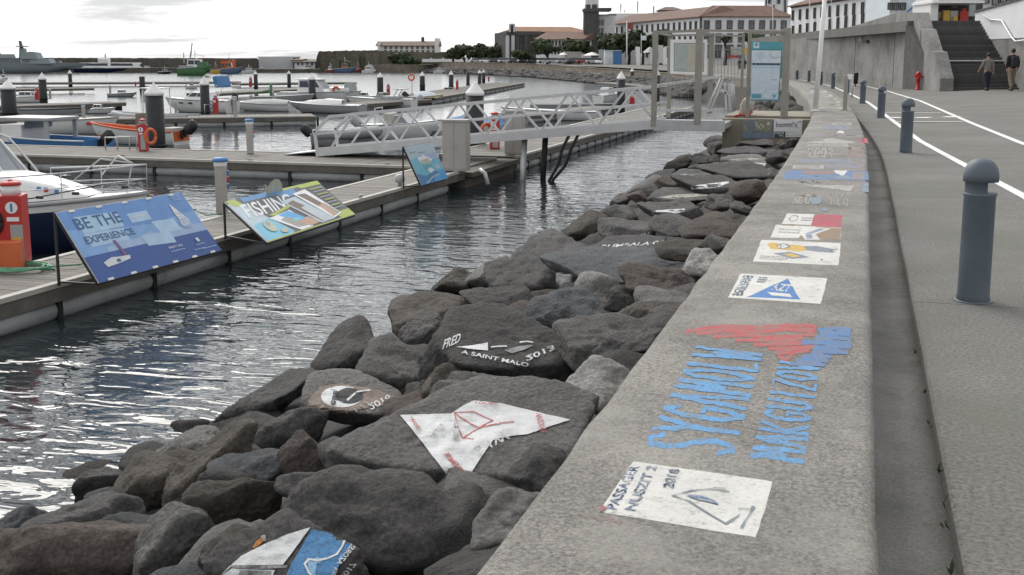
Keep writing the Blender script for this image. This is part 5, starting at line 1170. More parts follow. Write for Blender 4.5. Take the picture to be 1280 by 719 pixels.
# ------------------------------------------------------------------ boats
def hull_secs(L, B, fb, n=13, bow=1.35, rake=.10, stern=.92, keel=-.28, full=2.4):
    out = []
    for i in range(n):
        s = i / (n - 1); k = max(0, (s - .35) / .65)
        b = B / 2 * (1 - k ** full) * (stern + (1 - stern) * min(1, s / .35)) + .012
        zs = fb * (1 + (bow - 1) * s ** 2); kz = keel + max(0, (s - .7) / .3) ** 2 * (zs * .55 - keel)
        x = -L / 2 + L * s
        rk = lambda z: x + rake * L * k ** 2 * (z / zs - .5)
        cb = b * (.82 - .35 * k)
        half = [(rk(zs), b, zs), (rk(zs * .84), b * .985, zs * .84), (rk(zs * .45), b * .93 - .05 * k * b, zs * .45), (rk(.02), cb, max(.02, kz + .02)), (rk(kz), .0, kz)]
        out.append((half, b, zs, x))
    return out
def boat(label, p, L, B, fb, rz, hull='gel', stripe=None, bottom='navy', kind='open', trim=None, bow=1.35, motor=None, inner='gelgrey', group=None, name='boat', tilt=True):
    t = thing(name, label, 'boat', (p[0], p[1], WZ), rz, group)
    S_ = hull_secs(L, B, fb, bow=bow)
    mb = MB(); mh, ms, mo = M[hull], M[stripe or hull], M[bottom]
    mb.ms = [mh, ms, mo] if len({mh, ms, mo}) == 3 else [mh, ms, mo]
    rows = [h + [(q[0], -q[1], q[2]) for q in h[::-1][1:]] for h, *_ in S_]
    mb.loft(rows, mats=[1, 0, 0, 2, 2, 0, 0, 1])
    mb.mi = 0; mb.face(rows[0]); mb.build('hull', None, t, local=True)
    mb = MB(); g = [(h[0][0], h[0][1], h[0][2]) for h, *_ in S_]
    mb.tube(g, .03 + fb * .015, 6); mb.tube([(a, -b, c) for a, b, c in g], .03 + fb * .015, 6); mb.build('rub_rail', M[trim or 'gelgrey'], t, local=True)
    if kind == 'open':
        mb = MB(); rows = []
        for h, b, zs, x in S_[:-1]:
            bi = max(b - .10, .01); fz = min(.16, zs - .1); rows.append([(h[0][0], b - .02, zs + .01), (h[0][0], bi, zs + .012), (h[0][0] - .02, bi * .9, fz), (h[0][0] - .02, -bi * .9, fz), (h[0][0], -bi, zs + .012), (h[0][0], -b + .02, zs + .01)])
        mb.loft(rows, smooth=False); mb.face([r for r in rows[0][1:5]]); mb.build('interior', M[trim if trim == 'orange' else inner], t, local=True)
        for s in (.3, .58):
            i = int(s * 12); b, zs, x = S_[i][1:]
            mb = MB(); mb.box((x, 0, zs * .72), (.26, b * 1.75, .04)); mb.build('thwart', M['wood'], t, local=True)
    else:
        mb = MB(); mb.loft([[(h[0][0], b - .02, zs + .005), (h[0][0], 0, zs + .05), (h[0][0], -b + .02, zs + .005)] for h, b, zs, x in S_]); mb.build('deck', M['gel'], t, local=True)
    if motor: outboard(t, -L / 2 - .12, fb, motor)
    return t, S_
def outboard(t, x, fb, s=1., tilted=True, m='black', loc=None):
    ang = math.radians(-48 if tilted else -6); R = Matrix.Rotation(ang, 3, 'Y'); o = Vector(loc or (x, 0, fb * .95))
    f = lambda a: o + R @ (Vector(a) * s)
    mb = MB(); mb.loft([[f((dx * w - .06, dy * w2, z)) for dx, dy in ((.24, 0), (.2, .10), (0, .13), (-.22, .11), (-.27, 0), (-.22, -.11), (0, -.13), (.2, -.10))] for z, w, w2 in ((.05, .8, .8), (.15, 1, 1), (.45, 1, .98), (.6, .85, .8), (.66, .4, .4))], close=True)
    mb.face([f((dx * .4 - .06, dy * .4, .66)) for dx, dy in ((.24, 0), (.2, .10), (0, .13), (-.22, .11), (-.27, 0), (-.22, -.11), (0, -.13), (.2, -.10))]); cw = mb.build('outboard_cowl', M['gelgrey'] if m == 'grey' else M['black'], t, local=True)
    mb = MB(); mb.prism([f((-.16, .06, .06)), f((.12, .06, .06)), f((.07, .06, -.75)), f((-.13, .06, -.75))], R @ Vector((0, -.12 * s, 0))); mb.prism([f((-.35, .02, -.62)), f((.08, .02, -.62)), f((.06, .02, -.70)), f((-.35, .02, -.70))], R @ Vector((0, -.04 * s, 0))); mb.cyl(f((-.2, 0, -.82)), f((.16, 0, -.82)), .07 * s, .04 * s, n=8); mb.build('outboard_leg', M[m if m == 'black' else 'gelgrey'], t, local=True)
    mb = MB()
    for a in (0, 2.1, 4.2): mb.face([f((-.21, .02 * math.cos(a), -.82 + .02 * math.sin(a))), f((-.22, .15 * math.cos(a - .3), -.82 + .15 * math.sin(a - .3))), f((-.19, .15 * math.cos(a + .3), -.82 + .15 * math.sin(a + .3)))])
    mb.build('propeller', M['galv'], t, local=True)
    mb = MB(); mb.box(o + Vector((.08 * s, 0, -.1 * s)), (.12 * s, .3 * s, .34 * s)); mb.build('bracket', M['black'], t, local=True)
def cabin(t, x0, x1, w, z0, h, rf=.5, rb=.1, m='gel', gm='glass', roof=None, tw=.86):
    """trapezoid cabin: x0 aft, x1 forward; raked front; proud window panels on both sides and ahead"""
    w2 = w / 2; wt = w2 * tw
    v = [(x0, -w2, z0), (x1, -w2, z0), (x1, w2, z0), (x0, w2, z0), (x0 + rb, -wt, z0 + h), (x1 - rf, -wt, z0 + h), (x1 - rf, wt, z0 + h), (x0 + rb, wt, z0 + h)]
    mb = MB(); mb.mesh(v, [(0, 1, 5, 4), (1, 2, 6, 5), (2, 3, 7, 6), (3, 0, 4, 7), (4, 5, 6, 7), (0, 3, 2, 1)]); mb.build('cabin', M[m], t, local=True, bevel=min(.05, h * .08))
    V = [Vector(a) for a in v]
    def win(a, b, c, d, x0_, x1_, y0, y1, nm):
        n = (b - a).cross(d - a).normalized(); mp = lambda x, y: a * (1 - x) * (1 - y) + b * x * (1 - y) + c * x * y + d * (1 - x) * y
        if n.dot(mp(.5, .5) - Vector((x0 * .5 + x1 * .5, 0, z0 + h / 2))) < 0: n = -n
        mb = MB(); q = [mp(x0_, y0), mp(x1_, y0), mp(x1_, y1), mp(x0_, y1)]
        mb.prism([p_ + n * .003 for p_ in q], n * .012); mb.build(nm, M[gm], t, local=True)
    for s, q in ((0, (0, 1, 5, 4)), (1, (3, 2, 6, 7))):
        a, b, c, d = [V[i] for i in q]; win(a, b, c, d, .08, .48, .42, .9, 'cabin_window'); win(a, b, c, d, .53, .9, .42, .9, 'cabin_window')
    a, b, c, d = [V[i] for i in (1, 2, 6, 5)]; win(a, b, c, d, .06, .48, .3, .92, 'windscreen'); win(a, b, c, d, .52, .94, .3, .92, 'windscreen')
    if roof:
        mb = MB(); mb.box(((x0 + rb + x1 - rf) / 2 - .05, 0, z0 + h + .03), (x1 - rf - x0 - rb + .4, wt * 2 + .2, .06)); mb.build('roof', M[roof], t, local=True, bevel=.015)
def screen(t, x, w, z, h, rk=.35, gm='screen'):
    mb = MB(); mb.mesh([(x, -w / 2, z), (x, w / 2, z), (x - rk, w / 2 * .85, z + h), (x - rk, -w / 2 * .85, z + h)], [(0, 1, 2, 3)])
    mb.mesh([(x, -w / 2, z), (x - .9 * w * .6, -w / 2, z), (x - rk - .5 * w * .6, -w / 2 * .85, z + h * .9), (x - rk, -w / 2 * .85, z + h)], [(0, 1, 2, 3)]); mb.mesh([(x, w / 2, z), (x - .9 * w * .6, w / 2, z), (x - rk - .5 * w * .6, w / 2 * .85, z + h * .9), (x - rk, w / 2 * .85, z + h)], [(0, 1, 2, 3)])
    o = mb.build('windscreen', M[gm], t, local=True)
    mb = MB(); mb.tube([(x - .9 * w * .6, -w / 2, z + .01), (x, -w / 2, z + .01), (x, w / 2, z + .01), (x - .9 * w * .6, w / 2, z + .01)], .02, 5); mb.tube([(x - rk - .3 * w, -w / 2 * .85, z + h * .9), (x - rk, -w / 2 * .85, z + h), (x - rk, w / 2 * .85, z + h), (x - rk - .3 * w, w / 2 * .85, z + h * .9)], .025, 5); mb.build('windscreen_frame', M['alu'], t, local=True)
def rails(t, S_, s0, s1, h, r=.018, inset=.06, name='guard_rail', posts=4, m='alu'):
    pts = [(hh[0][0] - (.02 if i > 11 else 0), max(b - inset, .0), zs) for i, (hh, b, zs, x) in enumerate(S_) if s0 <= i / 12 <= s1]
    top = [(a, b, c + h) for a, b, c in pts]
    loop = [pts[0]] + top + [(a, -b, c) for a, b, c in top[::-1]] + [(pts[0][0], -pts[0][1], pts[0][2])]
    mb = MB(); mb.tube(loop, r, 6); mb.tube([(a, b, c + h * .5) for a, b, c in pts] + [(a, -b, c + h * .5) for a, b, c in pts[::-1]], r * .6, 5); mb.build(name, M[m], t, local=True)
    for i in range(0, len(pts), max(1, len(pts) // posts)):
        for s in (1, -1):
            a, b, c = pts[i]; mb = MB(); mb.cyl((a, s * b, c), (a, s * b, c + h), r * .9, n=6); mb.build('rail_post', M[m], t, local=True)
def W2(u, v, z=WZ): return G(u, v, z)
# heading angle rz: bow along +x rotated by rz.  rz = 0 -> bow to world +x (towards the wall)

# --- big cabin boat, left: bow to the right, white deck on navy hull
pb = Vector((-14.85, 17.0, WZ)); L = 7.4
t, S_ = boat('white cabin boat with navy blue hull and steel bow rail moored at the near pontoon', pb, L, 2.7, .82, math.radians(8), hull='navy', stripe='gel', bottom='navy', kind='cabin', trim='gelgrey', bow=1.32); t.scale = (.62, .78, 1.0)
mb = MB()      # moulded foredeck cuddy
rows = []
for i in range(9):
    s = i / 8; x = -.6 + 3.0 * s; w_ = 1.0 * (1 - .62 * s ** 1.6); z0 = .86 + .24 * ((x + 3.7) / 7.4) ** 2; h = .50 * (1 - s ** 1.7) + .02
    rows.append([(x, -w_, z0), (x, -w_ * .86, z0 + h * .8), (x, -w_ * .5, z0 + h), (x, 0, z0 + h * 1.04), (x, w_ * .5, z0 + h), (x, w_ * .86, z0 + h * .8), (x, w_, z0)])
mb.loft(rows); mb.face(rows[0]); mb.build('cuddy', M['gel'], t, local=True)
mb = MB(); mb.lathe([(.16, 0), (.15, .035), (0, .05)], 16, (1.45, 0, 1.34)); mb.build('deck_hatch', M['glass'], t, local=True)
for s in (-1,):
    mb = MB(); q = [(.15 + .32 * math.cos(a), -.985 + .04 * math.sin(a), 1.10 + .10 * math.sin(a)) for a in [i * .3927 for i in range(16)]]; mb.prism(q, (0, -.03, 0)); mb.build('porthole', M['glass'], t, local=True)
mb = MB(); mb.mesh([(-.5, -.98, 1.33), (-.5, .98, 1.33), (-1.35, .80, 2.02), (-1.35, -.80, 2.02)], [(0, 1, 2, 3)]); mb.mesh([(-.5, -.98, 1.33), (-2.3, -1.05, 1.15), (-2.4, -.85, 1.95), (-1.35, -.80, 2.02)], [(0, 1, 2, 3)]); mb.mesh([(-.5, .98, 1.33), (-2.3, 1.05, 1.15), (-2.4, .85, 1.95), (-1.35, .80, 2.02)], [(0, 1, 2, 3)]); mb.build('windscreen', M['screen'], t, local=True, recalc=False)
mb = MB()
for a, b in (((-.5, -.98, 1.33), (-1.35, -.80, 2.02)), ((-.5, .98, 1.33), (-1.35, .80, 2.02)), ((-.5, 0, 1.36), (-1.35, 0, 2.04)), ((-1.35, -.8, 2.02), (-1.35, .8, 2.02)), ((-.5, -.98, 1.33), (-.5, .98, 1.33))): mb.cyl(a, b, .035, n=6)
mb.build('windscreen_frame', M['white'], t, local=True)
mb = MB(); mb.box((-2.6, 0, 2.06), (2.5, 1.8, .06)); mb.build('hardtop', M['gel'], t, local=True, bevel=.02)
for s in (-1, 1):
    mb = MB(); mb.tube([(.2, s * 1.02, 1.0), (-.35, s * 1.02, 1.45), (-1.1, s * .98, 2.0), (-1.9, s * .95, 2.18), (-3.2, s * .95, 2.2)], .028, 8); mb.build('arch_rail', M['alu'], t, local=True)
    mb = MB(); mb.cyl((.35, s * 1.0, 1.0), (-.15, s * 1.02, 1.32), .02, n=6); mb.build('arch_strut', M['alu'], t, local=True)
rails(t, S_, .42, 1.0, .52, .015, posts=2)
mb = MB(); mb.tube([(3.62, .0, 1.62), (2.9, .40, 1.72), (2.2, .62, 1.35)], .018, 6); mb.tube([(3.62, 0, 1.62), (2.9, -.40, 1.72), (2.2, -.62, 1.35)], .018, 6); mb.cyl((3.4, 0, 1.1), (3.62, 0, 1.62), .018, n=6); mb.build('pulpit', M['alu'], t, local=True)
for x, y in ((1.4, -1.02), (2.3, -.72), (3.35, .0)):
    mb = MB(); mb.bar((x - .1, y, .98 + .06 * x), (x + .1, y, .98 + .06 * x), .05); mb.build('cleat', M['black'], t, local=True)
mb = MB(); mb.tube([(-.4, -1.18, 1.0), (1.2, -1.1, 1.05), (3.3, -.1, 1.30)], .012, 5); mb.build('deck_line', M['black'], t, local=True)
# small bow lettering: soft coloured squiggle on the cuddy
mb = MB()
for (x, y, mm) in ((1.15, -.66, 'blue'), (1.32, -.60, 'blue'), (1.5, -.56, 'lightblue'), (1.4, -.68, 'red'), (1.62, -.55, 'blue')):
    mb.use(M[mm]); mb.box((x, y - .06, 1.20 - .12 * (x - 1.1)), (.11, .02, .06), rot=(-.5, 0, .25))
mb.build('decal', None, t, local=True)

# --- boats behind the wide pontoon
t, S_ = boat('blue boat with a grey hard canopy and black outboard behind the white cabin boat', W2(42, 193) + Vector((0, .6, 0)), 4.9, 1.9, .55, math.pi, hull='blue', bottom='navy', kind='open', trim='lightblue', inner='blue', motor=.85)
mb = MB(); mb.box((.3, 0, 1.30), (2.5, 1.75, .12)); mb.build('canopy', M['gelgrey'], t, local=True, bevel=.03)
for x in (-.8, 1.4):
    for y in (-.78, .78):
        mb = MB(); mb.box((x, y, .9), (.16, .08, .72)); mb.build('canopy_post', M['gelgrey'], t, local=True)
mb = MB(); mb.box((.9, 0, .75), (1.1, 1.5, .65)); mb.build('cuddy', M['gel'], t, local=True, bevel=.04)
mb = MB(); mb.mesh([(.2, -.75, .95), (.2, .75, .95), (.2, .75, 1.2), (.2, -.75, 1.2)], [(0, 1, 2, 3)]); mb.build('windscreen', M['screen'], t, local=True)

t, S_ = boat('white open boat with an orange rim and inside behind the red fire post', W2(158, 181.5) + Vector((0, .8, 0)), 4.2, 1.4, .56, math.pi - .02, hull='gel', stripe='gel', bottom='blue', kind='open', trim='orange', bow=1.5)
mb = MB(); mb.box((-.35, 0, .80), (.05, 1.1, .95)); mb.build('bulkhead', M['wood'], t, local=True, bevel=.02)
mb = MB(); mb.box((-1.7, 0, .58), (.6, .9, .25)); mb.build('stern_locker', M['kerb'], t, local=True, bevel=.02)
outboard(t, -2.3, .6, .95)
t, S_ = boat('grey inflatable boat with a console frame behind the big capped pile', W2(178, 158) + Vector((0, 1, 0)), 4.8, 1.7, .45, math.pi + .1, hull='hyp', bottom='gelgrey', kind='open', trim='hyp', inner='gelgrey', bow=1.25)
mb = MB()
for s in (-1, 1): mb.tube([(-2.3, s * .7, .42), (0, s * .78, .42), (1.4, s * .6, .48), (2.1, s * .25, .55), (2.3, 0, .58)], .19, 10)
mb.build('tube', M['hyp'], t, local=True)
mb = MB(); mb.box((-.2, 0, .75), (.5, .7, .7)); mb.build('console', M['gel'], t, local=True, bevel=.05)
for s in (-1, 1):
    for x in (-.75, .3):
        mb = MB(); mb.cyl((x, s * .5, .4), (x, s * .45, 1.95), .03, n=6); mb.build('frame_post', M['white'], t, local=True)
mb = MB(); mb.box((-.2, 0, 1.96), (1.3, 1.1, .05)); mb.build('canopy', M['white'], t, local=True)
mb = MB(); mb.mesh([(.35, -.5, 1.2), (.35, .5, 1.2), (.3, .48, 1.9), (.3, -.48, 1.9)], [(0, 1, 2, 3)]); mb.build('windscreen', M['pane'], t, local=True)
t, S_ = boat('small pale boat with a red mark behind the grey canopy', W2(52, 170) + Vector((0, 2, 0)), 4.6, 1.6, .6, .1, hull='gel', stripe='gel', bottom='green', kind='cabin', trim='kerb', bow=1.3); mb = MB(); mb.box((1.5, -.62, .5), (.5, .03, .14)); mb.build('decal', M['red'], t, local=True)
t, S_ = boat('dark flat workboat moored at the left second pontoon', W2(62, 146.5), 5.5, 1.8, .45, 0, hull='gelgrey', bottom='black', kind='open', trim='black')
# --- sports boat with bimini
t, S_ = boat('white sports boat lettered LO with a blue folded bimini beside a capped pile', W2(240, 141) + Vector((0, 1.0, 0)), 5.0, 1.9, .78, math.pi - .05, hull='gel', stripe='gel', bottom='navy', kind='cabin', bow=1.2)
cabin(t, -1.0, .9, 1.35, .82, .5, .7, .15, gm='glass')
mb = MB()
for y in (-.8, .8): mb.tube([(-.7, y, .85), (-1.3, y, 1.65), (-1.9, y, 1.75)], .03, 6)
mb.tube([(-1.9, -.8, 1.75), (-1.9, .8, 1.75)], .03, 6); mb.build('arch', M['gel'], t, local=True)
mb = MB(); mb.box((-1.75, 0, 2.0), (.3, 1.5, .75), rot=(0, .25, 0)); mb.build('bimini', M['blue'], t, local=True, bevel=.08)
printed('lettering', [('text', M['blue'], 'LO', (0, 1), (1, 0), (0, -1))], lambda x, y, h: WM[t.name] @ Vector((-.95 - .75 * x, .99 + h, .60 - .34 * y)), t)
for x in (.1, .8):
    mb = MB(); mb.box((x, .965, .62), (.32, .03, .10)); mb.build('porthole', M['glass'], t, local=True)
outboard(t, -2.6, .75, .9, False)
t, S_ = boat('low boat under a grey blue cover behind the second pontoon', W2(322, 139.5) + Vector((0, 1, 0)), 4.2, 1.5, .45, math.pi, hull='gel', bottom='black', kind='cabin')
mb = MB(); mb.loft([[(x, -.65 * k, .5), (x, -.3 * k, .5 + .3 * k), (x, .3 * k, .5 + .3 * k), (x, .65 * k, .5)] for x, k in ((-1.9, .7), (-.6, 1), (.7, .9), (1.6, .4))]); mb.build('cover', M['hyp'], t, local=True)
# --- white cabin boat with blue glass
t, S_ = boat('large white cabin boat with dark blue windscreen behind a capped pile', W2(392, 130) + Vector((0, 1.0, 0)), 6.4, 2.1, .85, .05, hull='gel', bottom='gelgrey', kind='cabin', bow=1.15)
cabin(t, -1.5, .9, 1.7, .85, 1.0, .75, .1, gm='navy', roof='gel')
mb = MB(); mb.box((1.9, 0, 1.05), (1.8, 1.2, .5)); mb.build('fore_cabin', M['gel'], t, local=True, bevel=.2)
mb = MB(); mb.mesh([(2.3, -.6, 1.0), (3.0, -.5, 1.0), (2.9, -.45, 1.65), (2.4, -.55, 1.65)], [(0, 1, 2, 3)]); mb.mesh([(3.0, -.5, 1.0), (3.0, .5, 1.0), (2.9, .45, 1.65), (2.9, -.45, 1.65)], [(0, 1, 2, 3)]); mb.build('spray_screen', M['pane'], t, local=True)
mb = MB(); mb.tube([(1.7 + .24 * math.cos(a), -.65, 1.1 + .2 * math.sin(a)) for a in [i * .3 for i in range(14)]], .08, 6); mb.build('life_ring', M['orange'], t, local=True)
mb = MB(); mb.cyl((-.8, .2, 1.8), (-.8, .2, 2.3), .03, n=6); mb.build('mast', M['alu'], t, local=True)
t, S_ = boat('pale inflatable tender with a boom left of the large cabin boat', W2(352, 131) + Vector((0, .6, 0)), 4.5, 1.8, .6, 0, hull='hyp', bottom='gelgrey', kind='open', trim='gel'); mb = MB(); mb.cyl((-1.2, 0, .4), (-1.2, 0, 1.6), .12, n=8); mb.cyl((-1.2, 0, 1.1), (-2.9, 0, .8), .05, n=6); mb.build('boom', M['green'], t, local=True)
t, S_ = boat('white speedboat with a raised windscreen beside the faded red post', W2(472, 135) + Vector((0, .8, 0)), 4.9, 1.7, .6, math.pi + .05, hull='gel', stripe='gel', bottom='kerb', kind='cabin', bow=1.25); screen(t, .4, 1.2, .70, .36); mb = MB(); mb.box((-.8, 0, .75), (1.4, 1.0, .2)); mb.build('seat', M['gelgrey'], t, local=True, bevel=.08)
mb = MB(); mb.cyl((-1.0, .5, .7), (-1.4, .5, 1.3), .03, n=6); mb.cyl((-1.0, -.5, .7), (-1.4, -.5, 1.3), .03, n=6); mb.box((-1.5, 0, 1.32), (.8, 1.1, .05)); mb.build('targa_arch', M['gelgrey'], t, local=True)
t, S_ = boat('grey sided boat with an upturned white dinghy on its deck', W2(404, 141.5) + Vector((0, .6, 0)), 5.0, 1.6, .5, math.pi, hull='gelgrey', bottom='navy', kind='cabin', trim='gel'); mb = MB(); mb.loft([[(x, -.5 * k, .56), (x, -.35 * k, .56 + .35 * k), (x, .35 * k, .56 + .35 * k), (x, .5 * k, .56)] for x, k in ((-1.2, .8), (0, 1), (1.2, .7), (2.0, .1))]); mb.build('dinghy', M['gel'], t, local=True)
t, S_ = boat('small yellowish boat with a folded cover beside the life ring pole', W2(530, 129) + Vector((0, .4, 0)), 2.6, 1.2, .5, .15, hull='cream' if 'cream' in M else 'kerb', stripe='yellow', bottom='black', kind='open', trim='gel'); mb = MB(); mb.loft([[(x, -.5 * k, .55), (x, -.2 * k, .55 + .4 * k), (x, .25 * k, .55 + .35 * k), (x, .5 * k, .55)] for x, k in ((-.9, .7), (-.2, 1), (.5, .8), (.9, .3))]); mb.build('cover', M['lightblue'], t, local=True); outboard(t, -1.4, .5, .9)
t, S_ = boat('white dinghy with a grey outboard left of the yellowish boat', W2(492, 133) + Vector((0, .4, 0)), 3.0, 1.3, .4, math.pi, hull='gel', bottom='black', kind='open', trim='gelgrey'); outboard(t, -1.6, .4, 1.0, True, 'grey')
# --- boats seen through the gangway
t, S_ = boat('grey inflatable with folded oars at the foot of the gangway', W2(402, 188) + Vector((0, 2.2, 0)), 2.6, 1.4, .5, .2, hull='hyp', bottom='hyp', kind='open', trim='hyp'); outboard(t, -1.4, .5, .8)
mb = MB()
for s in (-1, 1): mb.tube([(-1.2, s * .55, .5), (.4, s * .6, .52), (1.1, s * .3, .6), (1.3, 0, .62)], .22, 10)
mb.build('tube', M['hyp'], t, local=True)
t, S_ = boat('small white motorboat with cream seats seen through the gangway railing', W2(466, 180) + Vector((0, 3.0, 0)), 3.4, 1.5, .62, .12, hull='gel', bottom='gelgrey', kind='cabin', trim='gelgrey'); screen(t, .5, 1.1, .70, .36)
for y in (-.4, .4):
    mb = MB(); mb.box((-.45, y * .8, .85), (.4, .4, .6)); mb.build('seat', M['kerb'], t, local=True, bevel=.1)
mb = MB(); mb.tube([(-1.0, -.6, .6), (-1.0, -.55, 1.35), (-1.0, .55, 1.35), (-1.0, .6, .6)], .025, 6); mb.build('hoop', M['alu'], t, local=True); outboard(t, -1.85, .65, .8, True, 'grey')
t, S_ = boat('boat under a bright blue pointed cover beside the dotted pile', W2(556, 178) + Vector((0, 3.2, 0)), 3.4, 1.5, .5, .1, hull='gel', bottom='gelgrey', kind='cabin', trim='gel')
mb = MB(); mb.loft([[(x, -.65 * k, .56), (x, 0, .56 + .5 * k), (x, .65 * k, .56)] for x, k in ((-1.6, .25), (-.2, .9), (-.19, .35), (1.3, .95), (1.6, .8))], smooth=False); mb.build('cover', M['blue'], t, local=True)
t, S_ = boat('slim grey rowing raft moored at the pontoon beyond the gangway', W2(722, 140) + Vector((-.5, 1.5, 0)), 6.0, 1.6, .4, .1, hull='gelgrey', bottom='black', kind='open', trim='gelgrey')
t, S_ = boat('low white launch lying along the slim pontoon', W2(690, 151) + Vector((-.3, 1, 0)), 5.5, 1.6, .5, math.pi, hull='gel', bottom='black', kind='cabin', trim='gelgrey')
t, S_ = boat('small white and blue motorboat by the capped pile right of the railing', W2(762, 129) + Vector((-.3, .5, 0)), 2.6, 1.2, .6, 1.2, hull='gel', bottom='blue', kind='cabin'); cabin(t, -.5, .6, .9, .62, .6, .3, .1)
# --- far boats along the breakwater and the quay
def far_boat(u, v, wpx, hpx, label, hull, cab_m='gel', cabw=.4, mast=True, off=.0, bow=1.4, extra=None, rz=0):
    p = W2(u, v); D = depth(p); L_ = wpx * D / F; H = hpx * D / F
    t, S_ = boat(label, p + Vector((0, L_ * .12, 0)), L_, max(L_ * .28, .8), H * .42, YAW + rz, hull=hull, bottom='navy', kind='cabin', bow=bow)
    x = off * L_; cabin(t, x - L_ * cabw / 2, x + L_ * cabw / 2, L_ * .18, H * .44, H * .5, L_ * .05, L_ * .02, m=cab_m)
    if mast:
        mb = MB(); mb.cyl((x, 0, H * .9), (x, 0, H * 1.6), L_ * .006 + .03, n=6); mb.cyl((x, 0, H * 1.3), (x + L_ * .3, 0, H * 1.1), L_ * .004 + .02, n=5); mb.build('mast', M['alu'], t, local=True)
    return t, L_, H
t, L_, H = far_boat(240, 94.5, 40, 21, 'green and white fishing trawler in front of the breakwater', 'green', 'gel', .5, True, .05, 1.5)
mb = MB(); mb.box((L_ * .28, 0, H * .62), (L_ * .30, L_ * .2, H * .36)); mb.build('bow_house', M['green'], t, local=True); mb = MB(); mb.box((-L_ * .22, 0, H * .50), (L_ * .46, L_ * .24, H * .16)); mb.build('net_deck', M['gelgrey'], t, local=True)
mb = MB(); mb.cyl((-L_ * .1, 0, H), (-L_ * .02, 0, H * 1.9), .16, n=6); mb.cyl((-L_ * .3, 0, H * .7), (-L_ * .3, 0, H * 1.35), .12, n=6); mb.build('derrick', M['galv'], t, local=True)
far_boat(288, 92.5, 26, 15, 'blue and white workboat with orange gear beside the trawler', 'seablue', 'dullorange', .3, True, -.1)
far_boat(310, 92, 18, 7, 'white launch right of the blue workboat', 'gel'); far_boat(269, 92, 12, 9, 'yellowish fishing boat right of the trawler', 'yellow', 'dullorange', .4)
far_boat(326, 90.5, 14, 6, 'white motorboat in front of the long shed', 'gel'); far_boat(384, 90, 18, 9, 'white boat in front of the low white houses', 'gel'); far_boat(412, 91, 12, 8, 'small red hulled boat below the fort wall', 'dullred', 'gel', .4)
far_boat(430, 91, 26, 12, 'blue fishing boat with orange gear below the fort wall', 'seablue', 'dullorange', .35); far_boat(447, 90.5, 9, 8, 'small red and pink boat beside the blue fishing boat', 'dullred', 'dullorange', .5)
far_boat(460, 92, 17, 9, 'white cabin launch below the fort wall', 'gel'); far_boat(205, 92.5, 16, 6, 'dark low boat left of the trawler', 'black', 'gelgrey'); far_boat(4, 103, 10, 10, 'tiny boat at the left edge of the far pontoon', 'gel')
far_boat(239, 111, 14, 7, 'small white and teal boat tied to the far pontoon', 'gel', 'lightblue', .4, False); far_boat(548, 92, 14, 7, 'white boat under the quay awning', 'gel', 'gel', .4, False)
t, L_, H = far_boat(135, 91, 92, 13, 'long white and blue ferry moored by the breakwater behind the warship', 'navy', 'gel', .86, False, -.02, 1.1); mb = MB(); mb.box((-L_ * .12, 0, H * 1.15), (L_ * .13, L_ * .14, H * .42)); mb.build('bridge', M['gel'], t, local=True, bevel=.2); mb = MB(); mb.cyl((-L_ * .1, 0, H * 1.3), (-L_ * .1, 0, H * 1.85), .2, n=6); mb.build('mast', M['alu'], t, local=True)
far_boat(290, 136, 38, 14, 'small white motorboat beside the red fire post of the second pontoon', 'gel', 'gel', .35, False); far_boat(335, 137, 30, 9, 'low white and blue tender near the green boom', 'gel', 'lightblue', .3, False)
far_boat(150, 121, 34, 9, 'low grey boat behind the far left pontoon', 'gelgrey', 'gel', .3, False); far_boat(120, 142, 40, 12, 'small white open boat left of the grey inflatable', 'gel', 'gel', .3, False)
far_boat(450, 127, 40, 12, 'white motor cruiser right of the large cabin boat', 'gel', 'gel', .45, False); far_boat(560, 118, 26, 9, 'grey covered boat tied to the far pontoon end', 'gelgrey', 'hyp', .5, False); far_boat(640, 146, 34, 11, 'low white boat seen between gangway diagonals', 'gel', 'gel', .35, False); far_boat(30, 128, 46, 14, 'white launch behind the left capped pile', 'gel', 'gel', .4, False)
# --- grey warship at the left edge
p = W2(-26, 92.0); D_ = depth(p); k = D_ / F       # metres per pixel
t, S_ = boat('grey warship with a tall raked mast moored at the left edge', p + Vector((0, 3, 0)), 232 * k, 26 * k, 12.5 * k, YAW, hull='ship', bottom='shipd', kind='cabin', bow=1.02, trim='ship', name='warship')
def sb(x0, x1, z0, z1, nm, m='ship', w_=20, rf=3, rb=2):
    x0, x1 = (x0 + 26) * k, (x1 + 26) * k; w2 = w_ * k / 2; z0 *= k; z1 *= k
    mb = MB(); mb.mesh([(x0, -w2, z0), (x1, -w2, z0), (x1, w2, z0), (x0, w2, z0), (x0 + rb * k, -w2 * .85, z1), (x1 - rf * k, -w2 * .85, z1), (x1 - rf * k, w2 * .85, z1), (x0 + rb * k, w2 * .85, z1)], [(0, 1, 5, 4), (1, 2, 6, 5), (2, 3, 7, 6), (3, 0, 4, 7), (4, 5, 6, 7)]); mb.build(nm, M[m], t, local=True)
sb(-110, -10, 12, 26, 'superstructure'); sb(17, 57, 12, 18.5, 'foredeck_house'); sb(20, 41, 18, 26, 'bridge', rf=3); sb(-12, 20, 12, 19, 'midships', 'shipd'); sb(-40, -22, 26, 34, 'funnel', 'shipd', 12); sb(22, 31, 14.5, 18, 'bridge_opening', 'shipd', 20.4, 0, 0)
sb(15, 25, 18, 31, 'mast_base', 'ship', 8, 3, 1); sb(16, 20, 30, 40.5, 'mast', 'shipd', 3, 2.4, -1); sb(13, 24, 33, 34, 'yard', 'shipd', 12, 0, 0); sb(27, 37, 25.5, 27, 'bridge_roof', 'shipd', 16); sb(-20, 6, 19, 24, 'hangar', 'ship', 18, 1, 4)
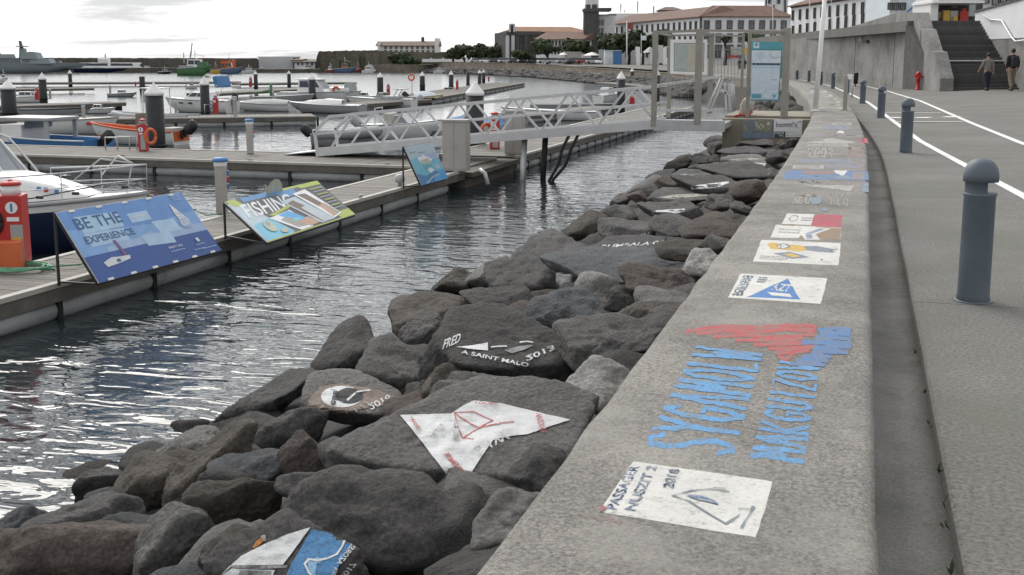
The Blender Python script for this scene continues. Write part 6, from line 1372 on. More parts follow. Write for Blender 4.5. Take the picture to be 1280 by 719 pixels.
sb(60, 68, 12.3, 16, 'gun_mount', 'shipd', 6, 3, 2)
# ------------------------------------------------------------------ far shore: breakwater, fort, quay
def wallstrip(name, pts, top, base, thick, m, kind=None, parent=None, jag=0., step=None, seed=1):
    """a long wall through (u, d) points; top height(s) per point"""
    r = random.Random(seed); P = []
    for (a, b), ta, tb_ in zip(zip(pts, pts[1:]), top, top[1:]):
        n = max(1, int(abs(b[0] - a[0]) / (step or 1e9)))
        for i in range(n):
            f = i / n; P.append((a[0] + (b[0] - a[0]) * f, a[1] + (b[1] - a[1]) * f, ta + (tb_ - ta) * f + r.uniform(-jag, jag)))
    P.append((pts[-1][0], pts[-1][1], top[-1]))
    mb = MB(); mb.loft([[U(u, d, base), U(u, d, z), U(u, d + thick, z), U(u, d + thick, base)] for u, d, z in P], smooth=False)
    for u, d, z in (P[0], P[-1]): mb.face([U(u, d, base), U(u, d, z), U(u, d + thick, z), U(u, d + thick, base)])
    o = mb.build(name, m, parent)
    if kind: o['kind'] = kind
    return o
bw = thing('breakwater', 'long dark stone breakwater along the horizon behind the ships', 'breakwater', tuple(U(150, 288, -1.8)))
wallstrip('wall', [(-120, 288), (322, 288)], [1.9, 1.75], -3, 8, M['breakw'], parent=bw, jag=.06, step=4)
wallstrip('lower_quay', [(-120, 279), (240, 279), (241, 279), (400, 279)], [-.55, -.6, -.9, -.9], -3, 9, M['breakw'], parent=bw, jag=.05, step=6)
for u0, u1, v0, v1, mm, lab in ((84, 158, 80.5, 89, 'kerb', 'long pale store block behind the ferry'), (162, 181, 82.5, 88, 'shed', 'small pale hut by the far left pontoon'), (276, 290, 75, 82, 'orange', 'orange storage tank on the breakwater quay')):
    t = thing('store_building', lab, 'hut', tuple(U((u0 + u1) / 2, 281, -.6))); a, b = U(u0, 280.5, -.6), U(u1, 280.5, -.6)
    mb = MB(); mb.prism([a, b, b + FH * 4, a + FH * 4], (0, 0, UZ(v0, 281) + .6)); mb.build('wall', M[mm], t, bevel=.02)
    mb = MB(); mb.prism([a - FH * .2 + Vector((0, 0, UZ(v0, 281) + .6)), b - FH * .2 + Vector((0, 0, UZ(v0, 281) + .6)), b + FH * 4 + Vector((0, 0, UZ(v0, 281) + .6)), a + FH * 4 + Vector((0, 0, UZ(v0, 281) + .6))], (0, 0, .12)); mb.build('roof', M['roof3'], t)
    for i in range(3):
        q = a.lerp(b, (i + .5) / 3); mb = MB(); mb.box(q - FH * .03 + Vector((0, 0, .6)), (.7, .06, .9), rz=YAW); mb.build('door', M['trim'], t)
# windows shared
_win = {}
def window_mesh(w_, h, fr='trim', gl='winpane'):
    k = (round(w_, 2), round(h, 2), fr, gl)
    if k not in _win:
        f = .16 * w_; mb = MB()
        mb.box((-w_ / 2 - f / 2, -.05, 0), (f, .22, h + 2 * f)); mb.box((w_ / 2 + f / 2, -.05, 0), (f, .22, h + 2 * f)); mb.box((0, -.05, h / 2 + f / 2), (w_, .22, f)); mb.box((0, -.08, -h / 2 - f / 2), (w_, .28, f)); mb.box((0, -.02, 0), (w_ * .07, .06, h)); mb.box((0, -.02, h * .12), (w_, .06, w_ * .07))
        bm = mb.bm; me = bpy.data.meshes.new('window'); me.materials.append(M[fr]); bmesh.ops.recalc_face_normals(bm, faces=bm.faces); bm.to_mesh(me); bm.free()
        mb = MB(); mb.box((0, .03, 0), (w_, .05, h)); bm = mb.bm; m2 = bpy.data.meshes.new('pane'); m2.materials.append(M[gl]); bmesh.ops.recalc_face_normals(bm, faces=bm.faces); bm.to_mesh(m2); bm.free()
        _win[k] = (me, m2)
    return _win[k]
def windows(root, a, b, uv, d_of, w_, h, fr='trim', gl='winpane'):
    """windows on the facade from a to b; uv = list of (u, v) picture positions"""
    dirv = (b - a); dirv.z = 0; dirv.normalize(); ang = math.atan2(dirv.y, dirv.x); nrm = Vector((dirv.y, -dirv.x, 0))
    me, m2 = window_mesh(w_, h, fr, gl); base = WM[root.name].inverted()
    for u, v in uv:
        r = ray(u, v); t = (a - CAMP).dot(nrm) / r.dot(nrm); p = CAMP + r * t + nrm * .05
        o = bpy.data.objects.new('window', me); COL.objects.link(o); o.parent = root; o.matrix_local = base @ Matrix.Translation(p) @ Matrix.Rotation(ang, 4, 'Z')
        g = bpy.data.objects.new('pane', m2); COL.objects.link(g); g.parent = o
def block(root, foot, z0, z1, m='whitewall', name='wall'):
    mb = MB(); mb.prism([Vector((p.x, p.y, z0)) for p in foot], (0, 0, z1 - z0)); return mb.build(name, M[m], root)
def gable(root, a, b, dep, z, rise, m='roof', over=.5, hip=.0, name='roof'):
    """roof over the rectangle a-b deep dep (away from the camera side)"""
    d = (b - a); d.z = 0; L_ = d.length; d.normalize(); n = Vector((-d.y, d.x, 0))
    P = lambda s, o, zz: Vector((a.x, a.y, 0)) + d * s + n * o + Vector((0, 0, zz))
    e0, e1 = -over, L_ + over
    v = [P(e0, -over, z), P(e1, -over, z), P(e1, dep + over, z), P(e0, dep + over, z), P(e0 + hip, dep / 2, z + rise), P(e1 - hip, dep / 2, z + rise)]
    v += [q + Vector((0, 0, -.18)) for q in v[:4]]
    mb = MB(); mb.mesh(v, [(0, 1, 5, 4), (2, 3, 4, 5), (1, 2, 5), (3, 0, 4), (6, 7, 1, 0), (7, 8, 2, 1), (8, 9, 3, 2), (9, 6, 0, 3), (6, 9, 8, 7)]); return mb.build(name, M[m], root)
def rectfoot(a, b, dep):
    d = (b - a); d.z = 0; d.normalize(); n = Vector((-d.y, d.x, 0)); return [a, b, b + n * dep, a + n * dep]
# sheds and low houses left of the fort
def simple(name, label, cat, u0, u1, vt, d, m, z0=.3, dep=8, roof=None, rise=.8, wins=(), w_=.5, h=.7, fr='trim', d1=None, gl='winpane', flat_top=None):
    a, b = U(u0, d, 0), U(u1, d1 or d, 0); zt = UZ(vt, d)
    t = thing(name, label, cat, (a.x, a.y, z0)); block(t, rectfoot(a, b, dep), z0 - 2, zt, m)
    if roof: gable(t, a, b, dep, zt, rise, roof)
    if flat_top:
        mb = MB(); mb.prism([Vector((p.x, p.y, zt)) for p in rectfoot(a - (b - a).normalized() * .3, b + (b - a).normalized() * .3, dep)], (0, 0, .25)); mb.build('parapet', M[flat_top], t)
    if wins: windows(t, a, b, wins, d, w_, h, fr, gl)
    return t, a, b
simple('shed', 'long white metal shed left of the fort wall', 'shed', 323.5, 366, 72, 300, 'shed', flat_top='shed', dep=10); simple('house', 'low brownish house right of the long white shed', 'house', 366, 376, 75, 298, 'fort', roof='roof3', rise=.3); simple('house', 'low white house row between shed and fort', 'house', 368, 394, 77, 296, 'whitewall', roof='roof3', rise=.25, wins=[(373, 80), (378, 80), (384, 80), (390, 80)], w_=.35, h=.5)
simple('shed', 'low dark store between breakwater and white shed', 'shed', 300, 323, 74.5, 300, 'fort')
ft = thing('fort_wall', 'old brown stone fort wall with grassy top below the white barracks', 'fort', tuple(U(440, 292, 0)))
wallstrip('wall', [(395.5, 290), (398, 291), (420, 291), (422, 290), (470, 290), (497, 300), (545, 310), (560, 312)], [UZ(72, 290), UZ(66, 290), UZ(65.5, 290), UZ(64, 290), UZ(63.5, 290), UZ(64.5, 300), UZ(66, 310), UZ(65, 312)], -2, 30, M['fort'], parent=ft, jag=.09, step=3)
wallstrip('grass_top', [(398, 291), (470, 292), (478, 300)], [UZ(64.6, 290), UZ(62.7, 290), UZ(65, 300)], UZ(68, 290), 26, M['leaf2'], parent=ft, jag=.12, step=2)
for u0, u1, vt, vb in ((413, 424, 74, 85), (438, 449, 69, 84), (457, 472, 68, 84)):
    mb = MB(); a, b = U(u0, 288.6, 0), U(u1, 288.6, 0); mb.prism([a - Vector((0, 0, 2)), b - Vector((0, 0, 2)), b + Vector((0, 0, UZ(vt, 289))), a + Vector((0, 0, UZ(vt, 289)))], FH * 2); mb.build('buttress', M['fort'], ft, bevel=.1)
wallstrip('rampart', [(455, 284), (482, 284), (540, 284)], [UZ(82, 284), UZ(80, 284), UZ(81, 284)], -2, 5, M['quay'], parent=ft, jag=.05, step=5)
arch_m = MB(); q = [U(456 + 6 + 6 * math.cos(a), 283.9, UZ(88, 284) + 1.3 * math.sin(a) * 1.2) for a in [i * math.pi / 8 for i in range(9)]]; arch_m.prism(q, -FH * .4); arch_m.build('arch', M['shed'], ft)
# white barracks on the fort
t, a, b = simple('barracks', 'white barracks with a brown roof standing on the fort', 'building', 472, 548, 57.5, 325, 'whitewall', z0=2, dep=9, roof='roof3', rise=1.3, wins=[(482 + i * 6.65, 59.6) for i in range(10)] + [(482 + i * 6.65, 64.3) for i in range(10)], w_=.55, h=.55)
mb = MB(); mb.prism([U(543.5, 324.5, 0) + Vector((0, 0, 3)), U(548.5, 324.5, 0) + Vector((0, 0, 3)), U(548.5, 324.5, 0) + Vector((0, 0, UZ(48.5, 325))), U(543.5, 324.5, 0) + Vector((0, 0, UZ(48.5, 325)))], FH * 9.8); mb.build('gable_wall', M['whitewall'], t)
mb = MB(); mb.prism([U(472, 324.5, 3), U(475, 324.5, 3), U(475, 324.5, UZ(52, 325)), U(472, 324.5, UZ(52, 325))], FH * 9.8); mb.build('gable_wall', M['whitewall'], t)
mb = MB(); mb.box(U(528.5, 330, UZ(50.5, 330)), (.9, .9, 1.6), rz=YAW); mb.build('chimney', M['stone'], t)
mb = MB(); mb.prism([U(480, 324, 1), U(500, 324, 1), U(500, 324, UZ(70, 324)), U(480, 324, UZ(66, 324))], FH * 1); mb.build('lower_wall', M['whitewall'], t)

# main quay wall following the shore line from the promenade to the fort
qw = thing('quay_wall', 'long stone quay wall with parapet across the far side of the harbour', 'wall', (-60, 215, 0))
sh = [(112, 0), (135, .0), (170, .25), (200, .6), (222, .75), (250, .9), (275, .9), (330, .9)]
mb = MB(); secs = []
for y, zt in sh:
    r_, l = Rx(y), Lx(y); secs.append([(l, y, -3), (l, y, -.55), (l + .5, y, -.5), (l + 1.0, y, -.5), (l + 1.02, y, zt - .12), (l + .95, y, zt - .1), (l + .95, y, zt), (l + 1.6, y, zt), (l + 1.6, y, -1)])
mb.loft(secs, smooth=False); mb.build('wall_body', M['quay'], qw)
# loose stones at its foot
mb = MB(); rq = random.Random(9); V0, F0 = ico(2); V1, F1 = ico(1)
for i in range(1500):
    y = rq.uniform(100, 330); k = rq.random(); x = Lx(y) - .2 - 3.2 * k; s = rq.uniform(.35, .85); o = Vector((x, y, -.75 - 1.1 * k)); sc = (s * rq.uniform(.8, 1.3), s * rq.uniform(.8, 1.3), s * .7); a = rq.uniform(0, 6)
    mb.mesh([o + Vector((v[0] * sc[0] * math.cos(a) - v[1] * sc[1] * math.sin(a), v[0] * sc[0] * math.sin(a) + v[1] * sc[1] * math.cos(a), v[2] * sc[2])) * 1.0 for v in V1], F1)
o = mb.build('riprap', RM['k']); o['kind'] = 'stuff'
mb = MB(); a, b = PY(728, 90, 206), PY(757, 91, 196)
for u, y in ((722, 206), (731, 204), (741, 200), (752, 197)):
    p = PY(u, 95, y); mb.box((p.x, p.y, -1.2), (.5, .5, 1.8), rz=.4)
tag(mb.build('culvert_pillars', M['quay'], qw), kind='stuff') if False else mb.build('culvert_pillar', M['quay'], qw)
mb = MB(); q = [PY(728, 91, 205), PY(755, 91, 195.5), PY(750, 96.5, 195.5), PY(724, 97, 205)]; mb.prism(q, FH * .3 * -1); mb.build('culvert_mouth', M['black'], qw)

# ------------------------------------------------------------------ trees
def tree(u, d, v0, v1, wpx, label, vt=None, seed=1, m='leaf', flat_=.6, cards=1000):
    """crown between rows v0 (top) and v1 (bottom), wpx wide; trunk to the ground"""
    r = random.Random(seed); rn = wpx * 1.22 * d / F / 2; zt, zb = UZ(v0, d), UZ(v1, d); p = U(u, d, .4)
    t = thing('tree', label, 'tree', (p.x, p.y, .4), group='trees along the far quay')
    hc = (zt - zb); c = Vector((p.x, p.y, (zt + zb) / 2))
    mb = MB(); mb.tube([(p.x, p.y, .2), (p.x + .15, p.y, zb * .6 + .2), (p.x - .1, p.y, zb + hc * .3)], [.34, .26, .16], 8)
    for i in range(5):
        a = r.uniform(0, 6.28); mb.tube([(p.x, p.y, zb * .7 + .2), (p.x + rn * .4 * math.cos(a), p.y + rn * .4 * math.sin(a), zb + hc * .3), (p.x + rn * .7 * math.cos(a), p.y + rn * .7 * math.sin(a), zb + hc * r.uniform(.4, .75))], [.16, .10, .04], 6)
    mb.build('trunk', M['bark'], t)
    lobes = [(c + Vector((r.uniform(-.72, .72) * rn, r.uniform(-.6, .6) * rn, r.uniform(-.30, .28) * hc)), rn * r.uniform(.32, .5), hc * r.uniform(.24, .36)) for _ in range(15)]
    mb = MB(); ls = rn * .10 + .06; mb.use(M[m]); mb.use(M['leaf2']); 
    for i in range(cards):
        lc, lr, lh = r.choice(lobes); v = Vector((r.gauss(0, 1), r.gauss(0, 1), r.gauss(0, 1))).normalized(); k = r.uniform(.6, 1.05)
        q = lc + Vector((v.x * lr * k, v.y * lr * k, v.z * lh * k)); n = (v + Vector((r.uniform(-.7, .7), r.uniform(-.7, .7), r.uniform(-.3, .9)))).normalized(); x = n.orthogonal().normalized(); y = n.cross(x); s = ls * r.uniform(.6, 1.4)
        mb.mi = 1 if (v.z > .3 and r.random() < .5) else 0
        mb.face([q + x * s * math.cos(a) + y * s * .7 * math.sin(a) for a in (0, 1.1, 2.3, 3.3, 4.3, 5.3)])
    for lc, lr, lh in lobes:
        mb.mi = 0; mb.mesh([lc + Vector((v[0] * lr * .68, v[1] * lr * .68, v[2] * lh * .68)) for v in V1], F1)
    mb.build('crown', None, t, recalc=False)
for i, q in enumerate([(504, 288, 66, 83, 28, 'dark bushy tree below the white barracks'), (566, 285, 60, 74, 22, 'leftmost tree of the grove on the quay'), (580, 285, 56, 74, 22, 'second tree of the grove, next to the leftmost'), (596, 283, 55, 74, 26, 'tallest tree of the quay grove'), (613, 282, 56, 74, 24, 'dark tree right of the tallest one in the grove'), (622, 280, 57, 76, 22, 'rightmost round tree of the grove before the church'),
                       (684, 245, 50.5, 68, 28, 'round tree before the white wing of the church'), (722, 240, 50, 67, 32, 'round tree at the foot of the dark tower'), (766, 232, 42, 66, 40, 'large dark tree before the long white building'), (803, 226, 38, 62, 42, 'tallest dark tree beside the flag'), (826, 222, 37, 58, 24, 'dark tree right of the flag'), (786, 230, 48, 64, 20, 'small tree between two large ones'),
                       (650, 250, 63, 73, 20, 'low bush at the foot of the church'), (938, 205, 43.5, 52, 26, 'clipped tree behind the information panel'), (906, 205, 44, 54, 10, 'small clipped tree behind the gate')]): tree(*q, seed=i + 5)

# ------------------------------------------------------------------ church, tower, white buildings
ch = thing('church', 'dark stone church with orange tiled roof and small white bell turret', 'church', tuple(U(655, 275, .4)))
a, b = U(635, 272, 0), U(676, 274, 0); block(ch, rectfoot(a, b, 14), -1, UZ(41, 272), 'stone'); block(ch, rectfoot(U(676.2, 276, 0), U(729, 276, 0), 12), -1, UZ(42, 276), 'stone', 'nave_wall')
gable(ch, U(637, 272.5, 0), U(734, 276, 0), 13, UZ(40.5, 272), 1.35, 'roof2', over=.4, hip=3)
mb = MB(); mb.prism([Vector((p.x, p.y, UZ(44.5, 270))) for p in rectfoot(a - (b - a).normalized() * .4 - FH * .5, b + (b - a).normalized() * .2 - FH * .5, 4)], (0, 0, .9)); mb.build('cornice', M['trim'], ch)
for u, m_ in ((634.5, 'shed'), (641.5, 'shed'), (647.5, 'trim'), (658, 'trim'), (668, 'trim')):
    d_ = 271.7 + (u - 635) * .05; p0_, p1_ = U(u, d_, 0), U(u, d_, UZ(45, 270)); mb = MB(); mb.bar(p0_, p1_, .75); mb.build('pilaster', M[m_], ch)
mb = MB(); mb.box(U(640, 272, UZ(36.5, 272)), (1.5, 1.5, 1.6), rz=YAW); mb.build('bell_turret', M['trim'], ch)
for du in (-2.8, 2.8): 
    mb = MB(); mb.box(U(640 + du, 271, UZ(36, 271)), (.4, .4, 2.0), rz=YAW); mb.build('turret_pier', M['shed'], ch)
mb = MB(); mb.cyl(U(640, 272, UZ(33, 272)), U(640, 272, UZ(21, 272)), .06, .03, n=6); mb.cyl(U(640, 272, UZ(32.8, 272)), U(640, 272, UZ(30, 272)), .5, .1, n=8); mb.build('finial', M['shed'], ch)
t, a, b = simple('church_wing', 'low white wing with arched windows and a red roof beside the church', 'building', 670, 729, 50, 262, 'whitewall', dep=10, d1=255, roof='roof', rise=1.7, wins=[(674 + i * 4.3, 54) for i in range(13)] + [(690 + i * 4.3, 64.5) for i in range(8)], w_=.36, h=.95, gl='glass')
t = thing('clock_tower', 'dark stone clock tower with a blue and white belfry', 'tower', tuple(U(739, 258, .4)))
a, b = U(729.5, 258, 0), U(748, 258, 0); block(t, rectfoot(a, b, 4), -1, UZ(15, 258), 'stone')
mb = MB(); mb.prism([Vector((p.x, p.y, UZ(16.5, 258))) for p in rectfoot(U(728.5, 257.6, 0), U(749, 257.6, 0), 4.6)], (0, 0, .7)); mb.build('cornice', M['trim'], t)
block(t, rectfoot(U(731, 258.2, 0), U(747.5, 258.2, 0), 3.2), UZ(14, 258), UZ(8, 258), 'trim', 'belfry_base')
block(t, rectfoot(U(731.5, 258.3, 0), U(747.5, 258.3, 0), 3.0), UZ(8, 258), UZ(-12, 258), 'whitewall', 'belfry')
for u in (735, 743):
    mb = MB(); mb.box(U(u, 258.25, UZ(2, 258)), (.85, .2, 2.0), rz=YAW); mb.build('louvre', M['lightblue'], t)
mb = MB(); 
for u in (731.7, 739, 747.3): mb.box(U(u, 258.1, UZ(11, 258)), (.35, .3, 1.1), rz=YAW)
mb.build('balustrade', M['shed'], t)
t, a, b = simple('corner_building', 'white building with grey cornice right of the dark tower', 'building', 738.5, 768, 21, 262, 'whitewall', dep=10, d1=262, flat_top='trim', wins=[(744 + i * 4.7, 28.5) for i in range(3)] + [(743.5 + i * 4.7, 38.5) for i in range(3)] + [(743.5 + i * 4.7, 51) for i in range(3)], w_=.42, h=1.1)
mb = MB(); mb.prism([Vector((p.x, p.y, UZ(15.8, 258))) for p in rectfoot(U(748, 257.5, 0), U(763.5, 257.5, 0), 6)], (0, 0, .7)); mb.build('roof_slab', M['stone'], t)
block(t, rectfoot(U(760, 285, 0), U(812, 285, 0), 6), 3, UZ(18.5, 285), 'whitewall', 'upper_floor')
for u, vt in ((776, 7), (797, 4), (781, 14)):
    mb = MB(); mb.box(U(u, 286, UZ(vt / 2 + 9, 286)), (.28, .28, (18 - vt) * .2), rz=YAW); mb.build('chimney', M['kerb'], t)
# the long white building with two wings
lw = thing('long_building', 'long white two storey building with a red tiled roof across the far square', 'building', tuple(U(875, 228, .4)))
DC = 226; a, b, c = U(757, DC * 1.245, 0), U(874.5, DC, 0), U(988, DC + 1, 0); ze = UZ(22.3, DC)
block(lw, rectfoot(a, b, 11), -1, ze, 'whitewall'); block(lw, rectfoot(b, c, 11), -1, ze + .02, 'whitewall')
gable(lw, a, b, 11, ze, 2.3, 'roof', over=.5, hip=3); gable(lw, b, c, 11, ze + .04, 2.35, 'roof', over=.5, hip=4)
mb = MB(); mb.box(b - FH * .06 + Vector((0, 0, ze / 2 - .2)), (.4, .4, ze), rz=YAW); mb.build('corner_pier', M['stone'], lw)
lu = [759, 765.3, 771.5, 777.8, 784, 790.5, 796.8, 803, 809.3, 816, 823, 829.4, 836, 843, 849.8, 856.8, 863.5, 870.3]
vt_ = lambda u: 73 - (73 - 31) * (1 + (u - 875) * 0.00168)
windows(lw, a, b, [(u, 38.8 - (u - 759) * .064) for u in lu], DC, .58, 1.45); windows(lw, a, b, [(u, 53 - (u - 759) * .042) for u in lu], DC, .58, 1.2)
ru = [883.5, 898, 912, 926, 939.5, 952.5, 966, 979.5]; windows(lw, b, c, [(u, 31) for u in ru], DC, .85, 1.45); windows(lw, b, c, [(u, 47.5) for u in ru], DC, .85, 1.5)
for u, v in ((816, 10.5), (838, 24), (830, 24)): pass
mb = MB(); mb.box(U(817, 262, UZ(17, 262)), (.3, .3, 2.6), rz=YAW); mb.build('chimney', M['kerb'], lw)
windows(lw, a, b, [(u, 65.5) for u in lu[4::2]], DC, 1.0, 1.9); windows(lw, b, c, [(u, 64) for u in ru], DC, 1.1, 2.2)
t = thing('roof_dome', 'pale rooftop lantern with a shallow roof above the long building', 'building', tuple(U(838, 262, 8))); block(t, rectfoot(U(824, 264, 0), U(850, 264, 0), 5), 8, UZ(14.5, 264), 'kerb'); gable(t, U(824, 264, 0), U(850, 264, 0), 5, UZ(14.5, 264), .8, 'roof3', hip=2)
t = thing('bell_tower', 'dark framed white bell tower behind the long red roof', 'tower', tuple(U(969, 262, .4))); block(t, rectfoot(U(957.5, 262, 0), U(982, 262, 0), 4.4), 0, UZ(-8, 262), 'whitewall')
for u in (957.8, 967, 981.5):
    mb = MB(); mb.bar(U(u, 261.8, 8), U(u, 261.8, UZ(-9, 262)), .42); mb.build('pilaster', M['stone'], t)
for u in (961.5, 973.5): 
    mb = MB(); mb.box(U(u, 261.9, UZ(2, 262)), (.7, .2, 1.9), rz=YAW); mb.build('belfry_opening', M['glass'], t)
# the white building above the concrete ramp
rb_ = thing('upper_building', 'white three storey building with red roof above the concrete ramp wall', 'building', tuple(U(1040, 190, 4)))
d0, d1 = 196, 153; a, b = U(986, d0, 0), U(1108, d1, 0); ze = UZ(10, d0)
block(rb_, rectfoot(a, b, 12), 0, ze, 'whitewall'); gable(rb_, a, b, 12, ze, 2.4, 'roof', over=.6, hip=4)
uu = [991.7, 1000.6, 1009.6, 1019, 1028, 1038, 1048, 1058, 1068, 1079, 1089, 1099.5]; windows(rb_, a, b, [(u, 19.2 - (u - 991.7) * .102) for u in uu], 0, .62, 1.5); windows(rb_, a, b, [(u, 40.0 - (u - 991.7) * .163) for u in uu], 0, .62, 1.9)
mb = MB(); mb.bar(a - FH * .1 + Vector((0, 0, ze - .25)), b - FH * .1 + Vector((0, 0, ze - .25)), .3, .22); mb.build('cornice', M['trim'], rb_)
t, a, b = simple('pale_building', 'pale blue building with square windows beside the stairs kiosk', 'building', 1108, 1160, -22, 118, 'lightblue', z0=0, dep=8, wins=[(1112.5, 8), (1120.5, 8), (1128.5, 8), (1112.5, -6), (1120.5, -6)], w_=.42, h=.62)
mb = MB(); mb.bar(UV(1134, 17, 117.8), UV(1160, -4, 117.8), .14); mb.bar(UV(1143, 17, 117.8), UV(1160, 15, 117.8), .12); mb.build('band', M['blue'], t)
simple('upper_house', 'white house with balconies above the kiosk at the right edge', 'house', 1210, 1300, -25, 92, 'whitewall', z0=2, dep=8, wins=[(1221, -2), (1232, -2), (1244, 0), (1254, -3), (1262, -6)], w_=.4, h=.7, gl='pane')

# ------------------------------------------------------------------ ramp wall, stairs, kiosk
ST0 = 56.4
rw = thing('ramp_wall', 'tall grey concrete ramp wall with stepped end beside the dark stairs', 'wall', tuple(U(1120, 62, .15)))
def on(d): return RT * (21.35 + (.14 * (d - 56.4) if d < 69 else .14 * 12.6 + .015 * (d - 69))) + FH * d
prof = [(ST0, .72), (ST0 + 1.7, 2.05), (ST0 + 2.6, 2.1), (ST0 + 4.4, 3.25), (ST0 + 5.1, 3.3), (ST0 + 6.3, 4.2), (ST0 + 12, 4.4), (ST0 + 13.5, 4.35), (ST0 + 20, 3.95), (ST0 + 30, 3.5), (ST0 + 43, 3.2)]
mb = MB(); up_ = lambda d, z: on(d) + Vector((0, 0, z))
secs = [[up_(d, 0), up_(d, z), up_(d, z) + RT * .68, up_(d, 0) + RT * .68] for d, z in prof]; mb.loft(secs, smooth=False); mb.face(secs[0]); mb.face(secs[-1]); mb.build('wall_body', M['ramp'], rw)
for d in (ST0 + 5, ST0 + 12, ST0 + 20.5, ST0 + 30):
    mb = MB(); z1 = 3.2; mb.bar(on(d) - RT * .012 + Vector((0, 0, .05)), on(d) - RT * .012 + Vector((0, 0, z1)), .05, .03); mb.build('panel_joint', M['ramp'], rw)
mb = MB(); p = on(ST0 + 42.2) - RT * .03; mb.bar(p + Vector((0, 0, .05)), p + Vector((0, 0, 1.9)), .8, .08, up=(RT.x, RT.y, 0)); mb.build('doorway', M['black'], rw)
for u, v in ((1079, 49.5), (1086, 52)):
    r = ray(u, v); n = (FH * .078 * -1 + RT); t_ = (on(75) - CAMP).dot(RT - FH * .015) / r.dot(RT - FH * .015); p = CAMP + r * t_; mb = MB(); mb.box(p - RT * .1, (.25, .3, .22), rz=YAW); lamp = mb.build('wall_lamp', M['kerb' if u < 1080 else 'trim'], rw)
stt = thing('stairs', 'broad flight of dark basalt steps rising between concrete walls', 'stairs', tuple(RT * 23 + FH * ST0))
NS = 22; rise, trd = (3.78 - .12) / NS, 6.9 / NS; proto = None
for i in range(NS):
    z = .12 + rise * (i + 1); d = ST0 + .1 + trd * i
    if proto is None:
        mb = MB(); mb.box((0, 0, -rise / 2 + .0), (4.4, trd + .04, rise - .012)); proto = mb.build('step', M['basalt'], stt, local=True, bevel=.008); o = proto
    else: o = proto.copy(); COL.objects.link(o)
    o.matrix_local = WM[stt.name].inverted() @ Matrix.Translation(RT * (24.1 + .03 * i) + FH * (d + trd / 2) + Vector((0, 0, z))) @ Matrix.Rotation(YAW, 4, 'Z')
mb = MB(); q = [RT * 21.9 + FH * (ST0 + .13), RT * 21.9 + FH * (ST0 + 7.0) + Vector((0, 0, 3.55)), RT * 21.9 + FH * (ST0 + 7.0), ]; mb.prism(q, RT * 4.3); mb.build('stair_core', M['stone'], stt)
mb = MB(); p = RT * 24.3 + FH * (ST0 + .06 + trd * 8) + Vector((0, 0, .12 + rise * 9 - .02)); mb.box(p, (4.3, .10, .06), rz=YAW); mb.build('pale_nosing', M['line'], stt)
top = thing('upper_terrace', 'upper paved terrace at the head of the stairs', 'terrace', tuple(RT * 24 + FH * 62)); mb = MB(); mb.prism([RT * 22.0 + FH * (ST0 + 7.05) + Vector((0, 0, 3.2)), RT * 46 + FH * (ST0 + 7.05) + Vector((0, 0, 3.2)), RT * 60 + FH * 120 + Vector((0, 0, 3.2)), RT * 25 + FH * 120 + Vector((0, 0, 3.2))], (0, 0, .58)); mb.build('paving', M['prom'], top)
fk = thing('flank_wall', 'white and grey flank wall with zigzag handrail right of the stairs', 'wall', tuple(RT * 25 + FH * 55))
A0, A1 = RT * 26.0 + FH * 64.0, RT * 24.75 + FH * 50.0
def fl_(t, z): p = A0.lerp(A1, t); return Vector((p.x, p.y, z))
mb = MB(); mb.prism([fl_(0, 0), fl_(1, 0), fl_(1, 2.72), fl_(0, 2.72)], RT * .5); mb.build('lower_wall', M['ramp'], fk)
mb = MB(); mb.prism([fl_(0, 2.725) - RT * .03, fl_(1, 2.725) - RT * .03, fl_(1, 4.9) - RT * .03, fl_(0, 4.25) - RT * .03], RT * .5); mb.build('upper_wall', M['whitewall'], fk)
mb = MB(); mb.bar(fl_(0, 4.29) + RT * .2, fl_(1, 4.95) + RT * .2, .62, .09); mb.build('coping', M['trim'], fk)
mb = MB(); off = -RT * .14; mb.tube([fl_(.12, 4.05) + off, fl_(.22, 3.75) + off, fl_(.34, 3.65) + off, fl_(.46, 2.75) + off, fl_(.50, 2.55) + off, fl_(.60, 2.6) + off, fl_(.62, 2.45) + off, fl_(.80, 1.35) + off], .045, 8); mb.build('handrail', M['alu'], fk)
for t_, z in ((.2, 3.6), (.4, 3.1), (.7, 1.9)):
    mb = MB(); mb.bar(fl_(t_, z), fl_(t_, z + .12) + off, .03); mb.build('rail_bracket', M['alu'], fk)
# kiosk at the head of the stairs
ks = thing('kiosk', 'white framed kiosk with a dark open front and yellow and red goods', 'kiosk', tuple(U(1192, 66, 3.78))); K0 = 67
def kb(u0, u1, v0, v1, d, dep, m, nm):
    mb = MB(); a, b = U(u0, d, 0), U(u1, d, 0); z0, z1 = UZ(v1, d), UZ(v0, d); mb.prism([a + Vector((0, 0, z0)), b + Vector((0, 0, z0)), b + Vector((0, 0, z1)), a + Vector((0, 0, z1))], FH * dep); return mb.build(nm, M[m], ks)
kb(1157.5, 1167, 2.5, 29, K0, 3, 'white', 'pillar'); kb(1160, 1224, 3.5, 6.2, K0 - .6, 3.5, 'white', 'roof_edge'); kb(1160, 1222, -4, 3.4, K0 + .1, 3, 'shed', 'fascia'); kb(1167.2, 1222, 6.3, 30, K0 + 2.4, .2, 'stone', 'back_wall'); kb(1205, 1213, 8, 22, K0 + 1.9, .2, 'pane', 'cooler'); kb(1169, 1200, 24, 29, K0 + .9, .5, 'trim', 'counter')
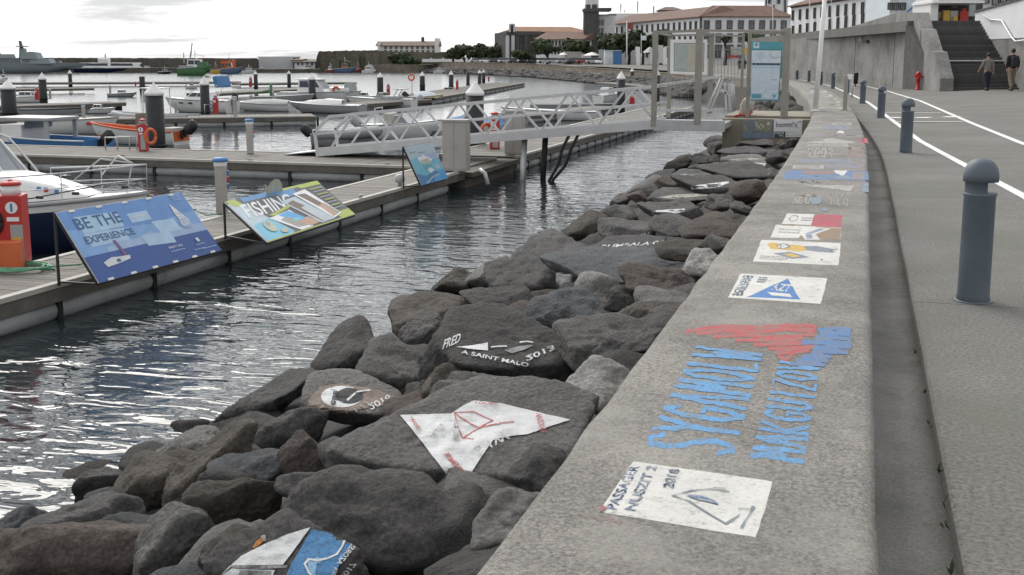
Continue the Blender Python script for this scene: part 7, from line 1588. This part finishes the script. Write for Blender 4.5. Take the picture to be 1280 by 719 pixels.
kb(1174, 1182, 15, 28, K0 + .6, .3, 'yellow', 'yellow_goods'); kb(1183, 1192, 15.5, 28, K0 + .7, .2, 'shed', 'white_board'); kb(1186, 1192, 22, 28, K0 + .55, .12, 'yellow', 'yellow_goods'); kb(1194.5, 1205, 16, 28, K0 + .5, .3, 'red', 'red_goods'); kb(1198, 1202, 12.5, 16, K0 + .52, .25, 'red', 'red_goods'); kb(1166.8, 1171, 17, 28, K0 + .9, .3, 'cab', 'grey_goods'); kb(1184, 1191, 8, 12, K0 + 1.8, .2, 'wood', 'shelf_goods')

# ------------------------------------------------------------------ quay life: cars, canopies, huts, flags
def car_thing():
    t = thing('parked_car', 'car', 'car', (0, 0, 0), 0, 'cars parked along the far quay')
    mb = MB(); mb.loft([[(x, -.85, .28), (x, -.87, .55), (x, -.8, zt), (x, .8, zt), (x, .87, .55), (x, .85, .28)] for x, zt in ((-2.05, .7), (-1.95, .82), (-1.0, .92), (.9, .9), (1.7, .78), (2.1, .6))]); mb.face([(-2.05, y, z) for y, z in ((-.85, .28), (-.87, .55), (-.8, .7), (.8, .7), (.87, .55), (.85, .28))]); mb.face([(2.1, y, z) for y, z in ((-.85, .28), (-.87, .55), (-.8, .6), (.8, .6), (.87, .55), (.85, .28))]); body = mb.build('body', M['gel'], t, local=True)
    mb = MB(); mb.mesh([(-1.6, -.76, .88), (1.15, -.76, .88), (1.15, .76, .88), (-1.6, .76, .88), (-1.1, -.62, 1.42), (.45, -.62, 1.42), (.45, .62, 1.42), (-1.1, .62, 1.42)], [(0, 1, 5, 4), (1, 2, 6, 5), (2, 3, 7, 6), (3, 0, 4, 7)]); mb.build('window', M['glass'], t, local=True)
    mb = MB(); mb.box((-.32, 0, 1.43), (1.65, 1.26, .06)); mb.build('roof', M['gel'], t, local=True)
    for x in (-1.3, 1.3):
        for y in (-.8, .8):
            mb = MB(); mb.cyl((x, y - .1, .32), (x, y + .1, .32), .32, n=12); mb.build('wheel', M['rubber'], t, local=True)
    return t
CARM = [flat('car_white', (.70, .70, .70), .3), flat('car_silver', (.36, .37, .38), .3), flat('car_dark', (.04, .045, .05), .3), flat('car_red', (.25, .03, .03), .3), flat('car_blue', (.06, .10, .22), .3)]
CN = ['white', 'silver', 'dark', 'red', 'blue']
c0 = car_thing(); cr_ = random.Random(4); first = True; bodies = {}
for k in range(26):
    u = 596 + k * 6.1; y_ = 262 - (u - 596) * .30; mi = cr_.choice([0, 0, 1, 1, 2, 0, 3, 4, 1])
    p = PY(u, 76.3, y_); t = c0 if first else copy_tree(c0); first = False
    t.location = (p.x, p.y, .62); t.rotation_euler = (0, 0, YAW + cr_.uniform(-.1, .1) + (1.57 if k % 2 else 0)); t.scale = (.82, .82, .82)
    for ch_ in t.children:
        if ch_.name.split('.')[0] in ('body', 'roof'):
            key = (ch_.name.split('.')[0], mi)
            if key not in bodies: me = ch_.data.copy(); me.materials.clear(); me.materials.append(CARM[mi]); bodies[key] = me
            ch_.data = bodies[key]
    t['label'] = '%s car parked on the far quay, %s in the row' % (CN[mi], ['first from the left', 'second from the left', 'third from the left', 'fourth from the left', 'fifth from the left', 'sixth from the left', 'seventh from the left', 'eighth from the left', 'ninth from the left', 'tenth from the left', 'eleventh from the left', 'twelfth from the left', 'thirteenth from the left', 'thirteenth from the right', 'twelfth from the right', 'eleventh from the right', 'tenth from the right', 'ninth from the right', 'eighth from the right', 'seventh from the right', 'sixth from the right', 'fifth from the right', 'fourth from the right', 'third from the right', 'second from the right', 'last on the right'][k])
def canopy(u, d, vt, vb, wpx, label, m='white'):
    p = U(u, d, .5); t = thing('parasol', label, 'parasol', (p.x, p.y, .5)); zt, zb = UZ(vt, d), UZ(vb, d); r = wpx * d / F / 2
    mb = MB(); mb.lathe([(.04, .5), (.04, zt)], 6, (p.x, p.y, 0)); mb.build('pole', M['galv'], t)
    mb = MB(); mb.lathe([(r, zb), (r * .9, zb + .1), (r * .45, (zt + zb) / 2 + .1), (.06, zt)], 8, (p.x, p.y, 0), smooth=False); mb.build('canopy', M[m], t)
canopy(740, 232, 65.5, 69.5, 22, 'wide white parasol left of the blue kiosk'); canopy(704, 236, 66, 69, 12, 'small white parasol beside the cream container')
canopy(812, 200, 59, 66, 18, 'grey parasol right of the white banner', 'gelgrey')
def hut(u0, u1, vt, d, m, label, roof='shed', stripes=None, nm='hut'):
    t = thing(nm, label, 'hut', tuple(U((u0 + u1) / 2, d, .5))); a, b = U(u0, d, 0), U(u1, d, 0); block(t, rectfoot(a, b, 3.2), .3, UZ(vt, d), m); mb = MB(); mb.prism([Vector((p.x, p.y, UZ(vt, d))) for p in rectfoot(a - FH * .2, b - FH * .2, 3.6)], (0, 0, .15)); mb.build('roof', M[roof], t)
    for i in range(2):
        q = a.lerp(b, .3 + .4 * i) - FH * .03; mb = MB(); mb.box(q + Vector((0, 0, 1.3)), (.45, .06, 1.1), rz=YAW); mb.build('door', M['shed' if m != 'kerb' else 'trim'], t)
    if stripes:
        mb = MB(); mb.prism([a.lerp(b, .48) - FH * .06 + Vector((0, 0, .6)), b - FH * .06 + Vector((0, 0, .6)), b - FH * .06 + Vector((0, 0, UZ(vt, d) - .05)), a.lerp(b, .48) - FH * .06 + Vector((0, 0, UZ(vt, d) - .05))], -FH * .04); mb.build('side_panel', M[stripes], t)
    return t
hut(706, 727, 66, 236, 'kerb', 'cream container hut on the quay'); hut(756, 777, 64, 226, 'lightblue', 'white and blue kiosk on the quay', stripes='blue', nm='quay_kiosk')
t = hut(528, 565, 74.5, 281, 'fort', 'low white awning hut on the quay below the fort'); mb = MB(); mb.prism([U(528, 280, UZ(77.5, 280)), U(565, 280, UZ(77.5, 280)), U(565, 280, UZ(74.5, 280)), U(528, 280, UZ(74.5, 280))], -FH * .6); mb.build('awning', M['white'], t)
def flagpole(u, d, vt, vb, label, flag=None, r=.06, fu=0, fv=0, fw=8, fh=5, lean=0., name='flagpole'):
    p, q = U(u, d, UZ(vb, d)), U(u + lean, d, UZ(vt, d)); t = thing(name, label, 'flagpole' if 'flag' in name else 'pole', tuple(p)); mb = MB(); mb.cyl(p, q, r, r * .7, n=10); mb.lathe([(r * 1.4, 0), (r * 1.4, .08), (0, .16)], 8, q); mb.build('pole', M['white'], t)
    if flag:
        pts = []; w_ = fw * d / F; h_ = fh * d / F
        for i in range(7): pts.append(U(u, d, UZ(fv, d)) + RT * (w_ * i / 6) + FH * (.12 * math.sin(i * 1.3)))
        mb = MB(); mb.loft([[a, a + Vector((0, 0, h_ * .33 + .03 * math.sin(i))), a + Vector((0, 0, h_ * .67)), a + Vector((0, 0, h_))] for i, a in enumerate(pts)], mats=None); mb.build('flag', M[flag], t)
    return t
flagpole(783.5, 210, 29, 79, 'white flagpole with a red and orange flag', 'dullred', .13, fv=37.5, fw=8, fh=7); flagpole(801.5, 205, 44, 80, 'thin pole with a small pale blue flag', 'lightblue', .06, fv=51, fw=6.5, fh=5.5); flagpole(1012, 120, -30, 60, 'thin pale pole before the upper building at left', None, .04); flagpole(1039, 118, -30, 50, 'thin pole before the upper building right of the flagpole', None, .03); flagpole(966, 160, 4, 60, 'flagpole behind the information panel', 'white', .05, fv=8, fw=3, fh=6)
t = thing('banner', 'tall white banner standing on the quay', 'banner', tuple(U(797, 204, .4))); mb = MB(); mb.prism([U(795, 204, .5), U(800, 204, .5), U(800, 204, UZ(59, 204)), U(795, 204, UZ(59, 204))], FH * .06); mb.build('cloth', M['white'], t); mb = MB(); mb.cyl(U(794.7, 204, .2), U(794.7, 204, UZ(58.5, 204)), .05, n=6); mb.build('pole', M['galv'], t)
t = thing('banner', 'second pale banner between the gate posts', 'banner', tuple(U(826, 196, .4))); mb = MB(); mb.prism([U(823.5, 196, .9), U(829, 196, .9), U(829, 196, UZ(57, 196)), U(823.5, 196, UZ(57, 196))], FH * .06); mb.build('cloth', M['shed'], t); mb = MB(); mb.cyl(U(823.2, 196, .2), U(823.2, 196, UZ(56.5, 196)), .05, n=6); mb.build('pole', M['galv'], t)
# street side below the long building: railing posts, red and lit shop fronts
shop = thing('shop_front', 'row of small lit shop fronts with a red awning behind the gate', 'shop front', tuple(U(920, 222, .4)))
for u0, u1, vt, vb, m_ in ((902, 905, 61, 72, 'shed'), (913, 919, 59, 69, 'kerb'), (921, 926, 59, 69, 'kerb'), (930, 934.5, 60, 68, 'yellow'), (905.5, 911, 60, 74, 'trim'), (908, 921, 69.5, 72.5, 'red'), (938, 950, 60, 70, 'trim')):
    mb = MB(); mb.prism([U(u0, 223, UZ(vb, 223)), U(u1, 223, UZ(vb, 223)), U(u1, 223, UZ(vt, 223)), U(u0, 223, UZ(vt, 223))], -FH * .4); mb.build('shop_window' if m_ != 'red' else 'awning', M[m_], shop)
# ------------------------------------------------------------------ bollards
def bollard_root():
    t = thing('bollard', 'bollard', 'bollard', (0, 0, 0), 0, 'blue grey bollards along the promenade')
    mb = MB(); mb.lathe([(.125, 0), (.132, .02), (.125, .05), (.122, .745), (.130, .755), (.130, .775)], 28); mb.build('post', M['bollard'], t, local=True)
    # hooded head: dome with a notch on one side
    mb = MB(); rows = []
    n = 28
    for r_, z in [(.118, .776), (.118, .85), (.135, .852), (.136, .90), (.125, .945), (.098, .985), (.055, 1.008), (0.004, 1.013)]:
        ring = []
        for k in range(n):
            a = 2 * math.pi * k / n; rr_ = r_
            if z < .852 and math.cos(a) > .05: rr_ = r_ * (1 - .55 * min(1, math.cos(a) * 1.4))
            ring.append((rr_ * math.cos(a), rr_ * math.sin(a), z))
        rows.append(ring)
    mb.loft(rows, close=True); mb.face(rows[-1]); mb.face(rows[0]); mb.build('head', M['bollard'], t, local=True)
    mb = MB(); mb.lathe([(.15, .0), (.15, .006), (.125, .012)], 28); mb.build('base_ring', M['bollard'], t, local=True)
    return t
B0 = None
for i, (u, v, lab) in enumerate([(1216, 376, 'nearest and largest blue grey bollard beside the promenade'), (1132, 191, 'second nearest bollard, before the painted parking marks'), (1101, 147.5, 'third bollard from the camera'), (1078, 129.5, 'fourth bollard, just right of the grey post on the wall'), (1058.5, 117, 'fifth bollard, half hidden by the grey post on the wall'), (1041, 111, 'sixth bollard from the camera'),
                              (1026, 106, 'small bollard just right of the white pole'), (1011, 102.5, 'second smallest bollard, left of the white pole'), (996, 99.5, 'farthest and smallest bollard by the doorway')]):
    p = Gp(u, v); t = bollard_root() if i == 0 else copy_tree(B0)
    if i == 0: B0 = t
    t.location = p; t.rotation_euler = (0, 0, .25); t['label'] = lab
    bpx = [176, 67, 39.5, 29, 23, 20, 16.5, 14.5, 11.5][i]; t.scale = (.88, .88, bpx * depth(p) / F / 1.0)
# grey post and white pole on the wall
p = G(1056, 138, WT); t = thing('grey_post', 'slim grey post standing on the sea wall before the bollards', 'post', tuple(p)); D_ = depth(p); h = 41 * D_ / F
mb = MB(); mb.box((0, 0, h / 2), (.11, .09, h)); mb.build('post', M['steelpost'], t, local=True, bevel=.008); mb = MB(); mb.box((0, 0, .01), (.2, .18, .02)); mb.build('base_plate', M['steelpost'], t, local=True)
p = G(1019, 139, WT); q = PY(1032, -14, p.y); t = thing('white_pole', 'tall white pole standing on the sea wall', 'pole', tuple(p)); mb = MB(); mb.cyl(p, q, .07, .055, n=14); mb.build('pole', M['white'], t); mb = MB(); mb.lathe([(.12, 0), (.12, .025), (.075, .03)], 14, p); mb.build('base_plate', M['white'], t)
p = Gp(1065, 122); D_ = depth(p); t = thing('small_sign', 'small white sign on a thin post behind the bollards', 'sign', tuple(p)); h = 27 * D_ / F; mb = MB(); mb.cyl((0, 0, 0), (0, 0, h), .03, n=8); mb.build('post', M['galv'], t, local=True); mb = MB(); mb.box((-.1, 0, h - .05), (.26, .04, .22), rz=YAW); mb.build('plate', M['white'], t, local=True)
p = Gp(1069, 108); D_ = depth(p); t = thing('waste_bin', 'dark waste bin on a post between the bollards', 'bin', tuple(p)); h = 16 * D_ / F; mb = MB(); mb.cyl((0, 0, 0), (0, 0, h), .04, n=8); mb.build('post', M['black'], t, local=True); mb = MB(); mb.lathe([(.14, .15), (.17, h * .95), (.18, h), (.1, h + .05), (0, h + .05)], 14); mb.build('bin', M['black'], t, local=True)
# red hydrant
p = Gp(1147, 112.6); D_ = depth(p); s = 23 * D_ / F; t = thing('fire_hydrant', 'red fire hydrant at the foot of the concrete ramp wall', 'hydrant', tuple(p), YAW)
mb = MB(); mb.lathe([(.16, 0), (.16, .05), (.10, .07), (.10, .55), (.13, .57), (.13, .63), (.115, .64), (.115, .82), (.14, .84), (.14, .88), (.09, .95), (.05, .985), (.03, 1.0), (0, 1.0)], 16); o = mb.build('body', M['red'], t, local=True)
for sx in (-1, 1):
    mb = MB(); mb.cyl((sx * .08, 0, .73), (sx * .20, 0, .73), .055, n=10); mb.cyl((sx * .19, 0, .73), (sx * .22, 0, .73), .07, n=8); mb.build('outlet', M['red'], t, local=True)
mb = MB(); mb.cyl((0, -.08, .70), (0, -.19, .70), .075, n=10); mb.build('front_outlet', M['red'], t, local=True)
t.scale = (s, s, s)
# weeds along the gutter edge
wr = random.Random(8)
for i, (y, n_) in enumerate([(3.95, 9), (4.35, 16), (4.6, 14), (5.0, 8), (5.6, 8), (7.1, 6), (6.2, 5)]):
    x = GX(y) - .015; mb = MB()
    for k in range(3):
        a = wr.uniform(0, 6.28); l = wr.uniform(.02, .05); c = Vector((x + wr.uniform(-.02, .008), y + wr.uniform(-.06, .06), -.08 + wr.uniform(0, .05))); e = Vector((math.cos(a) * .02, math.sin(a) * .02, l)); n2 = Vector((-math.sin(a), math.cos(a), 0)) * .008
        mb.face([c, c + e * .5 + n2, c + e, c + e * .5 - n2])
    tag(mb.build('weed', M['leaf2'], recalc=False), 'tiny green weed tuft growing in the gutter edge', 'weed', 'weed tufts in the gutter joint')

# ------------------------------------------------------------------ people, seen from behind
def skin_mesh(name, verts, edges, radii, m, parent, root=0, sub=2):
    me = bpy.data.meshes.new('t'); me.from_pydata([Vector(v) for v in verts], edges, [])
    o = bpy.data.objects.new('t', me); COL.objects.link(o)
    md = o.modifiers.new('s', 'SKIN'); md.use_smooth_shade = True
    for i, r in enumerate(radii):
        sv = me.skin_vertices[0].data[i]; sv.radius = r if isinstance(r, tuple) else (r, r); sv.use_root = (i == root)
    o.modifiers.new('u', 'SUBSURF').levels = sub
    dg = bpy.context.evaluated_depsgraph_get(); m2 = bpy.data.meshes.new_from_object(o.evaluated_get(dg)); m2.name = name
    m2.materials.clear(); m2.materials.append(m)
    for pl in m2.polygons: pl.use_smooth = True
    bpy.data.objects.remove(o); bpy.data.meshes.remove(me)
    return link(name, m2, parent)
def person(u, v, H, label, jacket, trousers, shoes, stride, armL, armR, backpack=None, collar=None, rz=0.):
    """walking away: local +y is forward; H standing height"""
    p = Gp(u, v); t = thing('person', label, 'person', tuple(p), YAW + rz); s = H / 1.75
    sw = .19; hipw = .10
    V_ = [(0, 0, .98), (0, -.01, 1.15), (0, 0, 1.38), (0, .01, 1.50), (0, .02, 1.58), (0, .03, 1.68)]; E_ = [(i, i + 1) for i in range(5)]; R_ = [(.14, .105), (.135, .10), (.165, .105), (.07, .06), (.058, .058), (.085, .10)]
    hands = []
    for sx, arm, st in ((-1, armL, -stride), (1, armR, stride)):
        b = len(V_); V_ += [(sx * sw, 0, 1.43), (sx * arm[0][0], arm[0][1], arm[0][2]), (sx * arm[1][0], arm[1][1], arm[1][2])]; E_ += [(2, b), (b, b + 1), (b + 1, b + 2)]; R_ += [.062, .046, .03]
        h0 = Vector(V_[b + 2]); d = (h0 - Vector(V_[b + 1])).normalized(); V_.append(tuple(h0 + d * .07)); E_.append((b + 2, b + 3)); R_.append((.038, .02)); pm = b + 3
        for k in range(4):
            f0 = h0 + d * .09 + Vector((0, (k - 1.5) * .018, 0)); f1 = f0 + d * (.045 + .01 * (k in (1, 2))) + Vector((-sx * .012, 0, 0)); q = len(V_); V_ += [tuple(f0), tuple(f1), tuple(f1 + d * .02 + Vector((-sx * .015, 0, 0)))]; E_ += [(pm, q), (q, q + 1), (q + 1, q + 2)]; R_ += [.010, .009, .008]
        q = len(V_); V_ += [tuple(h0 + d * .04 + Vector((-sx * .02, .035, 0))), tuple(h0 + d * .075 + Vector((-sx * .03, .05, 0)))]; E_ += [(pm, q), (q, q + 1)]; R_ += [.012, .010]
    legs = []
    for sx, st in ((-1, -stride), (1, stride)):
        b = len(V_); kn = (sx * .10, st * .5 + .03, .52); an = (sx * .09, st - (.06 if st < 0 else 0), .09 + (.03 if st < 0 else 0)); V_ += [(sx * hipw, 0, .90), kn, an, (sx * .10, an[1] + .13, .04)]; E_ += [(0, b), (b, b + 1), (b + 1, b + 2), (b + 2, b + 3)]; R_ += [.092, .062, .042, (.04, .03)]; legs.append((V_[b], kn, an))
    sc = lambda L_: [tuple(Vector(a) * s) for a in L_]
    rs = lambda L_: [tuple(x * s for x in r) if isinstance(r, tuple) else r * s for r in L_]
    skin_mesh('body', sc(V_), E_, rs(R_), M['skin'], t)
    # jacket
    JV = [(0, 0, .90), (0, 0, 1.05), (0, 0, 1.30), (0, .0, 1.44), (0, .015, 1.51)]; JE = [(0, 1), (1, 2), (2, 3), (3, 4)]; JR = [(.185, .14), (.18, .135), (.19, .135), (.13, .10), (.075, .07)]
    for sx, arm in ((-1, armL), (1, armR)):
        b = len(JV); e = Vector((sx * arm[0][0], arm[0][1], arm[0][2])); w_ = Vector((sx * arm[1][0], arm[1][1], arm[1][2])); JV += [(sx * sw, 0, 1.42), tuple(e), tuple(e.lerp(w_, .93))]; JE += [(3, b), (b, b + 1), (b + 1, b + 2)]; JR += [.078, .066, .052]
    skin_mesh('jacket', sc(JV), JE, rs(JR), jacket, t)
    TV = [(0, 0, .95), (0, 0, .90)]; TE = [(0, 1)]; TR = [(.17, .125), (.15, .12)]
    for (h_, k_, a_) in legs:
        b = len(TV); TV += [h_, k_, (a_[0], a_[1], a_[2] + .01)]; TE += [(1, b), (b, b + 1), (b + 1, b + 2)]; TR += [.105, .085, .072]
    skin_mesh('trousers', sc(TV), TE, rs(TR), trousers, t)
    for (h_, k_, a_) in legs:
        mb = MB(); c = Vector(a_) * s; mb.loft([[(c.x + dx * w_ * s, c.y + dy * s, max(.0, c.z - .09 * s) + z * s) for dx, z in ((-1, 0), (-1, .05), (-.6, h2), (.6, h2), (1, .05), (1, 0))] for dy, w_, h2 in ((-.09, .035, .08), (-.03, .046, .10), (.08, .05, .075), (.17, .042, .05), (.20, .02, .03))], close=True); mb.build('shoe', shoes, t, local=True)
    # head: face features and hair
    hc = Vector((0, .03, 1.665)) * s
    mb = MB(); mb.mesh([hc + Vector((v[0] * .082, v[1] * .10, v[2] * .118)) * s for v in V0], F0)
    mb.mesh([hc + Vector((v[0] * .016, .10 + v[1] * .022, -.02 + v[2] * .024)) * s for v in V1], F1)
    for sx in (-1, 1): mb.mesh([hc + Vector((sx * .084 + v[0] * .012, -.005 + v[1] * .022, -.01 + v[2] * .034)) * s for v in V1], F1)
    hd = mb.build('head', M['skin'], t, local=True)
    for pl in hd.data.polygons: pl.use_smooth = True
    for sx in (-1, 1):
        mb = MB(); mb.mesh([hc + Vector((sx * .032 + v[0] * .012, .092 + v[1] * .01, .012 + v[2] * .008)) * s for v in V1], F1); mb.build('eye', M['black'], hd, local=True)
    mb = MB(); mb.box(hc + Vector((0, .095, -.058)) * s, (.04 * s, .012 * s, .01 * s)); mb.build('mouth', M['red'], hd, local=True)
    mb = MB(); mb.mesh([hc + Vector((v[0] * .094, -.018 + v[1] * .104 * (1 if v[1] < 0 else .86), .022 + v[2] * (.112 if v[2] > 0 else .10))) * s for v in V0], F0); hr = mb.build('hair', M['hair'], t, local=True)
    for pl in hr.data.polygons: pl.use_smooth = True
    if backpack:
        mb = MB(); mb.box(Vector((0, -.20, 1.22)) * s, (.30 * s, .17 * s, .44 * s)); bp_ = mb.build('backpack', backpack, t, local=True, bevel=.05 * s)
        mb = MB(); mb.box(Vector((0, -.295, 1.13)) * s, (.22 * s, .05 * s, .18 * s)); mb.build('pocket', backpack, bp_, local=True, bevel=.02 * s)
        for sx in (-1, 1):
            mb = MB(); mb.tube([Vector((sx * .10, -.13, 1.05)) * s, Vector((sx * .13, .02, 1.22)) * s, Vector((sx * .12, .08, 1.38)) * s, Vector((sx * .11, -.02, 1.49)) * s, Vector((sx * .09, -.14, 1.42)) * s], .018 * s, 6); mb.build('strap', M['black'], bp_, local=True)
    return t
def cloth(n, c): return mat('cloth_' + n, c, .9, .15, 8, bump=.2, bscale=40)
person(1233, 113.4, 1.78, 'person in a grey jacket and dark jeans walking towards the stairs', cloth('grey_wool', (.19, .185, .175)), cloth('navy_denim', (.024, .027, .045)), M['black'], .10, ((.27, .0, 1.18), (.36, .12, .97)), ((.24, -.04, 1.16), (.24, -.08, .92)))
person(1263.5, 113.5, 1.97, 'person in a black jacket with backpack and khaki trousers by the stairs', cloth('black_nylon', (.014, .014, .016)), cloth('khaki', (.24, .205, .16)), M['trim'], .14, ((.25, -.04, 1.16), (.26, -.06, .92)), ((.27, .0, 1.17), (.28, .10, .95)), cloth('backpack', (.03, .032, .04)), rz=.05)
# tiny passers-by far behind the gate
for u, lab in ((924.2, 'distant person in dark clothes left of the information panel'), (930.5, 'second distant person in dark clothes beside the panel')):
    p = U(u, 150, .3); t = person(1000, 100, 1.7, lab, M['black'], M['trim'], M['black'], .1, ((.25, 0, 1.17), (.26, 0, .93)), ((.25, 0, 1.17), (.26, 0, .93))); t.location = (p.x, p.y, 0.0)
# ------------------------------------------------------------------ leave out boulders the photograph shows nothing of
bpy.context.view_layer.update()
bo = [o for o in COL.objects if o.type == 'MESH' and o.name.split('.')[0] == 'boulder']
AV, AF, OW = [], [], []
for o in bo + [q for q in sea_wall.children if q.name == 'wall_body'] + list(ab.children):
    if o.type != 'MESH' or o.name.startswith('painting'): continue
    mw = o.matrix_world; n0 = len(AV); AV += [mw @ v.co for v in o.data.vertices]
    for pl in o.data.polygons: AF.append([n0 + i for i in pl.vertices]); OW.append(o.name)
bvh = BVHTree.FromPolygons(AV, AF)
rows = []
for o in bo:
    if not o.get('group'): continue
    mw = o.matrix_world; vs = o.data.vertices; n = len(vs); hits = 0
    for k in range(0, n, max(1, n // 90)):
        p = mw @ vs[k].co; d = p - CAMP; q = d.dot(FWD)
        uu_ = CX + F * d.dot(RT) / q; vv_ = CY - F * d.dot(UPV) / q
        if not (-30 < uu_ < 1310 and -20 < vv_ < 750) or p.z < WZ: continue
        h = bvh.ray_cast(CAMP, d.normalized())
        if h[0] is not None and OW[h[2]] == o.name: hits += 1
    rows.append((hits / max(depth(o.location), 1) ** 2, hits, o))
rows.sort(key=lambda a: -a[0])
for i, (sc_, h, o) in enumerate(rows):
    if h == 0 or i >= 225: bpy.data.objects.remove(o)
